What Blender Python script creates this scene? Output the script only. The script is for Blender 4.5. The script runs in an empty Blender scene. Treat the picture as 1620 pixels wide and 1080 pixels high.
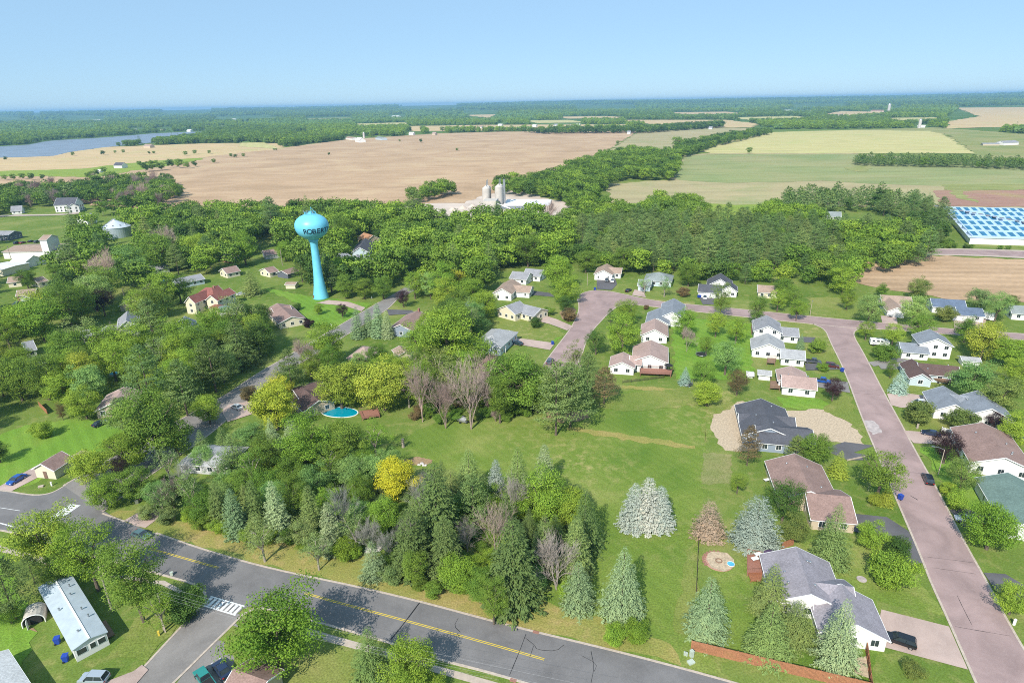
import bpy, math, random
import numpy as np
from mathutils import Vector, Matrix
R = math.radians
sc = bpy.context.scene
# ------------------------------------------------------------------ camera
H = 88.0
F = 990.0
HOR = 163.0
SLOPE = -0.019
ROLL = math.atan(SLOPE)
PITCH = math.atan((540 - HOR) * math.cos(ROLL) / F)
cam_d = bpy.data.cameras.new('camera')
cam = bpy.data.objects.new('camera', cam_d)
sc.collection.objects.link(cam)
cam_d.sensor_width = 36.0
cam_d.lens = F / 1620 * 36.0
cam_d.clip_start = 1.0
cam_d.clip_end = 90000.0
sc.camera = cam
cam.location = (0, 0, H)
fw = Vector((0, math.cos(PITCH), -math.sin(PITCH)))
rt0 = Vector((1, 0, 0)); up0 = Vector((0, math.sin(PITCH), math.cos(PITCH)))
# ray() below un-rolls image coordinates by -ROLL; the camera axes are the inverse of that
cr, sr = math.cos(ROLL), math.sin(ROLL)
rt = rt0 * cr + up0 * sr
up = up0 * cr - rt0 * sr
cam.rotation_euler = Matrix((rt, up, -fw)).transposed().to_euler()

SUN_AZ = 66.0      # direction the shadows fall, degrees from +X
SUN_EL = 41.0
sd = Vector((math.cos(R(SUN_AZ)), math.sin(R(SUN_AZ)), -math.tan(R(SUN_EL)))).normalized()
sun_l = bpy.data.lights.new('sun', 'SUN')
sun_l.energy = 5.0
sun_l.angle = R(0.5)
sun_l.color = (1.0, 0.955, 0.88)
sun = bpy.data.objects.new('sun', sun_l)
sc.collection.objects.link(sun)
sun.location = (0, -200, 600)
sun.rotation_euler = sd.to_track_quat('-Z', 'Y').to_euler()
w = bpy.data.worlds.new('World'); sc.world = w; w.use_nodes = True
wn = w.node_tree; wn.nodes.clear()
sky = wn.nodes.new('ShaderNodeTexSky'); sky.sky_type = 'NISHITA'; sky.sun_disc = False
sky.sun_elevation = R(SUN_EL)
tosun = -sd
sky.sun_rotation = math.atan2(tosun.x, tosun.y)
sky.altitude = 300; sky.air_density = 0.85; sky.dust_density = 0.0; sky.ozone_density = 3.0
bg = wn.nodes.new('ShaderNodeBackground'); bg.inputs[1].default_value = 0.091
wo = wn.nodes.new('ShaderNodeOutputWorld')
skt = wn.nodes.new('ShaderNodeMix'); skt.data_type = 'RGBA'; skt.blend_type = 'MULTIPLY'; skt.inputs[0].default_value = 1.0; skt.inputs[7].default_value = (0.84, 0.97, 1.16, 1)
sk2 = wn.nodes.new('ShaderNodeMix'); sk2.data_type = 'RGBA'; sk2.inputs[0].default_value = 0.68; sk2.inputs[7].default_value = (4.0, 6.35, 8.4, 1)
wn.links.new(sky.outputs[0], skt.inputs[6]); wn.links.new(skt.outputs[2], sk2.inputs[6]); wn.links.new(sk2.outputs[2], bg.inputs[0]); wn.links.new(bg.outputs[0], wo.inputs[0])
sc.view_settings.view_transform = 'Standard'; sc.view_settings.look = 'None'
sc.view_settings.exposure = 0.32; sc.view_settings.gamma = 1.0; sc.view_settings.use_curve_mapping = False
sc.cycles.max_bounces = 5; sc.cycles.diffuse_bounces = 2; sc.cycles.glossy_bounces = 2
sc.cycles.use_denoising = False; sc.cycles.filter_width = 1.0; sc.cycles.transmission_bounces = 3; sc.cycles.volume_bounces = 0; sc.cycles.transparent_max_bounces = 6

# ------------------------------------------------------------------ helpers
COL = sc.collection
def ray(x, y):
    X = x - 810; Y = -(y - 540)
    v = fw * F + rt * X + up * Y
    return v / F
def W3(x, y, z=0.0):
    r = ray(x, y)
    if r.z > -1e-4: r = Vector((r.x, r.y, -1e-4))
    t = (z - H) / r.z
    return Vector((r.x * t, r.y * t, z))
def depth(p): return (Vector(p) - Vector((0, 0, H))).dot(fw)
def proj(p):
    v = Vector(p) - Vector((0, 0, H)); d = v.dot(fw)
    return (810 + F * v.dot(rt) / d, 540 - F * v.dot(up) / d)
def tag(o, label=None, cat=None, group=None, kind=None):
    if label: o['label'] = label
    if cat: o['category'] = cat
    if group: o['group'] = group
    if kind: o['kind'] = kind
    return o
def empty(name, loc, rz=0, **k):
    o = bpy.data.objects.new(name, None); COL.objects.link(o)
    o.empty_display_size = 0.5
    o.location = loc; o.rotation_euler = (0, 0, rz)
    return tag(o, **k)
def inside(poly, x, y):
    c = False; n = len(poly); j = n - 1
    for i in range(n):
        xi, yi = poly[i][0], poly[i][1]; xj, yj = poly[j][0], poly[j][1]
        if (yi > y) != (yj > y) and x < (xj - xi) * (y - yi) / (yj - yi) + xi: c = not c
        j = i
    return c
class MB:
    """collects shapes, then links them as one mesh object"""
    def __init__(s): s.v = []; s.f = []
    def add(s, vs, fs):
        b = len(s.v); s.v += [tuple(v) for v in vs]; s.f += [tuple(i + b for i in f) for f in fs]; return s
    def box(s, c, d, rz=0.0, M=None):
        hx, hy, hz = d[0] / 2, d[1] / 2, d[2] / 2; ca, sa = math.cos(rz), math.sin(rz)
        vs = []
        for z in (-hz, hz):
            for x, y in ((-hx, -hy), (hx, -hy), (hx, hy), (-hx, hy)):
                vs.append((c[0] + x * ca - y * sa, c[1] + x * sa + y * ca, c[2] + z))
        return s.add(vs, [(0, 3, 2, 1), (4, 5, 6, 7), (0, 1, 5, 4), (1, 2, 6, 5), (2, 3, 7, 6), (3, 0, 4, 7)])
    def tube(s, a, b, r0, r1=None, n=6, cap=True):
        a = Vector(a); b = Vector(b); r1 = r0 if r1 is None else r1
        d = (b - a)
        if d.length < 1e-6: return s
        d.normalize(); x = d.orthogonal().normalized(); y = d.cross(x)
        vs = []
        for p, r in ((a, r0), (b, r1)):
            for i in range(n):
                t = 2 * math.pi * i / n; vs.append(p + x * (r * math.cos(t)) + y * (r * math.sin(t)))
        fs = [(i, (i + 1) % n, n + (i + 1) % n, n + i) for i in range(n)]
        if cap: fs += [tuple(range(n - 1, -1, -1)), tuple(range(n, 2 * n))]
        return s.add(vs, fs)
    def lathe(s, prof, n=24, c=(0, 0, 0)):
        vs = []; m = len(prof)
        for r, z in prof:
            for i in range(n):
                t = 2 * math.pi * i / n; vs.append((c[0] + r * math.cos(t), c[1] + r * math.sin(t), c[2] + z))
        fs = []
        for k in range(m - 1):
            for i in range(n):
                fs.append((k * n + i, k * n + (i + 1) % n, (k + 1) * n + (i + 1) % n, (k + 1) * n + i))
        fs.append(tuple(range(n - 1, -1, -1))); fs.append(tuple((m - 1) * n + i for i in range(n)))
        return s.add(vs, fs)
    def prism(s, poly, z0, z1):
        n = len(poly)
        a = sum(poly[i][0] * poly[(i + 1) % n][1] - poly[(i + 1) % n][0] * poly[i][1] for i in range(n))
        if a < 0: poly = poly[::-1]
        vs = [(p[0], p[1], z0) for p in poly] + [(p[0], p[1], z1) for p in poly]
        return s.add(vs, [tuple(range(n - 1, -1, -1)), tuple(range(n, 2 * n))] + [(i, (i + 1) % n, n + (i + 1) % n, n + i) for i in range(n)])
    def mesh(s, name, m, smooth=False):
        me = bpy.data.meshes.new(name); me.from_pydata(s.v, [], s.f); me.validate(); me.update()
        if m:
            for mm in (m if isinstance(m, (list, tuple)) else [m]): me.materials.append(mm)
        if smooth: me.shade_smooth()
        return me
    def build(s, name, m, parent=None, smooth=False, loc=None, rz=0):
        o = bpy.data.objects.new(name, s.mesh(name, m, smooth)); COL.objects.link(o)
        if parent: o.parent = parent
        if loc is not None: o.location = loc; o.rotation_euler = (0, 0, rz)
        return o
def copy_tree(o, parent=None):
    c = o.copy(); COL.objects.link(c)
    if parent: c.parent = parent
    for ch in list(o.children): copy_tree(ch, c)
    return c

# ------------------------------------------------------------------ materials
def newmat(name):
    m = bpy.data.materials.new(name); m.use_nodes = True
    nt = m.node_tree; nt.nodes.clear()
    out = nt.nodes.new('ShaderNodeOutputMaterial'); b = nt.nodes.new('ShaderNodeBsdfPrincipled')
    nt.links.new(b.outputs[0], out.inputs[0])
    return m, nt, b
def noise(nt, scale, detail=4, rough=0.55, vec=None, dist=0.0):
    n = nt.nodes.new('ShaderNodeTexNoise'); n.inputs['Scale'].default_value = scale
    n.inputs['Detail'].default_value = detail; n.inputs['Roughness'].default_value = rough
    n.inputs['Distortion'].default_value = dist
    if vec is not None: nt.links.new(vec, n.inputs['Vector'])
    return n
def coords(nt):
    g = nt.nodes.new('ShaderNodeNewGeometry'); return g.outputs['Position']
def ramp(nt, fac, stops):
    r = nt.nodes.new('ShaderNodeValToRGB'); e = r.color_ramp.elements
    while len(e) > 1: e.remove(e[-1])
    e[0].position = stops[0][0]; e[0].color = (*stops[0][1], 1)
    for p, c in stops[1:]:
        q = e.new(p); q.color = (*c, 1)
    nt.links.new(fac, r.inputs[0]); return r
def mix(nt, fac, a, b, mode='MIX'):
    m = nt.nodes.new('ShaderNodeMix'); m.data_type = 'RGBA'; m.blend_type = mode
    for sock, v in ((m.inputs[0], fac), (m.inputs[6], a), (m.inputs[7], b)):
        if hasattr(v, 'is_output'): nt.links.new(v, sock)
        elif isinstance(v, tuple): sock.default_value = (*v, 1) if len(v) == 3 else v
        else: sock.default_value = v
    return m.outputs[2]
def mrange(nt, v, a, b, c=0.0, d=1.0):
    m = nt.nodes.new('ShaderNodeMapRange'); nt.links.new(v, m.inputs[0])
    for i, x in enumerate((a, b, c, d)): m.inputs[i + 1].default_value = x
    return m.outputs[0]
def plain(name, col, rough=0.6, metal=0.0, var=0.12, scale=1.5, spec=0.4):
    m, nt, b = newmat(name)
    p = coords(nt); n = noise(nt, scale, 5, 0.6, p)
    lo = tuple(c * (1 - var) for c in col); hi = tuple(min(1, c * (1 + var)) for c in col)
    r = ramp(nt, n.outputs[0], [(0.3, lo), (0.7, hi)])
    nt.links.new(r.outputs[0], b.inputs['Base Color'])
    b.inputs['Roughness'].default_value = rough; b.inputs['Metallic'].default_value = metal
    b.inputs['Specular IOR Level'].default_value = spec
    return m
def bump(nt, b, h, strength=0.3, dist=0.05):
    n = nt.nodes.new('ShaderNodeBump'); n.inputs['Strength'].default_value = strength; n.inputs['Distance'].default_value = dist
    nt.links.new(h, n.inputs['Height']); nt.links.new(n.outputs[0], b.inputs['Normal'])
def grassmat(name, c1, c2, c3, dry=(0.20, 0.17, 0.06), dryamt=0.35, fine=3.0, rowang=None, rowper=3.0, rowamt=0.25):
    """patchy turf: two greens in broad patches, dry flecks, fine blades"""
    m, nt, b = newmat(name); p = coords(nt)
    big = noise(nt, 0.045, 5, 0.6, p, 0.4); mid = noise(nt, 0.35, 4, 0.65, p); fin = noise(nt, fine, 3, 0.7, p)
    a = ramp(nt, big.outputs[0], [(0.3, c1), (0.52, c2), (0.7, c3)])
    dm = ramp(nt, mid.outputs[0], [(0.48, (0, 0, 0)), (0.72, (1, 1, 1))])
    dm2 = mix(nt, 1.0, dm.outputs[0], ramp(nt, noise(nt, 0.02, 3, 0.5, p).outputs[0], [(0.4, (0, 0, 0)), (0.62, (dryamt,) * 3)]).outputs[0], 'MULTIPLY')
    c = mix(nt, dm2, a.outputs[0], dry)
    f = ramp(nt, fin.outputs[0], [(0.25, (0.55, 0.55, 0.5)), (0.75, (1.4, 1.4, 1.35))])
    c = mix(nt, 1.0, c, f.outputs[0], 'MULTIPLY')
    if rowang is not None:
        mp = nt.nodes.new('ShaderNodeMapping'); mp.vector_type = 'POINT'; mp.inputs['Rotation'].default_value = (0, 0, R(rowang)); nt.links.new(p, mp.inputs[0])
        wv = nt.nodes.new('ShaderNodeTexWave'); wv.inputs['Scale'].default_value = 0.314 / rowper; wv.inputs['Distortion'].default_value = 1.0
        wv.inputs['Detail'].default_value = 2; nt.links.new(mp.outputs[0], wv.inputs[0])
        rr = ramp(nt, wv.outputs[0], [(0.2, (1 - rowamt,) * 3), (0.8, (1 + rowamt,) * 3)])
        c = mix(nt, 1.0, c, rr.outputs[0], 'MULTIPLY')
    nt.links.new(c, b.inputs['Base Color']); b.inputs['Roughness'].default_value = 0.9
    b.inputs['Specular IOR Level'].default_value = 0.1
    bump(nt, b, fin.outputs[0], 0.6, 0.15)
    return m
def asphalt(name, base, stain, scale=1.0, tar=True):
    m, nt, b = newmat(name); p = coords(nt)
    n1 = noise(nt, 0.12, 5, 0.6, p, 0.6); n2 = noise(nt, 1.4, 5, 0.7, p); n3 = noise(nt, 9.0, 2, 0.6, p)
    c = ramp(nt, n1.outputs[0], [(0.3, tuple(x * 0.76 for x in base)), (0.7, tuple(x * 1.2 for x in base))]).outputs[0]
    c = mix(nt, ramp(nt, n2.outputs[0], [(0.5, (0, 0, 0)), (0.75, (0.5,) * 3)]).outputs[0], c, stain)
    c = mix(nt, 1.0, c, ramp(nt, n3.outputs[0], [(0.3, (0.86,) * 3), (0.7, (1.14,) * 3)]).outputs[0], 'MULTIPLY')
    if tar:
        v = nt.nodes.new('ShaderNodeTexVoronoi'); v.feature = 'DISTANCE_TO_EDGE'; v.inputs['Scale'].default_value = 0.055
        wp = mix(nt, 0.35, p, noise(nt, 0.25, 4, 0.6, p).outputs[1], 'ADD')
        sc_ = nt.nodes.new('ShaderNodeVectorMath'); sc_.operation = 'MULTIPLY_ADD'
        nz = noise(nt, 0.2, 4, 0.65, p); nt.links.new(nz.outputs[1], sc_.inputs[0]); sc_.inputs[1].default_value = (9, 9, 0); nt.links.new(p, sc_.inputs[2])
        nt.links.new(sc_.outputs[0], v.inputs['Vector'])
        ln = ramp(nt, v.outputs['Distance'], [(0.0, (0.75,) * 3), (0.004, (0.75,) * 3), (0.008, (0, 0, 0))])
        gate = ramp(nt, noise(nt, 0.06, 2, 0.5, p).outputs[0], [(0.5, (0, 0, 0)), (0.56, (1, 1, 1))])
        fac = mix(nt, 1.0, ln.outputs[0], gate.outputs[0], 'MULTIPLY')
        c = mix(nt, fac, c, (0.02, 0.02, 0.022))
    nt.links.new(c, b.inputs['Base Color']); b.inputs['Roughness'].default_value = 0.85; b.inputs['Specular IOR Level'].default_value = 0.25
    bump(nt, b, n3.outputs[0], 0.25, 0.02)
    return m
def shingle(name, col, var=0.22):
    m, nt, b = newmat(name); p = coords(nt)
    n = noise(nt, 2.6, 4, 0.7, p); n2 = noise(nt, 0.35, 3, 0.5, p)
    br = nt.nodes.new('ShaderNodeTexBrick'); br.inputs['Scale'].default_value = 2.4
    br.inputs['Color1'].default_value = (1.1, 1.1, 1.1, 1); br.inputs['Color2'].default_value = (0.82, 0.82, 0.82, 1); br.inputs['Mortar'].default_value = (0.6, 0.6, 0.6, 1)
    br.inputs['Mortar Size'].default_value = 0.015; br.inputs['Bias'].default_value = 0.1
    nt.links.new(p, br.inputs['Vector'])
    c = ramp(nt, n.outputs[0], [(0.3, tuple(x * (1 - var) for x in col)), (0.7, tuple(x * (1 + var) for x in col))]).outputs[0]
    c = mix(nt, 0.75, c, br.outputs[0], 'MULTIPLY')
    c = mix(nt, 1.0, c, ramp(nt, n2.outputs[0], [(0.3, (0.88,) * 3), (0.7, (1.1,) * 3)]).outputs[0], 'MULTIPLY')
    nt.links.new(c, b.inputs['Base Color']); b.inputs['Roughness'].default_value = 0.9; b.inputs['Specular IOR Level'].default_value = 0.2
    bump(nt, b, n.outputs[0], 0.4, 0.03)
    return m
def siding(name, col, per=0.2):
    m, nt, b = newmat(name); p = coords(nt)
    s = nt.nodes.new('ShaderNodeSeparateXYZ'); nt.links.new(p, s.inputs[0])
    mt = nt.nodes.new('ShaderNodeMath'); mt.operation = 'FRACT'; mm = nt.nodes.new('ShaderNodeMath'); mm.operation = 'MULTIPLY'; mm.inputs[1].default_value = 1 / per
    nt.links.new(s.outputs[2], mm.inputs[0]); nt.links.new(mm.outputs[0], mt.inputs[0])
    l = ramp(nt, mt.outputs[0], [(0.0, (0.62,) * 3), (0.14, (1,) * 3), (1.0, (0.97,) * 3)])
    n = noise(nt, 0.8, 4, 0.6, p)
    c = ramp(nt, n.outputs[0], [(0.3, tuple(x * 0.93 for x in col)), (0.7, col)]).outputs[0]
    c = mix(nt, 0.8, c, l.outputs[0], 'MULTIPLY')
    nt.links.new(c, b.inputs['Base Color']); b.inputs['Roughness'].default_value = 0.6
    bump(nt, b, mt.outputs[0], 0.3, 0.02)
    return m

M = {}
M['lawn'] = grassmat('lawn turf', (0.105, 0.180, 0.027), (0.155, 0.220, 0.040), (0.24, 0.27, 0.075), dryamt=0.85, dry=(0.40, 0.34, 0.15), rowang=-35, rowper=2.2, rowamt=0.03)
M['mown'] = grassmat('mown turf', (0.125, 0.240, 0.028), (0.155, 0.275, 0.036), (0.20, 0.29, 0.050), dryamt=0.3, dry=(0.30, 0.30, 0.08), rowang=-40, rowper=3.2, rowamt=0.05)
M['patch'] = grassmat('thin weedy turf', (0.16, 0.20, 0.06), (0.21, 0.225, 0.08), (0.27, 0.24, 0.11), dryamt=0.7, dry=(0.42, 0.34, 0.20))
M['verge'] = grassmat('dry verge turf', (0.18, 0.23, 0.05), (0.29, 0.26, 0.08), (0.36, 0.28, 0.12), dryamt=0.8, dry=(0.46, 0.31, 0.16))
M['asphalt'] = asphalt('grey asphalt', (0.178, 0.168, 0.165), (0.22, 0.205, 0.195), tar=False)
M['pink'] = asphalt('reddish chip seal', (0.330, 0.235, 0.220), (0.38, 0.29, 0.27), tar=False)
M['side'] = asphalt('worn asphalt', (0.235, 0.215, 0.200), (0.28, 0.26, 0.24), tar=False)
M['darkasph'] = asphalt('fresh asphalt', (0.115, 0.11, 0.115), (0.14, 0.135, 0.135), tar=False)
M['drive'] = asphalt('concrete drive', (0.44, 0.33, 0.285), (0.50, 0.40, 0.35), tar=False)
M['kerb'] = plain('kerb concrete', (0.46, 0.38, 0.31), 0.85, var=0.2, scale=2)
M['walk'] = plain('pavement concrete', (0.45, 0.37, 0.30), 0.85, var=0.15, scale=1.2)
M['yellow'] = plain('yellow road paint', (0.62, 0.46, 0.06), 0.7, var=0.18, scale=3)
M['whitep'] = plain('white road paint', (0.75, 0.75, 0.73), 0.7, var=0.15, scale=3)
M['white'] = plain('white paint', (0.80, 0.79, 0.76), 0.5, var=0.05)
M['glass'] = plain('window glass', (0.03, 0.04, 0.05), 0.08, var=0.2, spec=0.9)
M['black'] = plain('black rubber', (0.02, 0.02, 0.02), 0.8)
M['metal'] = plain('grey metal', (0.45, 0.46, 0.47), 0.4, 0.8)
M['concrete'] = plain('pale concrete', (0.52, 0.48, 0.44), 0.85, var=0.15, scale=0.4)
M['bark'] = plain('bark', (0.13, 0.10, 0.075), 0.95, var=0.35, scale=4)
M['palebark'] = plain('pale bark', (0.32, 0.27, 0.22), 0.95, var=0.3, scale=5)
M['wood'] = plain('stained timber', (0.30, 0.12, 0.06), 0.8, var=0.3, scale=3)
M['deck'] = plain('deck timber', (0.24, 0.15, 0.10), 0.8, var=0.3, scale=3)
M['blueplastic'] = plain('blue plastic', (0.02, 0.06, 0.35), 0.45)
M['redlens'] = plain('red lens', (0.4, 0.01, 0.01), 0.2)
M['headlens'] = plain('clear lens', (0.7, 0.7, 0.7), 0.1, spec=0.8)
# ------------------------------------------------------------------ ground
def hill(x, y):
    r = np.hypot(x, y)
    t = np.clip((r - 5200) / 9000, 0, 1); s = t * t * (3 - 2 * t)
    n = np.sin(x * 0.00061 + 1.0) * 0.5 + np.sin(x * 0.0017 + y * 0.0004) * 0.22 + np.sin(y * 0.0009 + x * 0.0002 + 2) * 0.3 + np.sin(x * 0.0045) * 0.08
    return s * (64 + 16 * n)
def ground():
    rs = [0.0] + list(np.geomspace(60, 19000, 90)); n = 240
    v = [(0, 0, 0)]; f = []
    for r in rs[1:]:
        for i in range(n):
            a = 2 * math.pi * i / n; x, y = r * math.cos(a), r * math.sin(a)
            v.append((x, y, float(hill(x, y))))
    for i in range(n): f.append((0, 1 + i, 1 + (i + 1) % n))
    for k in range(len(rs) - 2):
        a = 1 + k * n; b = a + n
        for i in range(n):
            j = (i + 1) % n; f.append((a + i, b + i, b + j, a + j))
    me = bpy.data.meshes.new('ground'); me.from_pydata(v, [], f); me.shade_smooth()
    # material: turf close by, woodland floor green far away (a real change of land cover, by distance from the town)
    m, nt, b = newmat('ground cover'); p = coords(nt)
    big = noise(nt, 0.03, 5, 0.6, p, 0.4); mid = noise(nt, 0.35, 4, 0.65, p); fin = noise(nt, 3.0, 3, 0.7, p)
    a = ramp(nt, big.outputs[0], [(0.3, (0.095, 0.160, 0.026)), (0.52, (0.145, 0.205, 0.042)), (0.7, (0.235, 0.250, 0.080))])
    dm = ramp(nt, mid.outputs[0], [(0.5, (0, 0, 0)), (0.75, (0.55,) * 3)])
    c = mix(nt, dm.outputs[0], a.outputs[0], (0.34, 0.30, 0.12))
    c = mix(nt, 1.0, c, ramp(nt, fin.outputs[0], [(0.25, (0.6, 0.6, 0.55)), (0.75, (1.35,) * 3)]).outputs[0], 'MULTIPLY')
    ln = nt.nodes.new('ShaderNodeVectorMath'); ln.operation = 'LENGTH'; nt.links.new(p, ln.inputs[0])
    far = mrange(nt, ln.outputs['Value'], 1500, 2600)
    c = mix(nt, far, c, ramp(nt, noise(nt, 0.004, 4, 0.6, p).outputs[0], [(0.35, (0.06, 0.12, 0.025)), (0.6, (0.12, 0.19, 0.045)), (0.75, (0.28, 0.27, 0.12))]).outputs[0])
    nt.links.new(c, b.inputs['Base Color']); b.inputs['Roughness'].default_value = 0.95; b.inputs['Specular IOR Level'].default_value = 0.05
    me.materials.append(m)
    o = bpy.data.objects.new('ground', me); COL.objects.link(o); tag(o, kind='structure')
ground()
LAYER = [0.01]
def sheet(name, poly, m, z=None, world=False, kind='structure', dens=None, rag=0.0, parent=None):
    """a ground sheet laid over the ground, polygon given on the ground plane; rag roughens its edge"""
    if z is None: LAYER[0] += 0.004; z = LAYER[0]
    P = [Vector((p[0], p[1], z)) if world else W3(p[0], p[1]) for p in poly]
    if rag > 0:
        rnd = random.Random(len(poly) * 7 + int(P[0].x)); Q = []
        for i, a in enumerate(P):
            b = P[(i + 1) % len(P)]; L = (b - a).length; k = max(1, min(60, int(L / (rag * 2.2))))
            nrm = Vector((-(b - a).y, (b - a).x, 0)).normalized() if L > 0 else Vector((0, 0, 0))
            for t in range(k):
                Q.append(a.lerp(b, t / k) + nrm * rnd.uniform(-rag, rag))
        P = Q
    mb = MB(); n = len(P)
    area = sum(P[i].x * P[(i + 1) % n].y - P[(i + 1) % n].x * P[i].y for i in range(n))
    if area < 0: P = P[::-1]
    mb.add([(p.x, p.y, z) for p in P], [tuple(range(n))])
    o = mb.build(name, m); tag(o, kind=kind)
    return o, P
def resample(pts, n):
    P = [W3(*p) for p in pts]; d = [0]
    for i in range(1, len(P)): d.append(d[-1] + (P[i] - P[i - 1]).length)
    out = []
    for k in range(n):
        t = d[-1] * k / (n - 1); i = 1
        while i < len(P) - 1 and d[i] < t: i += 1
        u = (t - d[i - 1]) / max(1e-6, d[i] - d[i - 1]); out.append(P[i - 1].lerp(P[i], max(0, min(1, u))))
    return out
def smooth_line(P, it=2):
    for _ in range(it):
        Q = [P[0]]
        for i in range(len(P) - 1):
            Q += [P[i].lerp(P[i + 1], 0.25), P[i].lerp(P[i + 1], 0.75)]
        Q.append(P[-1]); P = Q
    return P
ROADS = []
def kerb(pts, w=0.42, h=0.12, world=False):
    P = [Vector((p[0], p[1], 0)) for p in pts] if world else [W3(*p) for p in pts]
    P = smooth_line(P, 2)
    mb = MB(); vs = []
    for i, p in enumerate(P):
        a = P[max(0, i - 1)]; b = P[min(len(P) - 1, i + 1)]; t = (b - a); t.z = 0; t.normalize(); nn = Vector((-t.y, t.x, 0))
        for s, z in ((-w / 2, 0.0), (-w / 2, h), (w / 2, h), (w / 2, 0.0)): q = p + nn * s; vs.append((q.x, q.y, z + 0.0))
    fs = []
    for i in range(len(P) - 1):
        for k in range(3): fs.append((i * 4 + k, i * 4 + k + 1, i * 4 + 5 + k, i * 4 + 4 + k))
    mb.add(vs, fs); o = mb.build('kerb', M['kerb']); tag(o, kind='structure'); return o
def road(L, Rr, m, name='road', kerbs=True, z=None):
    if z is None: LAYER[0] += 0.004; z = LAYER[0]
    A = smooth_line([W3(*p) for p in L], 2); B = smooth_line([W3(*p) for p in Rr], 2)
    poly = A + B[::-1]
    mb = MB(); mb.add([(p.x, p.y, z) for p in poly], [tuple(range(len(poly)))])
    o = mb.build(name, m)
    import bmesh as _b
    tag(o, kind='structure')
    ROADS.append([(p.x, p.y) for p in poly])
    if kerbs: kerb(L); kerb(Rr)
    return o
def soil(name, c1, c2, c3, rowang, rowper, s=0.012, rowamt=0.07, fine=0.4):
    m, nt, b = newmat(name); p = coords(nt)
    # furrow direction noise: stretched along the rows
    mp = nt.nodes.new('ShaderNodeMapping'); mp.inputs['Rotation'].default_value = (0, 0, R(rowang)); mp.inputs['Scale'].default_value = (0.12, 1, 1); nt.links.new(p, mp.inputs[0])
    n1 = noise(nt, s, 5, 0.62, p, 0.8); n2 = noise(nt, s * 6, 5, 0.7, mp.outputs[0], 0.5); n3 = noise(nt, fine, 3, 0.7, p)
    c = ramp(nt, n1.outputs[0], [(0.32, c1), (0.5, c2), (0.68, c3)]).outputs[0]
    c = mix(nt, 1.0, c, ramp(nt, n2.outputs[0], [(0.3, (0.85,) * 3), (0.7, (1.14,) * 3)]).outputs[0], 'MULTIPLY')
    mq = nt.nodes.new('ShaderNodeMapping'); mq.inputs['Rotation'].default_value = (0, 0, R(rowang + 90)); nt.links.new(p, mq.inputs[0])
    wv = nt.nodes.new('ShaderNodeTexWave'); wv.inputs['Scale'].default_value = 0.314 / rowper; wv.inputs['Distortion'].default_value = 2.5; wv.inputs['Detail Scale'].default_value = 0.3
    nt.links.new(mq.outputs[0], wv.inputs[0])
    c = mix(nt, 1.0, c, ramp(nt, wv.outputs[0], [(0.1, (1 - rowamt,) * 3), (0.9, (1 + rowamt,) * 3)]).outputs[0], 'MULTIPLY')
    c = mix(nt, 1.0, c, ramp(nt, n3.outputs[0], [(0.3, (0.88,) * 3), (0.7, (1.12,) * 3)]).outputs[0], 'MULTIPLY')
    nt.links.new(c, b.inputs['Base Color']); b.inputs['Roughness'].default_value = 0.95; b.inputs['Specular IOR Level'].default_value = 0.05
    return m
M['tan'] = soil('ploughed tan soil', (0.39, 0.265, 0.16), (0.46, 0.315, 0.195), (0.51, 0.37, 0.225), 8, 9)
M['tan2'] = soil('pale fallow soil', (0.48, 0.36, 0.19), (0.55, 0.40, 0.22), (0.46, 0.39, 0.18), -4, 12)
M['tangreen'] = soil('sprouting crop soil', (0.33, 0.31, 0.155), (0.39, 0.325, 0.18), (0.28, 0.295, 0.13), 5, 8, s=0.006)
M['greencrop'] = soil('young green crop', (0.22, 0.265, 0.105), (0.27, 0.29, 0.125), (0.32, 0.30, 0.145), 6, 8, s=0.008)
M['stripe'] = soil('mown yellow hay', (0.44, 0.40, 0.17), (0.50, 0.44, 0.20), (0.42, 0.41, 0.16), 52, 14, rowamt=0.16)
M['redsoil'] = soil('reddish soil', (0.30, 0.17, 0.13), (0.34, 0.20, 0.15), (0.34, 0.25, 0.13), 2, 6)
M['yard'] = plain('pale crushed stone', (0.56, 0.46, 0.38), 0.9, var=0.16, scale=0.05)
M['meadow'] = grassmat('bright meadow', (0.19, 0.28, 0.045), (0.24, 0.31, 0.05), (0.28, 0.31, 0.07), dryamt=0.3, fine=0.8)
M['straw'] = plain('straw mulch over bare soil', (0.46, 0.36, 0.25), 0.95, var=0.32, scale=2.2)
M['dirt'] = plain('brown earth', (0.30, 0.20, 0.11), 0.95, var=0.3, scale=1.5)
M['marsh'] = soil('marsh grass', (0.20, 0.24, 0.08), (0.26, 0.27, 0.10), (0.32, 0.29, 0.13), 5, 12)
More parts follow.
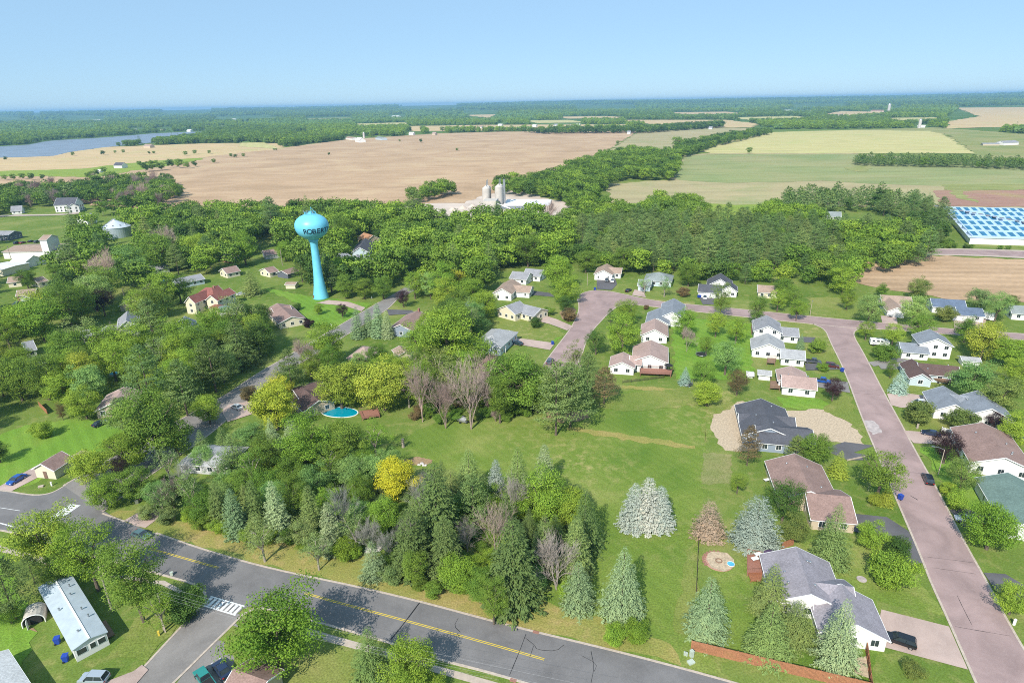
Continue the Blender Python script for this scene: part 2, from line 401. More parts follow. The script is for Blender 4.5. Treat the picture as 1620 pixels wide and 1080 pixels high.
# water
def water(name, col, rough):
    m, nt, b = newmat(name); p = coords(nt)
    n = noise(nt, 0.02, 5, 0.6, p); b.inputs['Roughness'].default_value = rough
    c = ramp(nt, n.outputs[0], [(0.35, tuple(x * 0.85 for x in col)), (0.65, tuple(x * 1.15 for x in col))])
    nt.links.new(c.outputs[0], b.inputs['Base Color']); b.inputs['Specular IOR Level'].default_value = 0.5
    bump(nt, b, noise(nt, 0.5, 3, 0.6, p).outputs[0], 0.5, 0.3)
    return m
M['lake'] = water('lake water', (0.20, 0.22, 0.25), 0.35)
CLEAR = []   # pixel polygons in which far woods do not grow
def field(poly, mat, z, name='field', rag=None):
    CLEAR.append(poly)
    if rag is None: rag = 3.0 + max(0.0, depth(W3(*poly[0])) if poly[0][1] > 190 else 3000) * 0.003
    return sheet(name, poly, M[mat], z=z, rag=rag)
LAKE = [(-60, 236), (0, 232), (46, 229), (74, 223.5), (100, 221.5), (161, 218), (194, 215.5), (241, 211.5), (300, 208.8), (326, 209), (330, 213.5), (300, 219), (240, 226), (160, 234), (110, 241), (85, 247), (40, 249), (-60, 251)]
sheet('lake', LAKE, M['lake'], z=0.35)
field([(-60, 249), (80, 247.5), (100, 243), (165, 233), (330, 227), (440, 227), (450, 236), (400, 240), (300, 252), (195, 265), (130, 270), (-60, 277)], 'tan2', 0.30)
field([(-60, 274), (130, 268), (200, 256), (300, 250), (445, 234), (548, 221), (700, 211), (800, 208.5), (1012, 207), (985, 222), (958, 240), (900, 262), (830, 290), (735, 322), (560, 322), (400, 330), (230, 336), (120, 320), (-60, 310)], 'tan', 0.26)
field([(-60, 274), (20, 270.5), (130, 267.5), (200, 259), (270, 253), (300, 251), (330, 250), (300, 257), (200, 272), (150, 281), (60, 279), (-60, 281)], 'meadow', 0.40)
field([(958, 243), (985, 224), (1012, 208.5), (1100, 203.5), (1190, 203), (1185, 208), (1130, 222), (1060, 238), (1000, 243)], 'tangreen', 0.42)
field([(975, 190), (1150, 190), (1200, 196), (1190, 202), (1100, 203), (1012, 207), (980, 205), (1040, 198)], 'tan2', 0.45)
field([(955, 292), (1062, 284), (1080, 246), (1120, 243), (1350, 243), (1640, 261), (1640, 332), (1490, 330), (1480, 330), (1250, 324), (970, 322)], 'tangreen', 0.2)
field([(1065, 284), (1083, 247), (1120, 244.5), (1350, 244.5), (1640, 263), (1640, 300), (1500, 296), (1300, 287), (1150, 290)], 'greencrop', 0.28)
field([(1110, 238), (1170, 218), (1215, 209.5), (1330, 206.5), (1480, 206), (1515, 224), (1545, 243), (1120, 243.3)], 'stripe', 0.36)
field([(1330, 206), (1480, 202), (1640, 214), (1640, 262), (1546, 257), (1532, 238), (1500, 214), (1470, 207.5)], 'marsh', 0.40)
field([(1510, 170), (1640, 167), (1640, 201), (1560, 202), (1495, 204), (1500, 193), (1550, 184)], 'tan2', 0.6)
field([(1480, 302), (1640, 300), (1640, 329), (1495, 326)], 'redsoil', 0.32)
field([(1485, 293), (1640, 290), (1640, 301), (1520, 303), (1548, 322), (1538, 322), (1500, 303)], 'marsh', 0.38)
field([(855, 322), (1000, 318), (1250, 323), (1250, 348), (1000, 350), (860, 350)], 'meadow', 0.16)
field([(1310, 422), (1470, 404), (1640, 412), (1640, 478), (1530, 476), (1420, 462), (1330, 440)], 'tan', 0.12, rag=2.0)
field([(1342, 266), (1352, 263), (1366, 263), (1375, 267), (1370, 271), (1350, 272)], 'marsh', 0.44)
field([(600, 333), (652, 322), (748, 302), (800, 298), (905, 322), (880, 345), (780, 350), (700, 350)], 'yard', 0.18)
field([(-60, 190), (20, 189), (50, 190.5), (10, 193), (-60, 194)], 'tan2', 3.0)
for q in ([(640, 200), (760, 198), (1000, 197), (990, 204), (800, 207), (650, 208)], [(1330, 176), (1420, 178), (1345, 183), (1300, 182)], [(730, 176), (790, 177), (775, 187), (745, 184)], [(480, 186), (560, 185), (550, 188), (490, 189)], [(380, 226), (420, 226), (445, 236), (380, 232)], [(95, 188), (150, 187.5), (160, 191), (110, 192)], [(330, 187), (420, 184), (450, 187), (350, 190)], [(560, 196), (640, 194), (650, 198), (570, 200)], [(880, 185), (960, 184), (1010, 187), (900, 188)], [(1060, 178), (1150, 177), (1180, 180), (1080, 181.5)], [(1160, 186), (1260, 184), (1290, 188), (1180, 190)], [(620, 172.5), (720, 171), (740, 173), (640, 174.5)], [(250, 180), (330, 178), (340, 181), (260, 182.5)], [(900, 171), (1000, 169.5), (1010, 172), (920, 173)], [(1240, 168), (1330, 166), (1350, 168.5), (1260, 170)], [(1400, 187), (1480, 186), (1490, 191), (1420, 193)], [(830, 191), (900, 190), (930, 194), (850, 195)]):
    field(q, ('marsh', 'tan2', 'stripe')[int(q[0][0]) % 3], 0.5)

# ------------------------------------------------------------------ lawns and dirt patches close by
sheet('lawn', [(640, 690), (700, 665), (870, 655), (960, 620), (1100, 612), (1175, 620), (1125, 655), (1110, 790), (1095, 900), (1085, 1010), (1170, 1078), (1060, 1052), (840, 995), (700, 950), (900, 800), (760, 745), (650, 740)], M['lawn'], rag=1.0)
sheet('lawn', [(-30, 700), (40, 672), (120, 662), (205, 680), (165, 712), (110, 735), (40, 770), (-30, 775)], M['mown'], rag=0.6)
sheet('lawn', [(1125, 900), (1240, 860), (1400, 850), (1500, 975), (1390, 950), (1380, 1080), (1100, 1015)], M['lawn'], rag=0.5)
sheet('verge', [(165, 815), (330, 868), (500, 915), (640, 952), (830, 995), (840, 975), (700, 930), (600, 880), (450, 850), (330, 835), (230, 800)], M['verge'], rag=1.2)
sheet('verge', [(690, 955), (830, 992), (980, 1030), (1080, 1052), (1060, 1020), (900, 960), (760, 935)], M['verge'], rag=0.8)
sheet('bare_soil', [(1125, 655), (1150, 640), (1177, 634), (1190, 655), (1300, 645), (1335, 655), (1350, 675), (1372, 706), (1290, 697), (1240, 715), (1180, 712), (1150, 712), (1128, 690)], M['straw'], rag=0.8)
sheet('dry_patch', [(1113, 716), (1157, 718), (1157, 765), (1110, 766)], M['patch'], rag=0.4)
sheet('dry_patch', [(870, 650), (930, 648), (935, 662), (890, 668), (860, 662)], M['dirt'], rag=0.8)
sheet('dry_patch', [(635, 728), (660, 722), (685, 728), (680, 735), (650, 735)], M['dirt'], rag=0.3)
sheet('dry_patch', [(30, 1000), (55, 992), (57, 1003), (32, 1012)], M['dirt'], rag=0.3)
sheet('dry_patch', [(-5, 1035), (10, 1045), (25, 1080), (40, 1120), (-20, 1120)], M['dirt'], rag=0.5)
sheet('dry_patch', [(900, 675), (960, 683), (1060, 697), (1100, 705), (1100, 711), (1050, 704), (950, 690), (895, 680)], M['verge'], rag=0.7)
sheet('dry_patch', [(985, 610), (1040, 612), (1085, 619), (1075, 623), (1030, 618), (985, 614)], M['verge'], rag=0.5)
sheet('flower_bed', [(885, 495), (900, 483), (912, 490), (905, 508), (890, 505)], M['dirt'], rag=0.2)

PLOT = [0]
M['lawny'] = grassmat('sun bleached lawn', (0.135, 0.195, 0.036), (0.185, 0.225, 0.052), (0.25, 0.25, 0.08), dryamt=0.9, dry=(0.42, 0.34, 0.17))
for q, mm in (([(1378, 590), (1425, 592), (1436, 618), (1398, 620)], 'lawny'), ([(1425, 592), (1462, 600), (1470, 618), (1436, 620)], 'lawny'), ([(1432, 648), (1480, 650), (1540, 680), (1520, 690), (1440, 680)], 'lawny'),
    ([(1458, 710), (1530, 700), (1560, 760), (1600, 850), (1530, 800), (1500, 790)], 'mown'), ([(1355, 470), (1280, 470), (1283, 498), (1360, 505)], 'lawny'), ([(1290, 517), (1308, 524), (1330, 575), (1270, 572), (1262, 525)], 'lawny'),
    ([(985, 470), (1100, 478), (1098, 482), (1000, 475)], 'lawny'), ([(1060, 500), (1195, 512), (1190, 600), (1070, 600)], 'mown'), ([(840, 520), (895, 528), (880, 540), (835, 535)], 'mown'), ([(760, 505), (850, 515), (866, 513), (895, 528), (870, 540), (800, 532), (760, 520)], 'lawny'),
    ([(1300, 650), (1330, 612), (1345, 628), (1370, 690), (1350, 672)], 'lawny'), ([(1230, 628), (1300, 630), (1330, 650), (1240, 645)], 'mown'), ([(415, 455), (500, 470), (590, 480), (540, 515), (480, 515), (470, 480)], 'mown'), ([(530, 408), (598, 404), (606, 424), (555, 430)], 'lawny'),
    ([(1115, 620), (1165, 640), (1125, 660), (1112, 700)], 'lawny'), ([(960, 625), (1100, 612), (1110, 640), (1000, 650), (940, 645)], 'lawny'), ([(1085, 870), (1104, 850), (1100, 1010), (1070, 1000)], 'lawny'),
    ([(0, 880), (60, 1000), (30, 1060), (-30, 1080), (-40, 900)], 'mown'), ([(330, 985), (500, 1010), (690, 1066), (620, 1100), (400, 1090)], 'lawny'), ([(240, 950), (310, 965), (230, 1050), (170, 1040)], 'lawny')):
    PLOT[0] = (PLOT[0] + 1) % 3; sheet('lawn', q, M[mm], rag=0.9, z=0.064 + 0.004 * PLOT[0])
LAYER[0] = 0.074
# ------------------------------------------------------------------ roads
road([(-60, 775), (0, 775), (51, 784), (80, 781), (100, 770), (112, 757), (162, 812), (250, 845), (330, 872), (430, 900), (558, 926), (660, 950), (760, 977), (841, 998), (960, 1026), (1080, 1057), (1180, 1085), (1300, 1120)],
     [(-60, 838), (0, 836), (60, 855), (150, 880), (260, 910), (309, 922), (326, 938), (330, 950), (372, 975), (390, 957), (440, 963), (495, 982), (611, 1014), (683, 1040), (777, 1064), (831, 1080), (1000, 1130)], M['asphalt'], kerbs=False)
kerb([(-60, 774), (0, 774.5), (51, 784), (80, 781), (100, 770), (107, 765)]); kerb([(162, 812), (198, 825)])
kerb([(247, 843), (330, 872), (430, 900), (558, 926), (660, 950), (760, 977), (841, 998), (960, 1026), (1080, 1057), (1180, 1085), (1300, 1120)])
kerb([(-60, 838), (0, 836), (60, 855), (150, 880), (260, 910), (300, 921), (318, 930), (327, 942), (322, 955), (300, 977), (255, 1025), (212, 1072), (150, 1140)])
kerb([(205, 1145), (283, 1072), (330, 1025), (366, 990), (390, 966), (420, 960), (495, 982), (611, 1014), (683, 1040), (777, 1064), (831, 1080), (1000, 1130)])
road([(326, 945), (320, 957), (255, 1025), (212, 1072), (140, 1150)], [(380, 972), (366, 990), (283, 1072), (190, 1160)], M['side'], kerbs=False)
road([(100, 768), (200, 712), (300, 655), (358, 625), (400, 595), (450, 566), (530, 519), (581, 489), (600, 478)], [(162, 810), (250, 742), (330, 690), (385, 640), (423, 605), (470, 578), (548, 530), (612, 491), (628, 474)], M['side'])
road([(600, 478), (640, 455), (700, 420)], [(628, 474), (660, 458), (715, 425)], M['side'], kerbs=False)
# upper street with the bend
road([(838, 612), (846, 597), (870, 562), (900, 524), (912, 503), (917, 486), (912, 468), (934, 459), (962, 460), (999, 468), (1038, 476.5), (1118, 484), (1183, 490), (1278, 500), (1358, 507.6), (1433, 514), (1508, 520.6), (1620, 528), (1700, 533)],
     [(882, 628), (895, 610), (921, 561), (925, 546), (936, 525), (946, 513), (966, 492), (980, 483), (995, 481), (1050, 487), (1105, 493.5), (1231, 507), (1290, 513), (1345, 519), (1400, 521), (1480, 527), (1620, 538), (1700, 545)], M['pink'])
# long street on the right
road([(1285, 512), (1306, 521), (1313, 540), (1335, 583), (1362, 657), (1383, 707), (1420, 794), (1457, 880), (1472, 920), (1500, 980), (1528, 1044), (1560, 1115), (1600, 1200)],
     [(1372, 517), (1352, 522), (1350, 532), (1366, 558), (1398, 621), (1425, 669), (1450, 717), (1485, 778), (1524, 855), (1561, 920), (1599, 992), (1640, 1060), (1720, 1190)], M['pink'])
road([(1470, 395), (1540, 395.5), (1640, 399)], [(1465, 402), (1540, 403), (1640, 408)], M['pink'], kerbs=False, z=0.21)
road([(1460, 393.2), (1540, 393.7), (1640, 397)], [(1470, 395), (1540, 395.5), (1640, 399)], M['walk'], name='road_shoulder', kerbs=False, z=0.2)
road([(1460, 402), (1540, 403), (1640, 408)], [(1460, 404), (1540, 405), (1640, 410.3)], M['walk'], name='road_shoulder', kerbs=False, z=0.2)
road([(395, 334), (430, 329.5), (505, 325), (560, 327)], [(395, 337), (430, 333.5), (505, 331), (560, 331)], M['walk'], name='road', kerbs=False, z=0.3)
road([(0, 341), (35, 339.5), (90, 339.5), (125, 336)], [(0, 343.5), (35, 342), (90, 341.5), (125, 338.5)], M['walk'], name='road', kerbs=False, z=0.3)
# pavements
sheet('pavement', [(243, 918), (260, 918), (312, 946), (318, 958), (305, 958), (286, 940)], M['walk'], z=0.06)
sheet('pavement', [(486, 993), (500, 997), (560, 1014), (640, 1037), (700, 1055), (800, 1083), (900, 1110), (900, 1122), (790, 1092), (690, 1064), (620, 1043), (550, 1023), (486, 1005)], M['walk'], z=0.06)
sheet('pavement', [(-60, 858), (0, 862), (100, 890), (243, 918), (260, 925), (100, 900), (0, 872), (-60, 868)], M['walk'], z=0.055)
# driveways
D = lambda p, m='drive', z=None: sheet('driveway', p, M[m], z=z)
D([(197, 823), (232, 803), (250, 806), (256, 816), (230, 835), (215, 832)])
D([(-20, 772), (0, 769), (55, 738), (108, 724), (130, 712), (143, 715), (120, 727), (80, 745), (18, 777)])
D([(1394, 964), (1501, 991), (1531, 1059), (1385, 1020)]); D([(1336, 699), (1383, 705), (1350, 716), (1376, 721), (1375, 728), (1340, 728), (1300, 710)], 'darkasph')
D([(1346, 812), (1403, 818), (1437, 840), (1462, 890), (1410, 900), (1395, 850), (1346, 840)], 'darkasph')
D([(1403, 623), (1440, 623), (1480, 628), (1490, 645), (1425, 645), (1410, 641)])
D([(1428, 681), (1470, 684), (1528, 690), (1530, 705), (1445, 701)]); D([(1373, 573), (1420, 566), (1440, 570), (1382, 580)], 'side')
D([(1388, 576), (1445, 575), (1450, 584), (1394, 584)], 'side')
D([(1502, 807), (1520, 802), (1605, 835), (1600, 850), (1522, 832)], 'darkasph')
D([(1556, 906), (1590, 908), (1660, 950), (1620, 960), (1575, 935)], 'darkasph')
D([(944, 443), (974, 442), (976, 450), (968, 459), (944, 458)], 'darkasph'); D([(1004, 458), (1018, 462), (1022, 471), (1000, 467)])
D([(1104, 467), (1130, 468), (1129, 482), (1112, 482)], 'darkasph'); D([(843, 460), (872, 464), (877, 470), (842, 467)], 'darkasph')
D([(856, 497), (880, 505), (908, 517), (897, 523), (870, 513), (850, 508)]); D([(806, 534), (835, 537), (878, 543), (870, 554), (830, 547), (800, 545)])
D([(1393, 500), (1418, 500), (1420, 513), (1396, 512)]); D([(1508, 504), (1560, 506), (1560, 522), (1510, 520)])
D([(1262, 533), (1290, 534), (1286, 543), (1262, 541)], 'darkasph'); D([(1273, 575), (1325, 577), (1330, 585), (1275, 586)], 'darkasph')
D([(1292, 598), (1341, 605), (1345, 622), (1290, 612)], 'side')
D([(350, 650), (362, 640), (420, 632), (400, 655), (360, 668)]); D([(520, 475), (552, 478), (578, 487), (572, 493), (545, 484), (500, 480)])
D([(612, 490), (650, 491), (660, 496), (615, 499)], 'darkasph')
D([(300, 1052), (372, 985), (395, 1005), (385, 1060), (300, 1120), (250, 1120)], 'side', z=0.02)
D([(165, 1080), (212, 1062), (225, 1052), (235, 1060), (200, 1100), (150, 1110)], 'drive')
D([(1120, 876), (1126, 873), (1150, 875), (1161, 886), (1162, 897), (1145, 905), (1125, 898), (1117, 885)], 'straw')
sheet('bare_soil', [(1350, 1042), (1376, 1038), (1378, 1075), (1352, 1065)], M['straw'])
# markings
def strip(a, b, w, m, z):
    P = W3(*a); Q = W3(*b); t = (Q - P).normalized(); n = Vector((-t.y, t.x, 0)) * w / 2
    mb = MB(); mb.add([(p.x, p.y, z) for p in (P - n, Q - n, Q + n, P + n)], [(0, 1, 2, 3)]); return tag(mb.build('road_marking', m), kind='structure')
CL = [(236, 867.5), (345, 898)], [(482, 938), (520, 949), (650, 984), (770, 1017), (861, 1043)]
for seg in CL:
    for i in range(len(seg) - 1):
        for off in (-0.16, 0.16):
            a, b = W3(*seg[i]), W3(*seg[i + 1]); t = (b - a).normalized(); n = Vector((-t.y, t.x, 0)) * off
            pa, pb = proj(a + n), proj(b + n); strip(pa, pb, 0.15, M['yellow'], 0.105)
strip((-20, 822), (24, 834), 0.3, M['whitep'], 0.106)
strip((-20, 800), (32, 808), 0.12, M['whitep'], 0.106)
# crosswalk over the side road and over the main road
def zebra(a, b, wid, n, z=0.107):
    A = W3(*a); B = W3(*b); t = (B - A); L = t.length; t.normalize(); nn = Vector((-t.y, t.x, 0))
    for s in (-1, 1):
        p = A + nn * wid / 2 * s; q = B + nn * wid / 2 * s; strip(proj(p), proj(q), 0.3, M['whitep'], z)
    for k in range(n):
        c = A + t * (L * (k + 0.5) / n); strip(proj(c - nn * (wid / 2 - 0.2)), proj(c + nn * (wid / 2 - 0.2)), 0.62, M['whitep'], z + 0.004)
zebra((326, 950), (380, 966), 2.3, 8)
zebra((120, 798), (78, 826), 2.6, 9)
# tar joints across the carriageways
M['tar'] = plain('tar sealant', (0.018, 0.018, 0.02), 0.6)
def crack(pts, w=0.05, z=0.108):
    P = smooth_line([W3(*p) for p in pts], 1); rnd = random.Random(int(pts[0][0])); mb = MB()
    for i in range(len(P) - 1):
        a, b = P[i], P[i + 1]; t = (b - a).normalized(); n = Vector((-t.y, t.x, 0)); s = w * rnd.uniform(0.35, 0.8) / 2
        mb.add([(q.x, q.y, z) for q in (a - n * s, b - n * s, b + n * s, a + n * s)], [(0, 1, 2, 3)])
    tag(mb.build('road_crack', M['tar']), kind='structure')
crack([(664, 953), (640, 985), (618, 1012)], 0.3); crack([(832, 1003), (822, 1030), (806, 1068)], 0.14); crack([(830, 1008), (845, 1020), (850, 1028), (880, 1030), (892, 1020)], 0.12)
crack([(844, 1022), (838, 1040)], 0.1); crack([(935, 1030), (940, 1055), (935, 1080)], 0.12); crack([(920, 1037), (945, 1050), (940, 1062)], 0.1); crack([(725, 978), (718, 990), (728, 1000)], 0.14)
crack([(476, 912), (468, 925)], 0.15); crack([(1466, 881), (1500, 885), (1539, 890)], 0.1); crack([(1474, 898), (1510, 903), (1544, 908)], 0.1); crack([(1511, 991), (1550, 998), (1598, 1006)], 0.13)
crack([(1514, 942), (1525, 965), (1537, 988)], 0.15); crack([(1440, 784), (1452, 791)], 0.3); crack([(1335, 620), (1365, 623), (1392, 625)], 0.1); crack([(1320, 551), (1340, 553), (1362, 556)], 0.1)
crack([(1430, 747), (1450, 748), (1470, 750)], 0.1)
M['cream'] = plain('worn pale asphalt', (0.42, 0.36, 0.34), 0.9, var=0.25, scale=1.0)
sheet('road_patch', [(1367, 664), (1385, 667), (1395, 685), (1380, 688), (1372, 680)], M['cream'], z=0.112, rag=0.4)
# ------------------------------------------------------------------ foliage
def foliage(name, trans=0.28, var=0.3):
    m = bpy.data.materials.new(name); m.use_nodes = True; nt = m.node_tree; nt.nodes.clear()
    out = nt.nodes.new('ShaderNodeOutputMaterial'); oi = nt.nodes.new('ShaderNodeObjectInfo')
    at = nt.nodes.new('ShaderNodeAttribute'); at.attribute_name = 'tint'
    c = mix(nt, 1.0, oi.outputs['Color'], ramp(nt, oi.outputs['Random'], [(0.0, (0.82, 0.86, 0.8)), (0.5, (1, 1, 1)), (1.0, (1.2, 1.12, 1.1))]).outputs[0], 'MULTIPLY')
    c = mix(nt, 1.0, c, ramp(nt, at.outputs['Fac'], [(0.0, (1 - var * 1.5, 1 - var * 1.2, 1 - var)), (0.5, (1, 1, 1)), (1.0, (1 + var * 1.5, 1 + var, 1 + var * 0.6))]).outputs[0], 'MULTIPLY')
    b = nt.nodes.new('ShaderNodeBsdfPrincipled'); b.inputs['Roughness'].default_value = 0.7; b.inputs['Specular IOR Level'].default_value = 0.12
    t = nt.nodes.new('ShaderNodeBsdfTranslucent'); ms = nt.nodes.new('ShaderNodeMixShader'); ms.inputs[0].default_value = trans
    nt.links.new(c, b.inputs['Base Color'])
    tc = mix(nt, 1.0, c, (1.15, 1.2, 0.6), 'MULTIPLY'); nt.links.new(tc, t.inputs[0])
    nt.links.new(b.outputs[0], ms.inputs[1]); nt.links.new(t.outputs[0], ms.inputs[2]); nt.links.new(ms.outputs[0], out.inputs[0])
    return m
M['leaf'] = foliage('broad leaves', 0.2, 0.34)
M['needle'] = foliage('conifer needles', 0.12, 0.28)
def twigmat():
    m, nt, b = newmat('bare twigs'); oi = nt.nodes.new('ShaderNodeObjectInfo')
    c = mix(nt, 0.7, oi.outputs['Color'], ramp(nt, noise(nt, 1.5, 4, 0.6, coords(nt)).outputs[0], [(0.3, (0.7,) * 3), (0.7, (1.3,) * 3)]).outputs[0], 'MULTIPLY')
    nt.links.new(c, b.inputs['Base Color']); b.inputs['Roughness'].default_value = 0.9; return m
M['twig'] = twigmat()
def quads(P, N, S, tint, rng, asp=0.62, T=None):
    n = len(P)
    if T is None:
        T = rng.normal(size=(n, 3))
    T = T - N * np.sum(T * N, 1, keepdims=True); T /= np.linalg.norm(T, axis=1, keepdims=True) + 1e-9
    B = np.cross(N, T); S = S[:, None]
    V = np.stack([P - T * S * 0.5, P + B * S * 0.5 * asp, P + T * S * 0.5, P - B * S * 0.5 * asp], 1)
    return V.reshape(-1, 3), tint
def leafmesh(name, V, tint, mat, extra=None):
    n = len(V) // 4; me = bpy.data.meshes.new(name)
    me.vertices.add(len(V)); me.vertices.foreach_set('co', V.astype(np.float32).ravel())
    me.loops.add(4 * n); me.loops.foreach_set('vertex_index', np.arange(4 * n, dtype=np.int32))
    me.polygons.add(n); me.polygons.foreach_set('loop_start', np.arange(0, 4 * n, 4, dtype=np.int32))
    me.polygons.foreach_set('loop_total', np.full(n, 4, dtype=np.int32))
    a = me.attributes.new('tint', 'FLOAT', 'FACE'); a.data.foreach_set('value', tint.astype(np.float32))
    me.materials.append(mat); me.update(calc_edges=True); return me
def norm(a): return a / (np.linalg.norm(a, axis=1, keepdims=True) + 1e-9)
def crown_dec(seed, ncl=64, per=120, leaf=0.033, hr=1.15, rz=0.44, zc=None, irr=0.22, low=-0.75, clr=(0.10, 0.17)):
    """broadleaf crown: leaf clumps spread through an uneven ellipsoid, width 1, total height hr"""
    rng = np.random.default_rng(seed); zc = hr - rz if zc is None else zc
    Vs = []; Ts = []; cl = []
    i = 0; ph = rng.uniform(0, 6.28, 6)
    while len(cl) < ncl:
        i += 1; d = rng.normal(size=3); d /= np.linalg.norm(d)
        if d[2] < low: continue
        az = math.atan2(d[1], d[0]); lob = 1 + irr * (0.6 * math.sin(2 * az + ph[0]) * (1 - abs(d[2])) + 0.5 * math.sin(3 * az + 4 * d[2] + ph[1]) + 0.4 * math.sin(5 * az + 3 * d[2] + ph[2]))
        r = lob * rng.uniform(0.62, 0.86) if rng.random() < 0.8 else rng.uniform(0.2, 0.6)
        w = 0.43 * (1.0 if d[2] > 0 else 0.93 - 0.25 * abs(d[2]))
        c = np.array([d[0] * w * r / 0.8, d[1] * w * r / 0.8, zc + d[2] * rz * r / 0.88])
        cl.append((c, rng.uniform(*clr) * (0.9 if r > 0.5 else 1.1), d))
    for c, cr_, d in cl:
        k = int(per * (cr_ / 0.14) ** 2); u = norm(rng.normal(size=(k, 3))); u[:, 2] *= np.where(u[:, 2] < 0, 0.6, 1.0)
        rad = cr_ * rng.uniform(0.55, 1.08, size=(k, 1)); P = c + u * rad * np.array([1.1, 1.1, 0.8])
        N = norm(u * 0.55 + d * 0.25 + rng.normal(size=(k, 3)) * 0.5 + np.array([0, 0, 0.3]))
        S = leaf * rng.uniform(0.7, 1.35, k); t = np.clip(rng.normal(0.5, 0.13) + rng.normal(0, 0.1, k), 0, 1)
        V, T = quads(P, N, S, t, rng); Vs.append(V); Ts.append(T)
    return np.concatenate(Vs), np.concatenate(Ts)
def crown_spruce(seed, hr=1.75, levels=22, nb=11, per=26, leaf=0.05, droop=0.28, pw=0.85, base=0.05, dens=1.0, gap=0.0):
    rng = np.random.default_rng(seed); Vs = []; Ts = []
    for l in range(levels):
        f = (l + rng.uniform(-0.3, 0.3)) / levels; f = min(max(f, 0), 0.985); z0 = base * hr + f * hr * (1 - base); Rr = 0.5 * (1 - f) ** pw * rng.uniform(0.88, 1.08) + 0.012
        k = max(4, int(nb * (0.55 + 0.6 * (1 - f)))); a0 = rng.uniform(0, 6.28)
        for b in range(k):
            if rng.random() < gap: continue
            a = a0 + 6.283 * b / k + rng.normal(0, 0.12); L = Rr * rng.uniform(0.75, 1.12)
            n = max(5, int(per * L / 0.4 * dens)); s = rng.uniform(0.15, 1.0, n) ** 0.75; wd = 0.11 * (1.15 - s) * (L / 0.5) ** 0.5
            lat = rng.normal(0, 1, n) * wd; up_ = (1 - f)
            x = s * L; z = z0 + 0.10 * L * s - droop * L * s ** 1.6 + rng.normal(0, 0.006, n) + 0.04 * L * (s > 0.85) - np.abs(lat) * 0.35
            ca, sa = math.cos(a), math.sin(a); P = np.stack([x * ca - lat * sa, x * sa + lat * ca, z], 1)
            out = np.array([ca, sa, 0.0]); N = norm(np.array([0, 0, 1.0]) * 0.8 + out * 0.55 + rng.normal(size=(n, 3)) * 0.35)
            T = norm(out + np.stack([-lat * sa * 6, lat * ca * 6, np.full(n, -0.35)], 1) + rng.normal(size=(n, 3)) * 0.2)
            t = np.clip(rng.normal(0.5, 0.1) + (s - 0.6) * 0.25 + rng.normal(0, 0.08, n), 0, 1)
            V, T2 = quads(P, N, leaf * rng.uniform(0.7, 1.2, n) * (0.65 + 0.5 * (1 - f)), t, rng, 0.42, T); Vs.append(V); Ts.append(T2)
    return np.concatenate(Vs), np.concatenate(Ts)
def crown_pine(seed, hr=1.5, nbr=50, per=125, leaf=0.036):
    rng = np.random.default_rng(seed); Vs = []; Ts = []
    for i in range(nbr):
        f = (i + 0.5) / nbr; z0 = hr * (0.22 + 0.74 * f); Rr = 0.46 * (1 - f ** 1.9) ** 0.8 * rng.uniform(0.7, 1.12) + 0.03; a = i * 2.399 + rng.normal(0, 0.3)
        n = int(per * (0.5 + Rr * 1.6)); s = rng.uniform(0.25, 1.05, n) ** 0.7; lat = rng.normal(0, 0.055 + 0.09 * Rr, n)
        x = s * Rr; z = z0 + 0.12 * x + rng.normal(0, 0.018, n) + 0.05 * s ** 2; ca, sa = math.cos(a), math.sin(a)
        P = np.stack([x * ca - lat * sa, x * sa + lat * ca, z], 1)
        N = norm(np.array([0, 0, 1.0]) + rng.normal(size=(n, 3)) * 0.55 + np.array([ca, sa, 0]) * 0.35)
        t = np.clip(rng.normal(0.48, 0.13) + rng.normal(0, 0.1, n), 0, 1)
        V, T = quads(P, N, leaf * rng.uniform(0.6, 1.3, n), t, rng, 0.5); Vs.append(V); Ts.append(T)
    return np.concatenate(Vs), np.concatenate(Ts)
def trunk_mesh(seed, hr, kind='dec', forks=5):
    rnd = random.Random(seed); mb = MB()
    if kind == 'dec':
        z1 = hr * 0.33; mb.tube((0, 0, -0.02), (0.01, 0.0, z1), 0.034, 0.024, 8, False)
        for i in range(forks):
            a = i * 6.283 / forks + rnd.uniform(-.4, .4); r = rnd.uniform(0.13, 0.24); e = (r * math.cos(a), r * math.sin(a), hr * rnd.uniform(0.55, 0.72))
            mb.tube((0.01, 0, z1 * rnd.uniform(0.8, 1.0)), e, 0.018, 0.009, 5, False)
            for _ in range(2):
                b = a + rnd.uniform(-.9, .9); mb.tube(e, (e[0] + 0.12 * math.cos(b), e[1] + 0.12 * math.sin(b), e[2] + rnd.uniform(.06, .16)), 0.008, 0.003, 4, False)
    else:
        mb.tube((0, 0, -0.02), (0, 0, hr * 0.9), 0.026, 0.004, 7, False)
    return mb
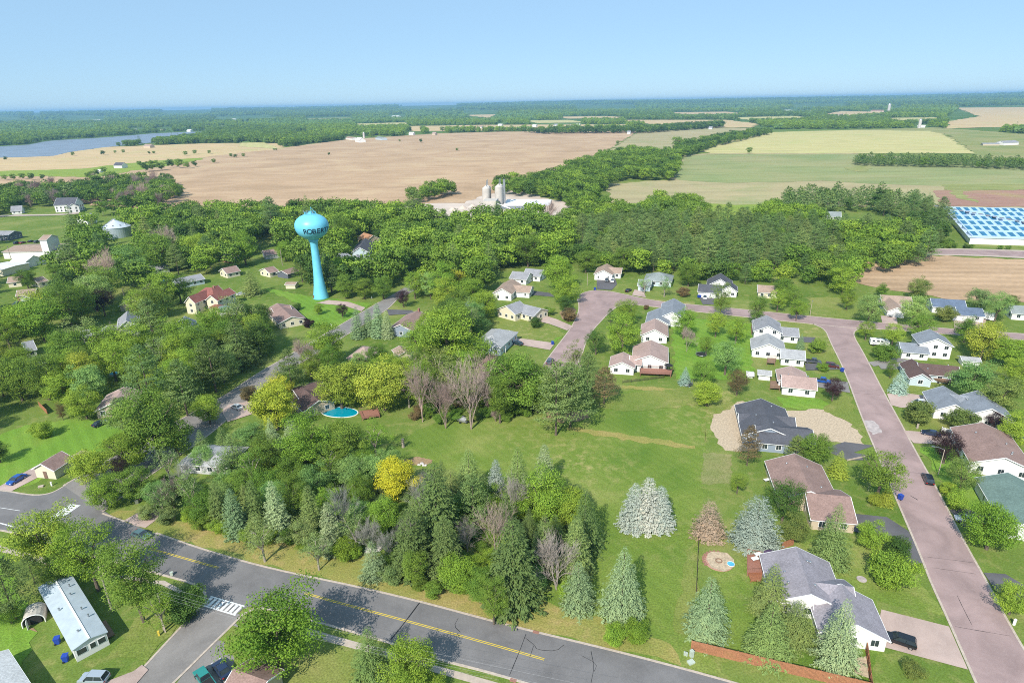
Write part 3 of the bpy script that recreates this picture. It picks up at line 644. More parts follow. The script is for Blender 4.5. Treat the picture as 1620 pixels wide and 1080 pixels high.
def bare_mesh(seed, hr=1.35, spread=0.52, stems=1, depthn=5):
    rnd = random.Random(seed); mb = MB()
    def grow(p, d, L, r, k):
        segs = 2; q = p
        for _ in range(segs):
            d = (d + Vector((rnd.gauss(0, .12), rnd.gauss(0, .12), rnd.gauss(0.03, .06)))).normalized(); n = q + d * L / segs
            mb.tube(q, n, r, r * 0.78, 4 if k > 1 else 3, False); q = n; r *= 0.78
        if k == 0: return
        nb = 4 if k > 3 else 3 + (k < 3)
        for i in range(nb):
            a = rnd.uniform(0, 6.28); x = d.orthogonal().normalized(); y = d.cross(x); t = rnd.uniform(0.3, 0.75)
            nd = (d + (x * math.cos(a) + y * math.sin(a)) * t + Vector((0, 0, 0.12))).normalized()
            grow(q - d * rnd.uniform(0, L * 0.5) * (i > 0), nd, L * rnd.uniform(0.62, 0.85), max(0.0016, r * 0.72), k - 1)
    for s in range(stems):
        a = s * 2.4; d = Vector((math.cos(a) * 0.22 * (stems > 1), math.sin(a) * 0.22 * (stems > 1), 1)).normalized(); grow(Vector((0, 0, 0)), d, hr * 0.24, 0.022 if stems == 1 else 0.011, depthn - (stems > 3))
    # fit into width 1, height hr
    xs = [v[0] for v in mb.v]; ys = [v[1] for v in mb.v]; zs = [v[2] for v in mb.v]; w = max(max(xs) - min(xs), max(ys) - min(ys)); h = max(zs)
    mb.v = [(v[0] / w, v[1] / w, v[2] / h * hr) for v in mb.v]
    return mb
PROTO = {}   # kind -> list of (crown mesh, trunk mesh, hr, visible centre fraction)
def mkproto():
    def reg(k, crown, trunk, hr, vc): PROTO.setdefault(k, []).append((crown, trunk, hr, vc))
    T = {}
    def tm(hr, kind, bark='bark'):
        key = (round(hr, 2), kind, bark)
        if key not in T: T[key] = trunk_mesh(len(T) + 5, hr, kind).mesh('trunk', M[bark])
        return T[key]
    for s in range(7):
        hr = (1.02, 1.12, 0.98, 1.2, 1.05, 1.1, 1.0)[s]
        V, t = crown_dec(s + 1, ncl=(86, 78, 92, 82, 76, 96, 88)[s], hr=hr, rz=hr * 0.47, low=-0.88, per=230, leaf=0.0245, irr=(.2, .3, .15, .28, .35, .2, .25)[s]); reg('dec', leafmesh('crown', V, t, M['leaf']), tm(hr, 'dec'), hr, 0.55)
    for s in range(3):
        hr = 1.75 + 0.15 * s
        V, t = crown_dec(s + 31, ncl=90, per=190, leaf=0.0245, hr=hr, rz=hr * 0.45, irr=0.25, low=-0.9); reg('tall', leafmesh('crown', V, t, M['leaf']), tm(hr, 'dec'), hr, 0.58)
    for s in range(3):   # fine, tight crowns: ash and maple of the gardens
        hr = 1.12
        V, t = crown_dec(s + 51, ncl=110, per=190, leaf=0.0225, hr=hr, rz=0.48, irr=0.08, low=-0.8, clr=(0.09, 0.13)); reg('round', leafmesh('crown', V, t, M['leaf']), tm(hr, 'dec'), hr, 0.58)
    for s in range(4):
        V, t = crown_dec(s + 71, ncl=46, per=190, leaf=0.035, hr=0.78, rz=0.38, irr=0.25, low=-0.95, clr=(0.13, 0.2)); reg('shrub', leafmesh('crown', V, t, M['leaf']), None, 0.78, 0.5)
    for s in range(3):   # open crowns with gaps
        hr = 1.35
        V, t = crown_dec(s + 91, ncl=50, per=130, leaf=0.027, hr=hr, rz=0.55, irr=0.35, low=-0.8, clr=(0.08, 0.13)); reg('open', leafmesh('crown', V, t, M['leaf']), tm(hr, 'dec', 'palebark'), hr, 0.58)
    for s in range(5):
        hr = (1.3, 1.5, 1.38, 1.62, 1.2)[s]
        V, t = crown_spruce(s + 11, hr=hr, levels=(24, 27, 22, 29, 22)[s], nb=14, per=52, leaf=0.037, droop=(.2, .35, .28, .4, .15)[s], pw=(.78, .84, .7, .8, .56)[s]); reg('spruce', leafmesh('crown', V, t, M['needle']), tm(hr, 'con'), hr, 0.42)
    for s in range(2):
        hr = 1.18
        V, t = crown_spruce(s + 21, hr=hr, levels=24, nb=17, per=60, leaf=0.034, droop=0.12, pw=0.5, base=0.02); reg('bluespruce', leafmesh('crown', V, t, M['needle']), tm(hr, 'con'), hr, 0.42)
    for s in range(4):
        hr = (1.5, 1.35, 1.65, 1.25)[s]
        V, t = crown_pine(s + 41, hr=hr); reg('pine', leafmesh('crown', V, t, M['needle']), tm(hr, 'con'), hr, 0.6)
    for s in range(3):
        hr = (1.5, 1.25, 1.4)[s]
        reg('bare', bare_mesh(s + 61, hr, stems=(4, 6, 3)[s]).mesh('branches', M['twig']), None, hr, 0.6)
    for s in range(2):
        hr = 1.95 + .1 * s
        V, t = crown_spruce(s + 26, hr=hr, levels=30, nb=15, per=42, leaf=0.05, droop=0.12, pw=0.55, base=0.02); reg('slimspruce', leafmesh('crown', V, t, M['needle']), tm(hr, 'con'), hr, 0.42)
    # light crowns for distant trees
    for s in range(3):
        V, t = crown_dec(s + 111, ncl=40, per=34, leaf=0.075, hr=1.1, rz=0.46, irr=0.25, low=-0.9, clr=(0.15, 0.2)); reg('fardec', leafmesh('crown', V, t, M['leaf']), None, 1.1, 0.6)
    V, t = crown_spruce(131, hr=1.7, levels=14, nb=9, per=14, leaf=0.10); reg('farcon', leafmesh('crown', V, t, M['needle']), None, 1.7, 0.45)
    V, t = crown_pine(132, hr=1.2, nbr=26, per=26, leaf=0.09); reg('farcon', leafmesh('crown', V, t, M['needle']), None, 1.2, 0.5)
mkproto()
PAL = dict(
    mid=(0.160, 0.260, 0.040), bri=(0.225, 0.345, 0.042), yg=(0.300, 0.380, 0.052), dk=(0.085, 0.155, 0.032), gy=(0.195, 0.277, 0.093), lt=(0.225, 0.367, 0.105),
    ye=(0.47, 0.47, 0.034), yh=(0.40, 0.43, 0.045), pu=(0.048, 0.026, 0.031), br=(0.173, 0.135, 0.063), ol=(0.188, 0.247, 0.063),
    sd=(0.125, 0.185, 0.055), so=(0.198, 0.270, 0.081), sg=(0.262, 0.360, 0.180), bl=(0.36, 0.41, 0.36), bb=(0.300, 0.435, 0.375), bn=(0.432, 0.324, 0.240), pn=(0.165, 0.250, 0.075),
    twig=(0.36, 0.285, 0.235), twigp=(0.345, 0.25, 0.215), twigg=(0.29, 0.265, 0.23))
NAMES = dict(dec='deciduous_tree', tall='deciduous_tree', round='deciduous_tree', open='deciduous_tree', fardec='deciduous_tree', shrub='shrub', spruce='spruce_tree', bluespruce='spruce_tree', slimspruce='spruce_tree', pine='pine_tree', farcon='pine_tree', bare='bare_tree')
CATS = dict(deciduous_tree='tree', shrub='shrub', spruce_tree='spruce', pine_tree='pine', bare_tree='bare tree')
TREES = []   # (x, y, w)
tr = random.Random(4)
def plant(kind, x, y, wm, col, label, group=None, var=None, sx=1.0, z=0.0):
    pr = PROTO[kind]; crown, trunk, hr, vc = pr[var % len(pr)] if var is not None else tr.choice(pr)
    nm = NAMES[kind]; c = PAL[col] if isinstance(col, str) else col
    root = empty(nm, (x, y, z), tr.uniform(0, 6.28), label=label, cat=CATS[nm], group=group)
    root.scale = (wm, wm * tr.uniform(0.92, 1.08), wm * sx)
    j = tr.uniform(0.88, 1.14); j2 = tr.uniform(0.92, 1.1)
    o = bpy.data.objects.new('crown' if kind != 'bare' else 'branches', crown); COL.objects.link(o); o.parent = root; o.color = (c[0] * j * j2, c[1] * j, c[2] * j, 1)
    if trunk: t = bpy.data.objects.new('trunk', trunk); COL.objects.link(t); t.parent = root
    TREES.append((x, y, wm)); return root
def solve(kind, cx, cy, wpx, sx=1.0, var=None):
    pr = PROTO[kind]; p = pr[var % len(pr)] if var is not None else pr[0]
    k = p[2] * p[3] * sx; r = ray(cx, cy); t = H / (k * wpx / F - r.z)
    return r.x * t, r.y * t, wpx * t / F
# ------------------------------------------------------------------ houses
ROOF = dict(grey=(0.29, 0.29, 0.305), lgrey=(0.38, 0.38, 0.38), dark=(0.10, 0.102, 0.118), brown=(0.30, 0.20, 0.172), pink=(0.42, 0.30, 0.262), dbrown=(0.13, 0.085, 0.075), blue=(0.13, 0.17, 0.24), green=(0.16, 0.23, 0.20), tan=(0.37, 0.27, 0.21), bgrey=(0.24, 0.26, 0.29), red=(0.28, 0.11, 0.09), purple=(0.30, 0.275, 0.30), sage=(0.26, 0.29, 0.28), orange=(0.42, 0.22, 0.12), white=(0.72, 0.70, 0.68))
for k, c in ROOF.items(): M['roof_' + k] = shingle(k + ' shingles', c)
WALL = dict(white=(0.78, 0.76, 0.72), cream=(0.70, 0.63, 0.47), bluegrey=(0.26, 0.31, 0.38), grey=(0.50, 0.50, 0.50), tan=(0.55, 0.45, 0.33), lblue=(0.50, 0.58, 0.62), green=(0.22, 0.27, 0.25), dark=(0.12, 0.13, 0.16), brick=(0.33, 0.17, 0.12))
for k, c in WALL.items(): M['wall_' + k] = siding(k + ' siding', c)
FOOT = []    # house footprints in world xy
M['trim'] = plain('white trim', (0.80, 0.79, 0.77), 0.5, var=0.03)
M['room_shade'] = plain('shaded room behind glass', (0.05, 0.055, 0.06), 0.15, spec=0.8)  # dark tone standing in for the shade of a room, not used
def seg_basis(s):
    A, B, zr, hw, ze = s[:5]
    P = Vector(A) if len(A) == 3 else W3(A[0], A[1], zr); Q = Vector(B) if len(B) == 3 else W3(B[0], B[1], zr)
    d = Q - P; d.z = 0; L = d.length; u = d / L; v = Vector((-u.y, u.x, 0)); c = (P + Q) / 2; c.z = 0
    return c, u, v, L, zr, hw, ze
def house(label, segs, wall='white', roof='grey', cat='house', name='house', windows=True, garage=(), doors=(), chimney=None, vents=0, group=None, base=0.5, winsize=(1.25, 1.25), snap=None, detail=True):
    """segs: (ridge end A px, ridge end B px, ridge z, half width, eave z[, 'hip'])"""
    bs = [seg_basis(s) + (len(s) > 5 and s[5] == 'hip',) for s in segs]
    if snap is not None:
        nb = []
        for (c, u, v, L, zr, hw, ze, hp) in bs:
            a = math.atan2(u.y, u.x); k = round((a - R(snap)) / (math.pi / 2)); a = R(snap) + k * math.pi / 2; u = Vector((math.cos(a), math.sin(a), 0)); v = Vector((-u.y, u.x, 0)); nb.append((c, u, v, L, zr, hw, ze, hp))
        bs = nb
    c0, u0 = bs[0][0], bs[0][1]; rz = math.atan2(u0.y, u0.x)
    root = empty(name, c0, rz, label=label, cat=cat, group=group)
    inv = Matrix.Translation(c0) @ Matrix.Rotation(rz, 4, 'Z'); inv = inv.inverted()
    def L3(p): q = inv @ Vector(p); return (q.x, q.y, q.z)
    wl = MB(); rf = MB(); tm = MB()
    for k, (c, u, v, L, zr, hw, ze, hp) in enumerate(bs):
        eps = 0.012 * k; h = L / 2 - eps; W = hw - eps; ov = 0.45; sl = (zr - ze) / hw; th = 0.16
        FOOT.append([tuple((c + u * a + v * b)[:2]) for a, b in ((-h - .5, -W - .5), (h + .5, -W - .5), (h + .5, W + .5), (-h - .5, W + .5))])
        Z = Vector((0, 0, 1)); zt = zr - 0.05; zee = ze - 0.05 + eps
        if hp:
            r = max(0.05, h - W * 0.95)
            pts = [c + u * a + v * b + Z * z for a, b, z in ((-h, -W, 0), (h, -W, 0), (h, W, 0), (-h, W, 0), (-h, -W, zee), (h, -W, zee), (h, W, zee), (-h, W, zee))]
            wl.add([L3(p) for p in pts], [(0, 1, 5, 4), (1, 2, 6, 5), (2, 3, 7, 6), (3, 0, 4, 7)])
            zo = ze - ov * sl; H2 = h + ov; W2 = W + ov
            pts = [c + u * a + v * b + Z * z for a, b, z in ((-H2, -W2, zo), (H2, -W2, zo), (H2, W2, zo), (-H2, W2, zo), (-r, 0, zr), (r, 0, zr), (-H2, -W2, zo - th), (H2, -W2, zo - th), (H2, W2, zo - th), (-H2, W2, zo - th))]
            rf.add([L3(p) for p in pts], [(0, 1, 5, 4), (1, 2, 5), (2, 3, 4, 5), (3, 0, 4), (6, 9, 8, 7)])
            tm.add([L3(p) for p in pts[:4] + pts[6:]], [(0, 4, 5, 1), (1, 5, 6, 2), (2, 6, 7, 3), (3, 7, 4, 0)])
        else:
            pts = [c + u * a + v * b + Z * z for a, b, z in ((-h, -W, 0), (h, -W, 0), (h, W, 0), (-h, W, 0), (-h, -W, zee), (h, -W, zee), (h, W, zee), (-h, W, zee), (-h, 0, zt), (h, 0, zt))]
            wl.add([L3(p) for p in pts], [(0, 1, 5, 4), (1, 2, 6, 9, 5), (2, 3, 7, 6), (3, 0, 4, 8, 7)])
            H2 = h + ov; W2 = W + ov; zo = zr - sl * W2
            for s in (-1, 1):
                pts = [c + u * a + v * b + Z * z for a, b, z in ((-H2, 0, zr), (H2, 0, zr), (H2, s * W2, zo), (-H2, s * W2, zo), (-H2, 0, zr - th), (H2, 0, zr - th), (H2, s * W2, zo - th), (-H2, s * W2, zo - th))]
                f = [(0, 3, 2, 1), (4, 5, 6, 7)] if s > 0 else [(0, 1, 2, 3), (4, 7, 6, 5)]
                rf.add([L3(p) for p in pts], f + ([(3, 7, 6, 2)] if s > 0 else [(3, 2, 6, 7)]))
                for e in (-1, 1):   # rake boards
                    t0 = c + u * (e * (H2 + 0.02)); q = [t0 + Z * (zr + 0.0), t0 + v * (s * (W2 + .02)) + Z * zo, t0 + v * (s * (W2 + .02)) + Z * (zo - .24), t0 + Z * (zr - .24)]
                    q2 = [p - u * e * 0.1 for p in q]; tm.add([L3(p) for p in q + q2], [(0, 1, 2, 3), (7, 6, 5, 4), (0, 4, 5, 1), (3, 2, 6, 7)])
                g0 = c + v * (s * (W2 + 0.04)) + Z * (zo - 0.08); tm.add([L3(g0 + u * a + v * b + Z * zz) for a in (-H2, H2) for b in (-.05, .05) for zz in (-.07, .05)], [(0, 1, 3, 2), (4, 6, 7, 5), (0, 4, 5, 1), (2, 3, 7, 6), (0, 2, 6, 4), (1, 5, 7, 3)])
    wo_ = wl.build('wall', M['wall_' + wall], root); ro = rf.build('roof', M['roof_' + roof], root); tm.build('trim', M['trim'], root)
    def covered(p, me):
        for i, (c, u, v, L, zr, hw, ze, hp) in enumerate(bs):
            if i == me: continue
            d = p - c
            if abs(d.dot(u)) < L / 2 + 0.25 and abs(d.dot(v)) < hw + 0.25: return True
        return False
    def opening(p, nrm, w_, h_, kind):
        t = Vector((-nrm.y, nrm.x, 0)); Z = Vector((0, 0, 1))
        def slab(mb, W_, H_, d0, d1, cc=Vector((0, 0, 0))):
            pts = [p + cc + t * a + nrm * b + Z * z for b in (d0, d1) for a, z in ((-W_ / 2, -H_ / 2), (W_ / 2, -H_ / 2), (W_ / 2, H_ / 2), (-W_ / 2, H_ / 2))]
            mb.add([L3(q) for q in pts], [(0, 3, 2, 1), (4, 5, 6, 7), (0, 1, 5, 4), (1, 2, 6, 5), (2, 3, 7, 6), (3, 0, 4, 7)])
        if kind == 'window':
            f = MB(); slab(f, w_ + .24, h_ + .24, -0.02, 0.035); fo = f.build('window', M['trim'], root)
            g = MB(); slab(g, w_ / 2 - .04, h_, 0.036, 0.05, t * (-w_ / 4 - .005)); slab(g, w_ / 2 - .04, h_, 0.036, 0.05, t * (w_ / 4 + .005)); g.build('pane', M['glass'], fo)
        elif kind == 'garage_door':
            f = MB(); slab(f, w_, h_, -0.02, 0.04)
            for i in range(1, 4): slab(f, w_ - .1, 0.03, 0.04, 0.055, Z * (h_ * (i / 4 - .5)))
            f.build('garage_door', M['garage'], root)
        else:
            f = MB(); slab(f, w_, h_, -0.02, 0.045); do = f.build('door', M['door'], root); g = MB(); slab(g, .08, .08, 0.045, 0.1, t * (w_ * .38)); g.build('handle', M['metal'], do)
    if windows:
        for k, (c, u, v, L, zr, hw, ze, hp) in enumerate(bs):
            two = ze > 4.2
            for nrm, half, run in ((v, hw, L), (-v, hw, L), (u, L / 2, 2 * hw), (-u, L / 2, 2 * hw)):
                t = Vector((-nrm.y, nrm.x, 0)); n = max(1, int(run / 3.3))
                for i in range(n):
                    a = (i + 0.5) / n * run - run / 2
                    for lv in ((1.6, 4.3) if two else (1.6,)):
                        p = c + nrm * half + t * a + Vector((0, 0, lv))
                        if covered(p + nrm * .3, k): continue
                        if any(abs((p - q).length) < 2.6 for q in GD_[0:]): continue
                        opening(p - nrm * 0.012 * k, nrm, *winsize, 'window')
    for k, side, off, wd in garage:
        c, u, v, L, zr, hw, ze, hp = bs[k]; nrm = {'+v': v, '-v': -v, '+u': u, '-u': -u}[side]; half = hw if 'v' in side else L / 2; t = Vector((-nrm.y, nrm.x, 0))
        opening(c + nrm * (half + .06) + t * off + Vector((0, 0, 1.15)), nrm, wd, 2.2, 'garage_door')
    for k, side, off in doors:
        c, u, v, L, zr, hw, ze, hp = bs[k]; nrm = {'+v': v, '-v': -v, '+u': u, '-u': -u}[side]; half = hw if 'v' in side else L / 2; t = Vector((-nrm.y, nrm.x, 0))
        opening(c + nrm * (half + .07) + t * off + Vector((0, 0, 1.1)), nrm, 1.0, 2.05, 'door')
    rnd = random.Random(int(c0.x * 10))
    c, u, v, L, zr, hw, ze, hp = bs[0]
    for i in range(vents):
        a = rnd.uniform(-.35, .35) * L; b = rnd.choice((-1, 1)) * rnd.uniform(.15, .6) * hw; z = zr - abs(b) * (zr - ze) / hw
        mb = MB(); p = L3(c + u * a + v * b + Vector((0, 0, z))); mb.tube((p[0], p[1], p[2] - .2), (p[0], p[1], p[2] + .35), .16, .16, 8); mb.tube((p[0], p[1], p[2] + .35), (p[0], p[1], p[2] + .42), .24, .2, 8); mb.build('roof_vent', M['metal'], ro)
    if chimney:
        k, a, b = chimney; c, u, v, L, zr, hw, ze, hp = bs[k]; z = zr - abs(b) * (zr - ze) / hw; mb = MB(); p = L3(c + u * a + v * b + Vector((0, 0, z)))
        mb.box((p[0], p[1], p[2] + .3), (.9, .7, 1.8)); mb.box((p[0], p[1], p[2] + 1.25), (1.05, .85, .12)); ch = mb.build('chimney', M['brick'], ro)
    return root
GD_ = []
M['garage'] = plain('garage door', (0.72, 0.71, 0.69), 0.5, var=0.04); M['door'] = plain('door paint', (0.20, 0.12, 0.09), 0.5); M['brick'] = plain('brick', (0.30, 0.15, 0.11), 0.9, var=0.3, scale=6)
def posthouse(): pass
ST = 72.0     # bearing of the long street on the right, degrees
N_, S_ = -108.0, -108.0
# --- along the long street, west side
house('new single storey house with near black roof standing in straw covered soil', [((1206, 631), (1217, 676), 5.6, 6.6, 3.0), ((1197, 671), (1284, 681), 5.0, 5.2, 2.9), ((1171, 655), (1206, 655), 4.2, 3.0, 2.9), ((1218, 656), (1256, 660), 4.6, 3.2, 2.9)], 'bluegrey', 'dark', snap=-103, vents=3, doors=[(0, '+v', 0)])
house('long brown shingled ranch house behind the round green tree and the driveway bend', [((1256, 718), (1284, 775), 5.6, 6.2, 3.0), ((1276, 776), (1344, 788), 5.3, 6.0, 2.9)], 'tan', 'brown', snap=-101, vents=3)
house('purple grey roofed white house beside the black car, spruces along its south side', [((1258, 866), (1285, 937), 5.8, 6.0, 3.2), ((1288, 908), (1345, 940), 5.2, 4.2, 3.0), ((1330, 925), (1357, 985), 5.4, 5.2, 2.9)], 'white', 'purple', snap=-102, vents=5)
house('white house with sagging mauve roof and blue pickup beside it, north of the straw lot', [((1238, 591), (1290, 599), 4.9, 4.6, 3.0), ((1252, 579), (1256, 595), 4.7, 4.2, 3.0)], 'white', 'pink', snap=S_, vents=2)
house('grey roofed white house directly north of the mauve roofed one', [((1213, 527), (1219, 543), 5.8, 5.4, 3.2), ((1236, 550), (1272, 555), 4.6, 4.4, 2.9)], 'white', 'lgrey', snap=S_, vents=2)
house('slate grey split level corner house below the street corner', [((1213, 499), (1216, 515), 6.8, 4.8, 4.4), ((1229, 516), (1262, 519), 4.7, 4.6, 2.9)], 'white', 'grey', snap=S_, vents=2)
house('white garden shed with pale grey roof beside a timber deck', [((1201, 584), (1219, 586), 3.0, 1.8, 2.2)], 'white', 'lgrey', cat='shed', name='garden_shed', windows=False, snap=S_)
house('smallest white shed on the open lawn west of the grey roofed shed', [((1183, 588), (1191, 589), 1.6, 1.5, 1.2)], 'white', 'white', cat='shed', name='garden_shed', windows=False, snap=S_)
house('tan roofed house mostly hidden behind two bright maples at the upper street', [((1200, 450), (1236, 453), 5.0, 5, 3.0)], 'cream', 'tan', snap=S_)
# --- east side
house('white two storey house with patterned slate roof and long white garage wing', [((1471, 521), (1484, 535), 7.6, 5.0, 5.2), ((1424, 539), (1466, 546), 4.6, 4.6, 2.8)], 'white', 'bgrey', snap=S_, vents=2)
house('dark roofed pale blue house with a covered boat at its south wall', [((1453, 571), (1516, 582), 4.8, 4.2, 2.9), ((1446, 568), (1456, 590), 4.6, 3.0, 2.8)], 'lblue', 'dbrown', snap=S_, vents=2)
house('dark grey double gabled white house beside the pale motorhome', [((1548, 618), (1569, 645), 6.4, 6.0, 3.3), ((1496, 611), (1508, 638), 5.4, 4.6, 2.9), ((1505, 622), (1556, 630), 5.2, 3.6, 2.9)], 'white', 'bgrey', snap=-110, vents=3)
house('white house with long brown hip roof opposite the street lamp', [((1556, 669), (1589, 722), 5.8, 6.4, 3.3)], 'white', 'brown', snap=-111, vents=4, garage=[(0, '-v', -4, 4.8)])
house('house with sea green roof cut by the right edge of the picture', [((1600, 749), (1642, 822), 5.6, 5.6, 3.2)], 'white', 'green', snap=-110, garage=[(0, '-v', -6, 4.6)])
house('white house with blue metal roof and attached white garage by the big field', [((1474, 472), (1524, 474), 5.2, 4.6, 3.0), ((1513, 485), (1552, 487), 4.8, 4.8, 2.9)], 'white', 'blue', snap=S_, garage=[(1, '-v', -4, 4.6)])
house('tan roofed house with pale garage between two sage coloured trees', [((1394, 466), (1440, 469), 5.2, 4.8, 3.0), ((1414, 470), (1411, 485), 4.6, 3.2, 2.8)], 'white', 'tan', snap=S_, garage=[(1, '+u', 0, 4.4)])
house('small white house with grey roof at the right edge below the big field', [((1597, 482), (1640, 485), 5.0, 4.6, 3.0)], 'white', 'sage', snap=S_)
house('long low white shed with grey roof under the bright green trees', [((1521, 562), (1549, 566), 2.9, 2.0, 2.2)], 'white', 'lgrey', cat='shed', name='garden_shed', windows=False, snap=S_)
# --- upper street, north side
house('white house with black roof and several front gables above the upper street', [((1137, 432), (1143, 441), 7.0, 5.6, 3.6), ((1108, 451), (1140, 449), 5.4, 4.6, 3.0), ((1152, 444), (1156, 452), 5.6, 3.6, 3.2)], 'white', 'dark', snap=S_, garage=[(1, '-v', -2.0, 4.8)])
house('wide sage grey hip roofed house behind two thin pale trees', [((1022, 430), (1064, 431), 5.8, 6.4, 3.0, 'hip'), ((1012, 441), (1030, 443), 4.8, 4.6, 2.9)], 'lblue', 'sage', snap=S_)
house('small cream roofed white house at the head of the cul de sac', [((956, 417), (959, 427), 5.6, 4.6, 3.3), ((962, 421), (981, 425), 5.0, 3.8, 3.0)], 'white', 'tan', snap=-106, garage=[(0, '+u', 0, 4.6)])
# --- west of the cul de sac street
house('grey roofed white house with two wings, farthest west of the cul de sac', [((812, 429), (838, 431), 5.4, 4.8, 3.0), ((834, 424), (858, 427), 5.4, 4.4, 3.0)], 'white', 'grey', snap=-24)
house('white house with tan garage roof just south of the two winged grey one', [((799, 441), (806, 456), 6.0, 4.4, 3.6), ((812, 450), (840, 453), 4.8, 4.4, 2.9)], 'white', 'tan', snap=-106, garage=[(1, '-v', 0, 4.6)])
house('cream sided house with slate roof and trimmed round shrub at its garage', [((815, 475), (807, 484), 6.2, 5.2, 3.6), ((819, 477), (853, 488), 5.2, 5.0, 3.0)], 'cream', 'grey', snap=-42)
house('grey hip roofed house with a raised porch beside the curved concrete drive', [((780, 513), (789, 537), 6.0, 5.4, 3.6, 'hip'), ((787, 519), (803, 523), 4.8, 3.4, 3.2)], 'lblue', 'lgrey', snap=-112)
house('pinkish roofed white house with raised rear deck at the edge of the open lawn', [((1029, 538), (1030, 561), 6.0, 5.8, 3.6), ((984, 557), (987, 572), 4.8, 4.0, 3.0), ((998, 562), (1015, 563), 4.8, 3.0, 3.0)], 'white', 'pink', snap=-103)
house('mauve roofed white house squeezed between the deck house and the blue grey one', [((1037, 504), (1035, 520), 5.8, 4.8, 3.2)], 'white', 'pink', snap=-103)
house('blue grey roofed house with stepped wings below the street bend', [((1064, 472), (1066, 493), 6.6, 4.6, 4.2), ((1041, 487), (1043, 503), 5.2, 4.4, 3.0)], 'white', 'bgrey', snap=-106)
# --- around the tower
house('brown roofed corner house just south of the water tower', [((438, 480), (462, 500), 4.8, 5.4, 2.9), ((432, 488), (456, 482), 4.6, 4.2, 2.9)], 'cream', 'brown', snap=-57)
house('long low house with mauve roof and blue grey end wall beside the spruce clump', [((661, 491), (633, 513), 5.4, 5.2, 3.2)], 'bluegrey', 'brown', chimney=(0, -9, .6))
house('pale roofed hip house among trees south of the tower street', [((560, 548), (592, 549), 5.0, 6.0, 2.8, 'hip')], 'tan', 'pink', snap=-15)
house('little tan roofed shed nearly covered by trees beside the grey spruce', [((632, 547), (640, 556), 3.4, 2.6, 2.4)], 'cream', 'tan', cat='shed', name='garden_shed', windows=False)
house('dark brown roofed house behind the yellow tree and the swimming pool', [((497, 600), (474, 618), 5.2, 6.0, 2.9), ((486, 612), (497, 634), 4.8, 4.8, 2.8)], 'tan', 'dbrown', snap=40)
house('grey hip roofed house hidden in trees near the lower left street', [((352, 692), (318, 722), 5.2, 6.6, 2.8, 'hip')], 'grey', 'lgrey', vents=1)
house('tiny brown roofed cream building alone on the mown lawn with a car beside it', [((66, 732), (95, 714), 4.6, 2.9, 3.0)], 'cream', 'brown', cat='building', name='well_house', windows=False, doors=[(0, '-u', 0)])
house('tan roofed house half covered by the spruce grove on the left', [((178, 636), (196, 612), 4.8, 5.0, 2.8)], 'tan', 'pink')
house('victorian house with steep maroon gables and round porch', [((318, 452), (343, 457), 9.2, 4.6, 5.6, 'hip'), ((322, 452), (322, 468), 8.4, 2.6, 5.8), ((346, 456), (350, 466), 7.6, 3.0, 5.4), ((302, 476), (318, 478), 4.0, 2.6, 3.0, 'hip'), ((336, 480), (348, 482), 4.0, 2.0, 3.0, 'hip')], 'cream', 'red', snap=-15, chimney=(0, 2, 1))
house('green roofed outbuilding south of the victorian house', [((348, 484), (383, 481), 4.0, 3.6, 2.8)], 'white', 'green', cat='outbuilding', name='outbuilding', windows=False)
house('long blue grey ranch house beside the covered round pool', [((275, 441), (316, 433), 4.8, 4.6, 2.9)], 'lblue', 'grey')
house('big dark brown roofed house with small utility pole in front', [((236, 448), (206, 472), 6.0, 5.2, 3.0)], 'tan', 'dbrown', windows=False)
house('white gable house glimpsed between trees, facing the viewer', [((196, 493), (205, 506), 7.2, 3.6, 4.6)], 'white', 'grey', snap=-62)
house('low grey roofed house at the foot of the white gable house', [((168, 516), (186, 519), 4.2, 5.0, 2.8)], 'grey', 'grey', snap=-30)
house('small white roofed house glimpsed east of the white gable', [((292, 500), (300, 516), 5.6, 3.4, 3.2)], 'lblue', 'lgrey')
house('brick garage house with brown roof and pickup in front at the far left', [((28, 459), (56, 456), 4.8, 4.4, 3.0)], 'brick', 'tan', garage=[(0, '-v', 0, 5)])
house('tan roofed house above the brick garage house at the far left', [((52, 440), (66, 437), 4.8, 4.6, 3.0)], 'cream', 'tan')
house('grey hip roofed house low at the left edge', [((8, 491), (34, 487), 5.0, 5.2, 2.9, 'hip')], 'grey', 'sage')
house('sprawling white shop building with a raised square cupola at upper left', [((22, 389), (112, 386), 6.2, 12, 4.6), ((69, 372), (82, 371), 14.5, 5.5, 12.5)], 'white', 'tan', cat='shop building', name='shop_building', windows=False, snap=0)
house('white peaked canopy roof in front of the shop building', [((30, 402), (52, 404), 6.6, 6.5, 3.2)], 'white', 'white', cat='canopy', name='white_canopy', windows=False)
house('dark grey building at the left edge above the shop building', [((-12, 365), (22, 365), 6.2, 6, 4.2)], 'dark', 'grey', windows=True)
house('flat pale roofed building at the left edge below the canopy', [((-10, 418), (24, 420), 4.4, 8, 4.0)], 'cream', 'white', windows=False)
house('tall white farmhouse with dark roof on the meadow at the left', [((90, 313), (122, 312), 12.5, 7.5, 7.0), ((112, 316), (114, 322), 8.5, 4.5, 5.6)], 'white', 'dark', winsize=(1.4, 1.8))
house('white cottage with grey roof just left of the grain bin', [((127, 340), (143, 337), 8.0, 5.4, 4.6)], 'white', 'grey')
house('low grey house with carport beneath the trees left of the tower', [((416, 396), (442, 393), 5.0, 4.6, 2.9)], 'grey', 'brown', windows=False)
house('brown roofed house below the carport house left of the tower', [((418, 424), (431, 421), 4.8, 4.8, 2.9)], 'cream', 'brown')
house('mauve roofed garage beside the brown roofed house left of the tower', [((446, 428), (463, 423), 4.2, 4.0, 2.8)], 'dark', 'brown', windows=False)
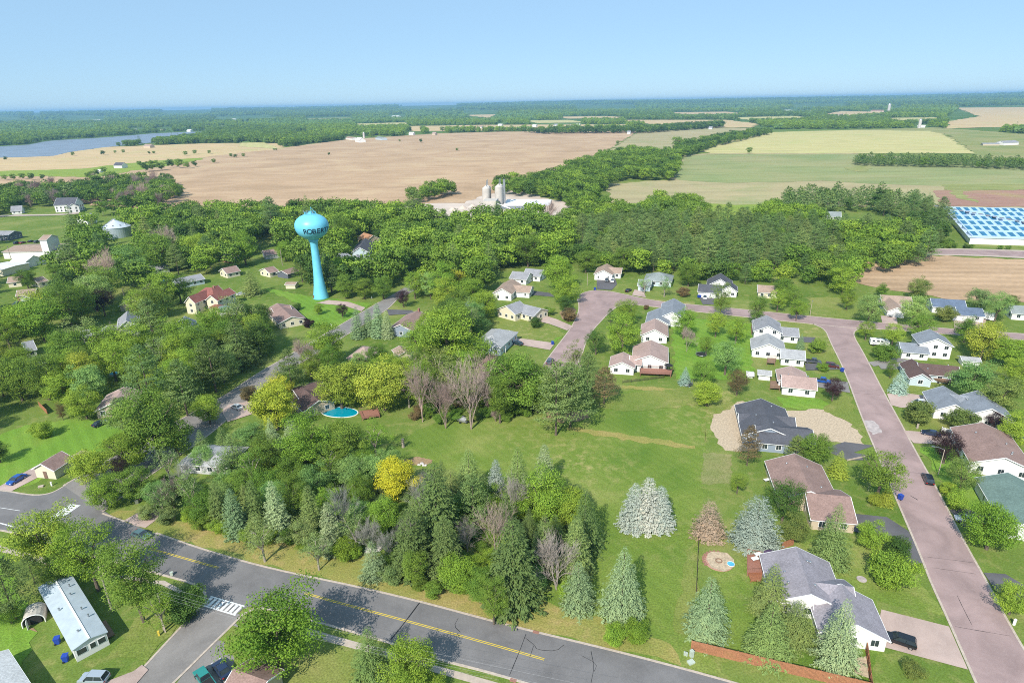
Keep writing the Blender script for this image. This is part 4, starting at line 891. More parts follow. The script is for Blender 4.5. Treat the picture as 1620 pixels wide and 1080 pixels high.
house('cream shed with tan roof just left of the tower stem', [((454, 446), (469, 446), 3.0, 2.4, 2.4)], 'cream', 'tan', cat='shed', name='garden_shed', windows=False)
house('little white shed with pointed gable, left one of the pair right of the tower', [((565, 402), (567, 406), 4.0, 2.4, 2.6)], 'white', 'grey', cat='shed', name='garden_shed', windows=False)
house('larger white shed with grey roof, right one of the pair right of the tower', [((584, 400), (579, 406), 4.6, 3.0, 3.0)], 'white', 'grey', cat='shed', name='garden_shed', windows=False)
house('dark roofed blue house behind the shed pair right of the tower', [((578, 377), (569, 391), 7.0, 5.0, 4.0)], 'lblue', 'dark')
house('house with faded orange roof behind the dark roofed blue one', [((576, 368), (590, 372), 6.5, 5.0, 3.6)], 'tan', 'orange')
house('narrow white gabled house right behind the tower stem', [((514, 395), (517, 400), 6.5, 3.2, 3.6)], 'white', 'grey')
house('grey house partly hidden by a hedge between the tower and the shed pair', [((527, 403), (545, 398), 5.2, 4.5, 3.0)], 'white', 'grey')
house('long pale roofed house sunk in the dark pine belt', [((1302, 334), (1330, 335), 6.0, 6, 3.2)], 'grey', 'sage')
# far farms
far = [('white farmhouse with dark roof alone on the low ridge', (183, 257), (196, 257), 9, 6, 5, 'white', 'dark'), ('small white shed beside the lone ridge farmhouse', (155, 268), (160, 268), 5, 3, 3, 'white', 'white'),
       ('white barn at the edge of the far field beside the silo', (566, 217), (573, 218), 12, 8, 6, 'white', 'white'), ('long pale farm building left of the far field barn', (550, 216), (561, 217), 8, 7, 5, 'white', 'tan'),
       ('grey roofed farm shed right of the far field barn', (598, 216), (608, 217), 8, 8, 5, 'lblue', 'sage'), ('white machine shed by the windbreak at right', (1583, 223), (1606, 222), 8, 8, 5, 'white', 'grey'),
       ('long low barn left of the white machine shed', (1554, 226), (1580, 226), 5, 6, 3.6, 'tan', 'grey'), ('green roofed barn inside the conifer windbreak', (1597, 252), (1612, 252), 9, 7, 4, 'green', 'green'),
       ('tiny white barn on the horizon side of the yellow hay field', (1452, 198), (1464, 198), 7, 6, 4, 'white', 'white'), ('white house by the hedgerow east of the large field', (993, 207), (998, 207), 9, 5, 5, 'white', 'grey'),
       ('small white house left of the hedgerow, beyond the large field', (850, 206), (857, 206), 9, 6, 5, 'white', 'grey'), ('tan house on the far rise right of the centre', (1122, 200), (1127, 200), 9, 6, 5, 'white', 'grey'),
       ('long white building across the lake in the woods', (147, 189), (160, 189), 12, 14, 8, 'white', 'white'), ('long white sheds in the woods at centre left', (468, 209), (486, 209), 8, 9, 5, 'white', 'white'),
       ('white house on the far lakeshore', (213, 204), (217, 204), 9, 6, 5, 'white', 'grey'), ('pale house on the lakeshore near its right end', (255, 203), (260, 203), 9, 6, 5, 'tan', 'grey'),
       ('pale roofed house among trees below the lake', (230, 228), (240, 228), 9, 7, 5, 'tan', 'tan'), ('large grey roofed hall in the distant woods', (622, 183), (632, 183), 12, 16, 8, 'white', 'white'),
       ('white farm building on the skyline side right', (1242, 174), (1252, 174), 12, 16, 8, 'white', 'white'), ('red roofed barn in the distant trees right of centre', (1380, 174), (1402, 174), 12, 14, 8, 'tan', 'red'),
       ('pale house far beyond the wide field at centre', (685, 209), (690, 209), 9, 6, 5, 'tan', 'pink'), ('white house near the tall trees at centre right', (648, 209), (655, 209), 9, 6, 5, 'white', 'white')]
for lb, a, b, zr, hw, ze, wl_, rf_ in far:
    house(lb, [(a, b, zr, hw, ze)], wl_, rf_, windows=False, cat='farm building', name='farm_building')
# the subdivision of pale houses in the distance
sub = [(838, 200), (846, 197), (880, 196), (900, 197), (915, 196), (922, 200), (1330, 180), (1268, 176), (1280, 175), (1420, 171), (300, 205), (352, 200), (390, 194), (370, 188), (60, 186), (760, 199), (792, 196)]
for i, (x, y) in enumerate(sub):
    house('tiny pale house in the scattered settlement near the horizon', [((x - 3, y), (x + 3, y), 9, 7, 5)], 'white', ('tan', 'white', 'grey')[i % 3], windows=False, cat='house', name='distant_house', group='pale houses scattered towards the horizon')

for lb, a, b, wl_, rf_, zr in (('tan roofed house deep in the trees at the left edge, above the grey hip roof', (14, 438), (34, 436), 'cream', 'tan', 5), ('white house with grey roof half hidden beside the brick garage house', (104, 462), (122, 458), 'white', 'grey', 5.4),
    ('brown roofed house among the trees left of the big dark brown roof', (132, 436), (152, 432), 'tan', 'brown', 5.4), ('white house glimpsed low in the canopy under the grey hip roof', (128, 523), (142, 520), 'white', 'lgrey', 5), ('white gabled cottage near the left edge in dense trees', (36, 541), (50, 538), 'white', 'grey', 5.4),
    ('small white building in the dense gardens below the gabled cottage', (62, 572), (72, 570), 'white', 'lgrey', 4), ('brown roofed house between ranch and carport house', (352, 424), (372, 420), 'cream', 'brown', 5.2), ('orange walled house with tan roof above the victorian house', (356, 402), (370, 399), 'brick', 'tan', 5.2),
    ('grey roofed house behind the long ranch, deep in shade', (232, 420), (262, 415), 'grey', 'grey', 5), ('white roofed house at the far left behind the shop lot', (100, 408), (118, 406), 'white', 'tan', 5), ('pale house beside the meadow road at the far left', (18, 326), (34, 325), 'white', 'grey', 7), ('grey house with mauve roof right of the grain bin', (232, 372), (252, 370), 'grey', 'pink', 6)):
    house(lb, [(a, b, zr, 4.4, 3.0)], wl_, rf_)
# ------------------------------------------------------------------ water tower
def water_tower():
    p = W3(508, 471); root = empty('water_tower', p, 0, label='turquoise water tower with round bulb on a flared stem, town lettering on it', cat='water tower')
    m, nt, b = newmat('turquoise tank paint'); n = noise(nt, 0.25, 5, 0.6, coords(nt))
    nt.links.new(ramp(nt, n.outputs[0], [(0.3, (0.135, 0.50, 0.66)), (0.7, (0.175, 0.57, 0.73))]).outputs[0], b.inputs['Base Color']); b.inputs['Roughness'].default_value = 0.42
    stem = MB().lathe([(3.95, -0.1), (3.85, 0.4), (3.3, 3.0), (2.7, 6.5), (2.25, 11), (1.95, 17), (1.75, 23), (1.72, 26.5), (2.0, 28.0), (2.7, 29.2)], 40); stem.build('stem', m, root, True)
    prof = [(2.68, 29.15), (3.6, 29.7), (5.0, 30.5), (6.3, 31.6), (7.2, 32.9), (7.7, 34.2), (7.85, 35.4), (7.7, 36.7), (7.2, 37.9), (6.3, 39.0), (5.1, 39.9), (3.6, 40.6), (2.0, 41.0), (0.3, 41.15)]
    MB().lathe(prof, 56).build('tank', m, root, True)
    rl = MB(); n = 16
    for i in range(n):
        a = i * 2 * math.pi / n; c, s = math.cos(a), math.sin(a); rl.tube((2.6 * c, 2.6 * s, 40.7), (2.6 * c, 2.6 * s, 42.0), .05, .05, 5)
        a2 = (i + 1) * 2 * math.pi / n
        for zz in (41.4, 42.0): rl.tube((2.6 * c, 2.6 * s, zz), (2.6 * math.cos(a2), 2.6 * math.sin(a2), zz), .045, .045, 5)
    rl.build('railing', m, root)
    for (x, y, h, nm) in ((0.5, 0, 44.4, 'mast'), (-1.6, .8, 42.6, 'antenna'), (-2.6, -.6, 42.8, 'antenna'), (1.7, -1.2, 42.4, 'antenna')):
        q = MB().tube((x, y, 40.8), (x, y, h), .09, .06, 6); q.box((x, y, h - .5), (.35, .2, .7) if nm == 'antenna' else (.12, .12, .2)); q.build(nm, M['metal'] if nm == 'antenna' else m, root)
    st = MB().tube((0.5, 0, 44.2), (3.9, -1.0, 40.6), .07, .07, 5); st.build('ladder', m, root)
    hb = MB().box((0.0, .4, 41.5), (1.4, 1.4, .9)); hb.build('hatch', m, root)
    # door at the foot
    da = R(-140); d = MB().box((3.75 * math.cos(da), 3.75 * math.sin(da), 1.1), (.15, 1.0, 2.1), da); d.build('door', M['door'], root)
    # lettering, one mesh per letter, wrapped on the bulb
    view = math.atan2(-p.y, -p.x); step = R(15.2); ink = plain('navy lettering', (0.012, 0.03, 0.06), 0.5)
    z_ = [q[1] for q in prof]; r_ = [q[0] for q in prof]
    for i, ch in enumerate('ROBERTS'):
        cu = bpy.data.curves.new('letter', 'FONT'); cu.body = ch; cu.size = 3.4; cu.align_x = 'CENTER'; cu.offset = 0.03; cu.resolution_u = 3
        to = bpy.data.objects.new('letter', cu); COL.objects.link(to)
        bpy.context.view_layer.update(); dg = bpy.context.evaluated_depsgraph_get(); me = bpy.data.meshes.new_from_object(to.evaluated_get(dg)); bpy.data.objects.remove(to)
        import bmesh
        bm = bmesh.new(); bm.from_mesh(me); bmesh.ops.triangulate(bm, faces=bm.faces)
        for _ in range(2): bmesh.ops.subdivide_edges(bm, edges=[e for e in bm.edges if e.calc_length() > 0.4], cuts=1, use_grid_fill=False); bmesh.ops.triangulate(bm, faces=bm.faces)
        cen = view + R(20) + (i - 3) * step; cen = view - R(-0) + (i - 3) * step + R(21)
        for v in bm.verts:
            x, z = v.co.x, v.co.y + 32.9; r = float(np.interp(z, z_, r_)) + 0.09; a = cen + x / 7.7
            v.co = (r * math.cos(a), r * math.sin(a), z)
        bm.to_mesh(me); bm.free(); me.materials.clear(); me.materials.append(ink); o = bpy.data.objects.new('letter', me); COL.objects.link(o); o.parent = root
    TREES.append((p.x, p.y, 22)); TREES.append((p.x + 2, p.y - 12, 20))
TREES = []
water_tower()

# ------------------------------------------------------------------ vehicles
PAINT = {}
def paint(c):
    if c not in PAINT:
        m, nt, b = newmat('car paint'); b.inputs['Base Color'].default_value = (*c, 1); b.inputs['Metallic'].default_value = 0.25; b.inputs['Roughness'].default_value = 0.28
        b.inputs['Coat Weight'].default_value = 0.6; PAINT[c] = m
    return PAINT[c]
CAR = dict(   # lower body profile (x, z), greenhouse (x0, x1, roof x0, roof x1, roof z), length
    sedan=([(-2.3, .35), (-2.3, .75), (-2.2, .92), (-1.5, .98), (1.0, .95), (2.0, .82), (2.28, .62), (2.3, .35)], (-1.75, 1.15, -1.1, .35, 1.43), .98),
    suv=([(-2.3, .4), (-2.33, .95), (-2.2, 1.1), (1.05, 1.08), (2.05, .98), (2.3, .75), (2.32, .4)], (-2.25, 1.25, -1.9, .5, 1.75), 1.09),
    van=([(-2.5, .4), (-2.5, 1.0), (-2.45, 1.15), (1.3, 1.12), (2.2, .95), (2.45, .7), (2.45, .4)], (-2.45, 1.9, -2.3, .9, 1.85), 1.13),
    pickup=([(-2.75, .5), (-2.75, 1.05), (-.6, 1.05), (1.4, 1.08), (2.5, 1.0), (2.7, .8), (2.7, .45)], (-.65, 1.5, -.45, .85, 1.85), 1.06))
CARMESH = {}
def car_parts(kind):
    if kind in CARMESH: return CARMESH[kind]
    prof, (g0, g1, r0, r1, rz), belt = CAR[kind]; W = 0.92; P = []
    b = MB(); n = len(prof)
    for (s, ins, dz) in ((-1, 0.0, 0), (1, 0.0, 0)): pass
    rows = []
    for y, k in ((-W, 0.94), (-W + .10, 1.0), (W - .10, 1.0), (W, 0.94)):
        rows.append([(x * (0.985 if k < 1 else 1), y, z if z < .6 else z * k + (1 - k) * .6) for x, z in prof])
    vs = [v for r in rows for v in r]; fs = []
    for i in range(3):
        for j in range(n): a = i * n + j; c = i * n + (j + 1) % n; fs.append((a, a + n, c + n, c))
    fs += [tuple(range(n)), tuple(3 * n + i for i in range(n - 1, -1, -1))]
    b.add(vs, fs)
    # roof panel and pillars in paint
    wr = .70; wb = .86
    b.box(((r0 + r1) / 2, 0, rz), (r1 - r0 + .06, 2 * wr, .07))
    for sx_, xb, xr in ((-1, g0, r0), (1, g1, r1)):
        for s in (-1, 1): b.tube((xb, s * wb, belt - .02), (xr, s * wr, rz), .05, .05, 4)
    for s in (-1, 1): b.tube(((g0 + g1) / 2 - .1, s * wb, belt), ((r0 + r1) / 2, s * wr, rz), .045, .045, 4)
    g = MB(); vs = [(g0, -wb, belt - .03), (g1, -wb, belt - .03), (g1, wb, belt - .03), (g0, wb, belt - .03), (r0, -wr, rz), (r1, -wr, rz), (r1, wr, rz), (r0, wr, rz)]
    g.add(vs, [(0, 1, 5, 4), (1, 2, 6, 5), (2, 3, 7, 6), (3, 0, 4, 7), (4, 5, 6, 7)])
    out = [('body', b.mesh('body', None), 'paint', (0, 0, 0)), ('windows', g.mesh('windows', M['glass']), None, (0, 0, 0))]
    if kind == 'pickup':
        bd = MB().box((-1.7, 0, 1.06), (1.95, 1.5, .04)); out.append(('cargo_bed', bd.mesh('cargo_bed', M['black']), None, (0, 0, 0)))
    w = MB().tube((0, -.11, 0), (0, .11, 0), .34, .34, 14); r = MB().tube((0, -.125, 0), (0, .125, 0), .2, .2, 10)
    wm, rm = w.mesh('tyre', M['black']), r.mesh('rim', M['metal'])
    L = prof[-1][0]; x1 = L - .85; x0 = prof[0][0] + .85
    for x in (x0, x1):
        for s in (-1, 1): out.append(('wheel', wm, rm, (x, s * .83, .34)))
    hl = MB().box((0, 0, 0), (.1, .34, .16)).mesh('headlight', M['headlens']); tl = MB().box((0, 0, 0), (.08, .3, .18)).mesh('tail_light', M['redlens'])
    for s in (-1, 1): out.append(('headlight', hl, None, (L - .05, s * .66, .68))); out.append(('tail_light', tl, None, (prof[0][0] + .0, s * .7, .82)))
    mi = MB().box((0, 0, 0), (.12, .2, .14)).mesh('mirror', M['black'])
    for s in (-1, 1): out.append(('mirror', mi, None, (g1 - .35, s * 1.0, belt + .02)))
    CARMESH[kind] = out; return out
def car(kind, px, toward, col, label, name='parked_car', cat='car', group=None, z=0.03, scale=1.0):
    """px: wheels' centre on the ground; toward: pixel on the ground the bonnet points at"""
    p = W3(*px); q = W3(*toward); rz = math.atan2(q.y - p.y, q.x - p.x); p.z = z
    root = empty(name, p, rz, label=label, cat=cat, group=group); root.scale = (scale,) * 3
    for nm, me, extra, loc in car_parts(kind):
        o = bpy.data.objects.new(nm, me); COL.objects.link(o); o.parent = root; o.location = loc
        if extra == 'paint':
            me2 = me.copy(); me2.materials.clear(); me2.materials.append(paint(col)); o.data = me2
        elif extra is not None: r = bpy.data.objects.new('rim', extra); COL.objects.link(r); r.parent = o
    return root
BLK, WHT, SIL, BLU, GRN, RED, GRY, NVY = (.012, .013, .018), (.75, .75, .75), (.42, .47, .52), (.01, .09, .38), (.03, .28, .24), (.25, .02, .02), (.10, .11, .12), (.02, .035, .08)
car('suv', (1424, 1017), (1385, 1004), BLK, 'glossy black car on the concrete drive beside the purple grey roof', name='parked_car')
car('suv', (1467, 761), (1452, 728), BLK, 'black car parked on the long street below the lamp')
car('sedan', (1472, 688), (1450, 684), NVY, 'dark blue car on the drive below the shrub with two posts')
car('sedan', (375, 646), (360, 640), WHT, 'white car parked off the tree lined street near the yellow tree')
car('sedan', (27, 761), (5, 774), BLU, 'bright blue car on the drive of the tiny brown roofed building')
car('suv', (870, 574), (876, 565), GRY, 'dark grey car at the kerb at the south end of the cul de sac street')
car('suv', (150, 1077), (120, 1076), SIL, 'silver car cut by the bottom edge near the mobile home', name='parked_car')
car('sedan', (352, 1062), (334, 1038), NVY, 'dark blue car parked beside the maroon roof at bottom left')
car('pickup', (325, 1078), (305, 1050), GRN, 'green pickup parked beside the dark blue car at bottom left', name='pickup_truck', cat='pickup')
car('sedan', (224, 849), (262, 862), (.10, .17, .17), 'teal grey car driving on the main road in tree shade', name='moving_car')
car('sedan', (1529, 825), (1512, 822), SIL, 'silver car in the shaded drive right of the long street')
car('pickup', (1300, 605), (1318, 608), BLU, 'bright blue pickup next to the mauve roofed house', name='pickup_truck', cat='pickup')
car('pickup', (1286, 574), (1304, 576), GRY, 'grey pickup on the drive of the grey roofed house', name='pickup_truck', cat='pickup')
car('suv', (1316, 581), (1330, 583), (.12, .03, .03), 'dark maroon car on the drive nearest the long street')
car('suv', (969, 446), (967, 454), WHT, 'white car on the drive at the head of the cul de sac')
car('suv', (960, 445), (958, 453), GRY, 'dark car left of the white one at the head of the cul de sac')
car('sedan', (994, 461), (1003, 456), BLK, 'black car at the kerb below the sage grey roof')
car('van', (1115, 472), (1114, 482), WHT, 'white van on the dark drive below the black roofed house')
car('sedan', (819, 545), (800, 540), (.02, .05, .06), 'dark teal car on the curved drive of the grey hip roofed house')
car('pickup', (45, 477), (32, 479), WHT, 'white pickup in front of the brick garage house', name='pickup_truck', cat='pickup')
car('sedan', (27, 482), (18, 486), GRY, 'dark car at the kerb left of the white pickup')
car('suv', (57, 476), (52, 480), NVY, 'dark blue car right of the white pickup')
car('sedan', (382, 467), (392, 466), WHT, 'white car right of the victorian house')
car('suv', (1408, 500), (1406, 508), GRY, 'dark car in front of the pale garage between two sage trees')
car('sedan', (160, 672), (172, 667), NVY, 'dark blue car in the shade under the tan roofed house at left')
car('van', (1456, 641), (1440, 640), WHT, 'white van on the wide drive by the blue spruce')
car('sedan', (1450, 650), (1432, 648), SIL, 'silver car just below the white van')
car('sedan', (590, 391), (580, 393), WHT, 'pale car beside the faded orange roofed house')
for i, (x, y) in enumerate(((57, 384), (67, 385), (44, 386), (35, 387))): car(('sedan', 'suv')[i % 2], (x - 8, y - 1), (x, y - 3), (BLK, GRY, RED, NVY)[i], ('black', 'grey', 'dark red', 'navy')[i] + ' car parked on the lot of the shop building')
# motorhomes and boats: box body with cab
def motorhome(px, toward, label, L=8.0, w_=2.5, h=3.0, col=None):
    p = W3(*px); q = W3(*toward); root = empty('motorhome', p, math.atan2(q.y - p.y, q.x - p.x), label=label, cat='motorhome')
    b = MB().box((0, 0, h / 2 + .45), (L, w_, h - .5)); b.box((L / 2 + .3, 0, h - .25), (1.2, w_ - .1, .9)); b.build('body', M['white'], root)
    st = MB().box((0, 0, 1.3), (L - .6, w_ + .03, .25)); st.build('stripe', M['roof_grey'], root)
    wd = MB()
    for x in (-L * .3, 0, L * .25): wd.box((x, 0, 2.1), (.9, w_ + .05, .6))
    wd.build('windows', M['glass'], root)
    cb = MB().box((L / 2 + .7, 0, 1.2), (1.6, w_ - .3, 1.4)); cb.build('cab', M['white'], root); ws = MB().box((L / 2 + 1.45, 0, 1.65), (.2, w_ - .5, .6)); ws.build('windscreen', M['glass'], root)
    ac = MB().box((0, 0, h + .35), (1.0, .8, .28)); ac.build('air_conditioner', M['metal'], root)
    for x in (-L * .28, L * .42):
        for s in (-1, 1): t = MB().tube((x, s * (w_ / 2 - .2), .42), (x, s * (w_ / 2 + .04), .42), .42, .42, 12); t.build('wheel', M['black'], root)
motorhome((1546, 503), (1562, 506), 'white motorhome beside the blue metal roofed house', L=9)
motorhome((1387, 546), (1398, 547), 'pale grey camper trailer on the drive left of the two storey house', L=5, h=2.3)
def boat(px, toward, label, L=7, col='deck', z=0.8):
    p = W3(*px); q = W3(*toward); root = empty('boat', p, math.atan2(q.y - p.y, q.x - p.x), label=label, cat='boat')
    mb = MB(); vs = []; xs = [(-.5, .85), (-.2, 1), (.2, .95), (.42, .6), (.5, .08)]
    for x, w_ in xs:
        for y, zz in ((-1.15 * w_, 1.5), (-.7 * w_, .6), (0, .45), (.7 * w_, .6), (1.15 * w_, 1.5), (0, 1.75)): vs.append((x * L, y, zz))
    fs = []
    for i in range(len(xs) - 1):
        for j in range(6): a = i * 6 + j; b = i * 6 + (j + 1) % 6; fs.append((a, b, b + 6, a + 6))
    fs += [(5, 4, 3, 2, 1, 0), tuple(24 + k for k in range(6))]
    mb.add(vs, fs); mb.build('hull', M[col], root)
    t = MB().box((0, 0, .4), (L * .9, .15, .12)); t.build('trailer', M['metal'], root)
    for s in (-1, 1): w_ = MB().tube((-.6, s * .8, .3), (-.6, s * 1.0, .3), .3, .3, 10); w_.build('wheel', M['black'], root)
    m_ = MB().box((-L * .5 - .2, 0, 1.3), (.4, .5, .9)); m_.build('motor', M['black'], root)
boat((1481, 604), (1462, 600), 'long boat under a brown cover on its trailer by the pale blue house', L=9)
boat((728, 667), (715, 663), 'pale covered boat lying under the bare trees at the lawn edge', L=5.2, col='roof_lgrey')

# ------------------------------------------------------------------ mobile home, arched shed
def mobile_home():
    A = W3(86, 916, 3.4); B = W3(140, 1008, 3.4); c = (A + B) / 2; c.z = 0; d = (B - A).normalized(); L = (B - A).length + .5
    rz = math.atan2(d.y, d.x); root = empty('mobile_home', c, rz, label='long pale blue roofed mobile home on the grass at lower left', cat='mobile home')
    W = 2.5; zr, ze = 3.6, 3.0
    rm = plain('pale metal roof', (0.42, 0.48, 0.52), 0.5, var=0.10, scale=0.6); w = MB().box((0, 0, ze / 2 + .02), (L, 2 * W, ze)); w.add([(L / 2, -W, ze), (L / 2, W, ze), (L / 2, 0, zr - .03), (-L / 2, -W, ze), (-L / 2, W, ze), (-L / 2, 0, zr - .03)], [(0, 1, 2), (3, 5, 4)]); w.build('wall', M['wall_white'], root)
    r = MB()
    for s in (-1, 1):
        v = [(-L / 2 - .25, 0, zr), (L / 2 + .3, 0, zr), (L / 2 + .3, s * (W + .25), ze - .04), (-L / 2 - .25, s * (W + .25), ze - .04)]; r.add(v + [(x, y, z - .1) for x, y, z in v], [(0, 1, 2, 3), (7, 6, 5, 4), (0, 4, 5, 1), (1, 5, 6, 2), (2, 6, 7, 3), (3, 7, 4, 0)])
    ro = r.build('roof', rm, root); cp = MB().box((0, 0, zr + .03), (L + .5, .3, .06)); cp.build('ridge_cap', M['white'], ro)
    rnd = random.Random(3)
    for i in range(7):
        y = (-1.3, 1.4, .9, -1.6, 1.2, 1.5, -.8)[i]; x = L * (-.42 + .13 * i); v = MB().tube((x, y, 3.0), (x, y, 3.75), .13, .13, 7); v.tube((x, y, 3.75), (x, y, 3.85), .2, .16, 7); v.build('roof_vent', M['metal'], ro)
    for y, w_ in ((-1.45, 1.6), (0.25, 1.0), (1.6, 1.3)):
        f = MB().box((L / 2 + .02, y, 1.75), (.06, w_, 1.2)); fo = f.build('window', M['trim'], root); p = MB().box((L / 2 + .06, y, 1.75), (.03, w_ - .2, 1.0)); p.build('pane', M['glass'], fo)
    for i in range(6):
        for s in (-1, 1):
            x = -L / 2 + L * (i + .5) / 6; f = MB().box((x, s * (W + .02), 1.75), (1.1, .06, 1.0)); fo = f.build('window', M['trim'], root); p = MB().box((x, s * (W + .06), 1.75), (.9, .03, .8)); p.build('pane', M['glass'], fo)
    dk = MB().box((L / 2 - 4, W + .7, .35), (5, 1.2, .12)); dk.build('side_step', M['deck'], root)
    FOOT.append([tuple((c + d * a + Vector((-d.y, d.x, 0)) * b)[:2]) for a, b in ((-L / 2, -W), (L / 2, -W), (L / 2, W), (-L / 2, W))])
mobile_home()
def arched_shed():
    p = W3(57, 978); root = empty('arched_shed', p, R(-62), label='small round topped beige shed beside the mobile home', cat='shed')
    pr = [(math.cos(t) * 1.7, 0.9 + 1.35 * math.sin(t)) for t in np.linspace(0, math.pi, 9)]; pr = [(1.7, 0)] + pr + [(-1.7, 0)]; n = len(pr); L = 3.6
    sh = MB().add([(x, y, z) for x in (-L / 2, L / 2) for y, z in pr], [(i, i + 1, n + i + 1, n + i) for i in range(n - 1)] + [tuple(range(n))]); sh.build('shell', plain('beige ribbed metal', (0.50, 0.46, 0.40), 0.5, var=.15), root)
    fr = MB()
    for i in range(n - 1): fr.tube((L / 2, pr[i][0], pr[i][1]), (L / 2, pr[i + 1][0], pr[i + 1][1]), .09, .09, 5)
    fr.build('arch_frame', M['white'], root); dr = MB().box((L / 2 + .5, -.85, .9), (1.0, .06, 1.7)); dr.build('door', M['white'], root)
    dr = MB().box((L / 2 - .3, 0, 1.0), (.05, 2.4, 1.9)); dr.build('interior_shade_panel', M['black'], root)  # black panel standing in for the shade inside the shed
arched_shed()
house('maroon roofed garage corner at the bottom edge beside the dark blue car', [((372, 1058), (420, 1075), 4.2, 3.2, 2.8)], 'tan', 'brown', cat='garage', name='garage', windows=False)
house('white gable end poking in at the bottom left corner', [((-30, 1040), (6, 1100), 4.0, 3.0, 2.8)], 'white', 'white', windows=False)

# ------------------------------------------------------------------ fences
def fence(px, label, h=1.8, mat='wood', name='timber_fence', post=2.4, gap=False):
    P = [W3(*q) for q in px]; root = empty(name, P[0], 0, label=label, cat='fence'); o = P[0]
    for i in range(len(P) - 1):
        a, b = P[i] - o, P[i + 1] - o; L = (b - a).length; n = max(1, round(L / post)); t = (b - a) / L; rz = math.atan2(t.y, t.x); nn = Vector((-t.y, t.x, 0))
        for k in range(n):
            c = a + t * (L * (k + .5) / n); pb = MB(); w_ = L / n
            if gap:
                for zz in (.35, .75, 1.15): pb.box((c.x, c.y, zz * h / 1.3), (w_, .04, .12), rz)
            else:
                m = int(w_ / .16)
                for j in range(m):
                    q = c + t * ((j + .5) / m - .5) * w_; pb.box((q.x, q.y, h / 2 + (.012 if j % 2 else 0)), (.145, .03, h - .05), rz)
                for zz in (.35, h - .35): pb.box((c.x + nn.x * .045, c.y + nn.y * .045, zz), (w_, .05, .09), rz)
            pb.build('board_panel', M[mat], root)
            p_ = a + t * (L * k / n); MB().box((p_.x + nn.x * .06, p_.y + nn.y * .06, h / 2), (.1, .1, h + .08), rz).build('post', M[mat], root)
        MB().box((b.x + nn.x * .06, b.y + nn.y * .06, h / 2), (.1, .1, h + .08), rz).build('post', M[mat], root)
M['cedar'] = plain('red cedar boards', (0.36, 0.155, 0.08), 0.75, var=.3, scale=5)
M['dkfence'] = plain('dark weathered rail', (0.07, 0.05, 0.035), 0.8, var=.3)
M['vinyl'] = plain('white vinyl', (0.75, 0.74, 0.72), 0.4, var=.03)
fence([(1093, 1028), (1378, 1096)], 'long reddish board fence running along the bottom right garden', 2.2, 'cedar')
fence([(1378, 1096), (1370, 1030)], 'short return fence closing the garden at the white garage', 1.9, 'cedar')
fence([(1105, 850), (1101, 937)], 'low dark rail fence along the west edge of the play circle garden', 1.2, 'dkfence', 'rail_fence', 2.6, True)
fence([(1237, 868), (1255, 862)], 'short reddish board fence behind the tall blue spruce', 1.8, 'cedar')
fence([(1489, 683), (1530, 695)], 'white vinyl fence segment left of the brown hip roofed house', 1.6, 'vinyl', 'vinyl_fence', 2.4)
fence([(1585, 694), (1640, 702)], 'white vinyl fence segment right of the brown hip roofed house', 1.8, 'vinyl', 'vinyl_fence', 2.4)
fence([(1372, 722), (1340, 729)], 'low pale edging fence beside the dark drive', .5, 'walk', 'edging_fence', 3)
fence([(1050, 598), (1012, 603), (985, 606)], 'thin grey fence behind the deck house facing the open lawn', 1.1, 'dkfence', 'rail_fence', 2.6, True)
fence([(62, 642), (75, 655)], 'short orange board fence under the trees at left', 1.8, 'cedar')
# ------------------------------------------------------------------ decks
def deck(poly, z, label, rail=True, mat='wood', stairs=True):
    P = [W3(*q, z) for q in poly]; c = sum(P, Vector()) / len(P); c.z = 0; root = empty('deck', c, 0, label=label, cat='deck')
    Q = [(p.x - c.x, p.y - c.y) for p in P]; MB().prism(Q, z - .15, z).build('platform', M[mat], root)
    po = MB(); 
    for q in Q: po.tube((q[0] * .96, q[1] * .96, 0), (q[0] * .96, q[1] * .96, z - .1), .09, .09, 6)
    po.build('support_posts', M[mat], root)
    if rail:
        for i in range(len(Q)):
            a = Vector((*Q[i], 0)); b = Vector((*Q[(i + 1) % len(Q)], 0)); L = (b - a).length; t = (b - a) / L; r = MB(); rz = math.atan2(t.y, t.x)
            m = (a + b) / 2; r.box((m.x, m.y, z + .98), (L, .09, .06), rz); r.box((m.x, m.y, z + .12), (L, .05, .05), rz)
            for k in range(int(L / .45)): q = a + t * (k + .5) * .45; r.box((q.x, q.y, z + .5), (.035, .035, .9), rz)
            r.build('railing', M[mat], root)
    return root
M['reddeck'] = plain('reddish deck boards', (0.30, 0.14, 0.10), .8, var=.25, scale=4)
deck([(1182, 874), (1241, 886), (1238, 902), (1182, 905)], 1.0, 'reddish timber deck with furniture behind the purple grey roofed house', mat='reddeck')
deck([(1182, 903), (1207, 903), (1204, 918), (1188, 918)], 0.5, 'lower step platform at the corner of the reddish timber deck', rail=False, mat='wood')
deck([(1012, 582), (1064, 584), (1062, 592), (1012, 590)], 1.3, 'raised deck with umbrella behind the pinkish roofed house', mat='reddeck')
deck([(1215, 566), (1228, 567), (1226, 574), (1213, 573)], 1.2, 'small timber deck behind the grey roofed house on the street', mat='deck')
deck([(1219, 602), (1234, 603), (1234, 614), (1218, 613)], 1.0, 'old timber deck between the white shed and the mauve roofed house', mat='deck')
deck([(790, 541), (803, 543), (800, 552), (786, 549)], 1.6, 'covered porch deck of the grey hip roofed house', mat='white')
deck([(1188, 515), (1196, 514), (1198, 525), (1189, 527)], 0.8, 'weathered deck west of the slate grey corner house', mat='deck')
deck([(568, 650), (596, 647), (601, 657), (573, 662)], .8, 'reddish timber deck on the east side of the swimming pool', mat='reddeck')
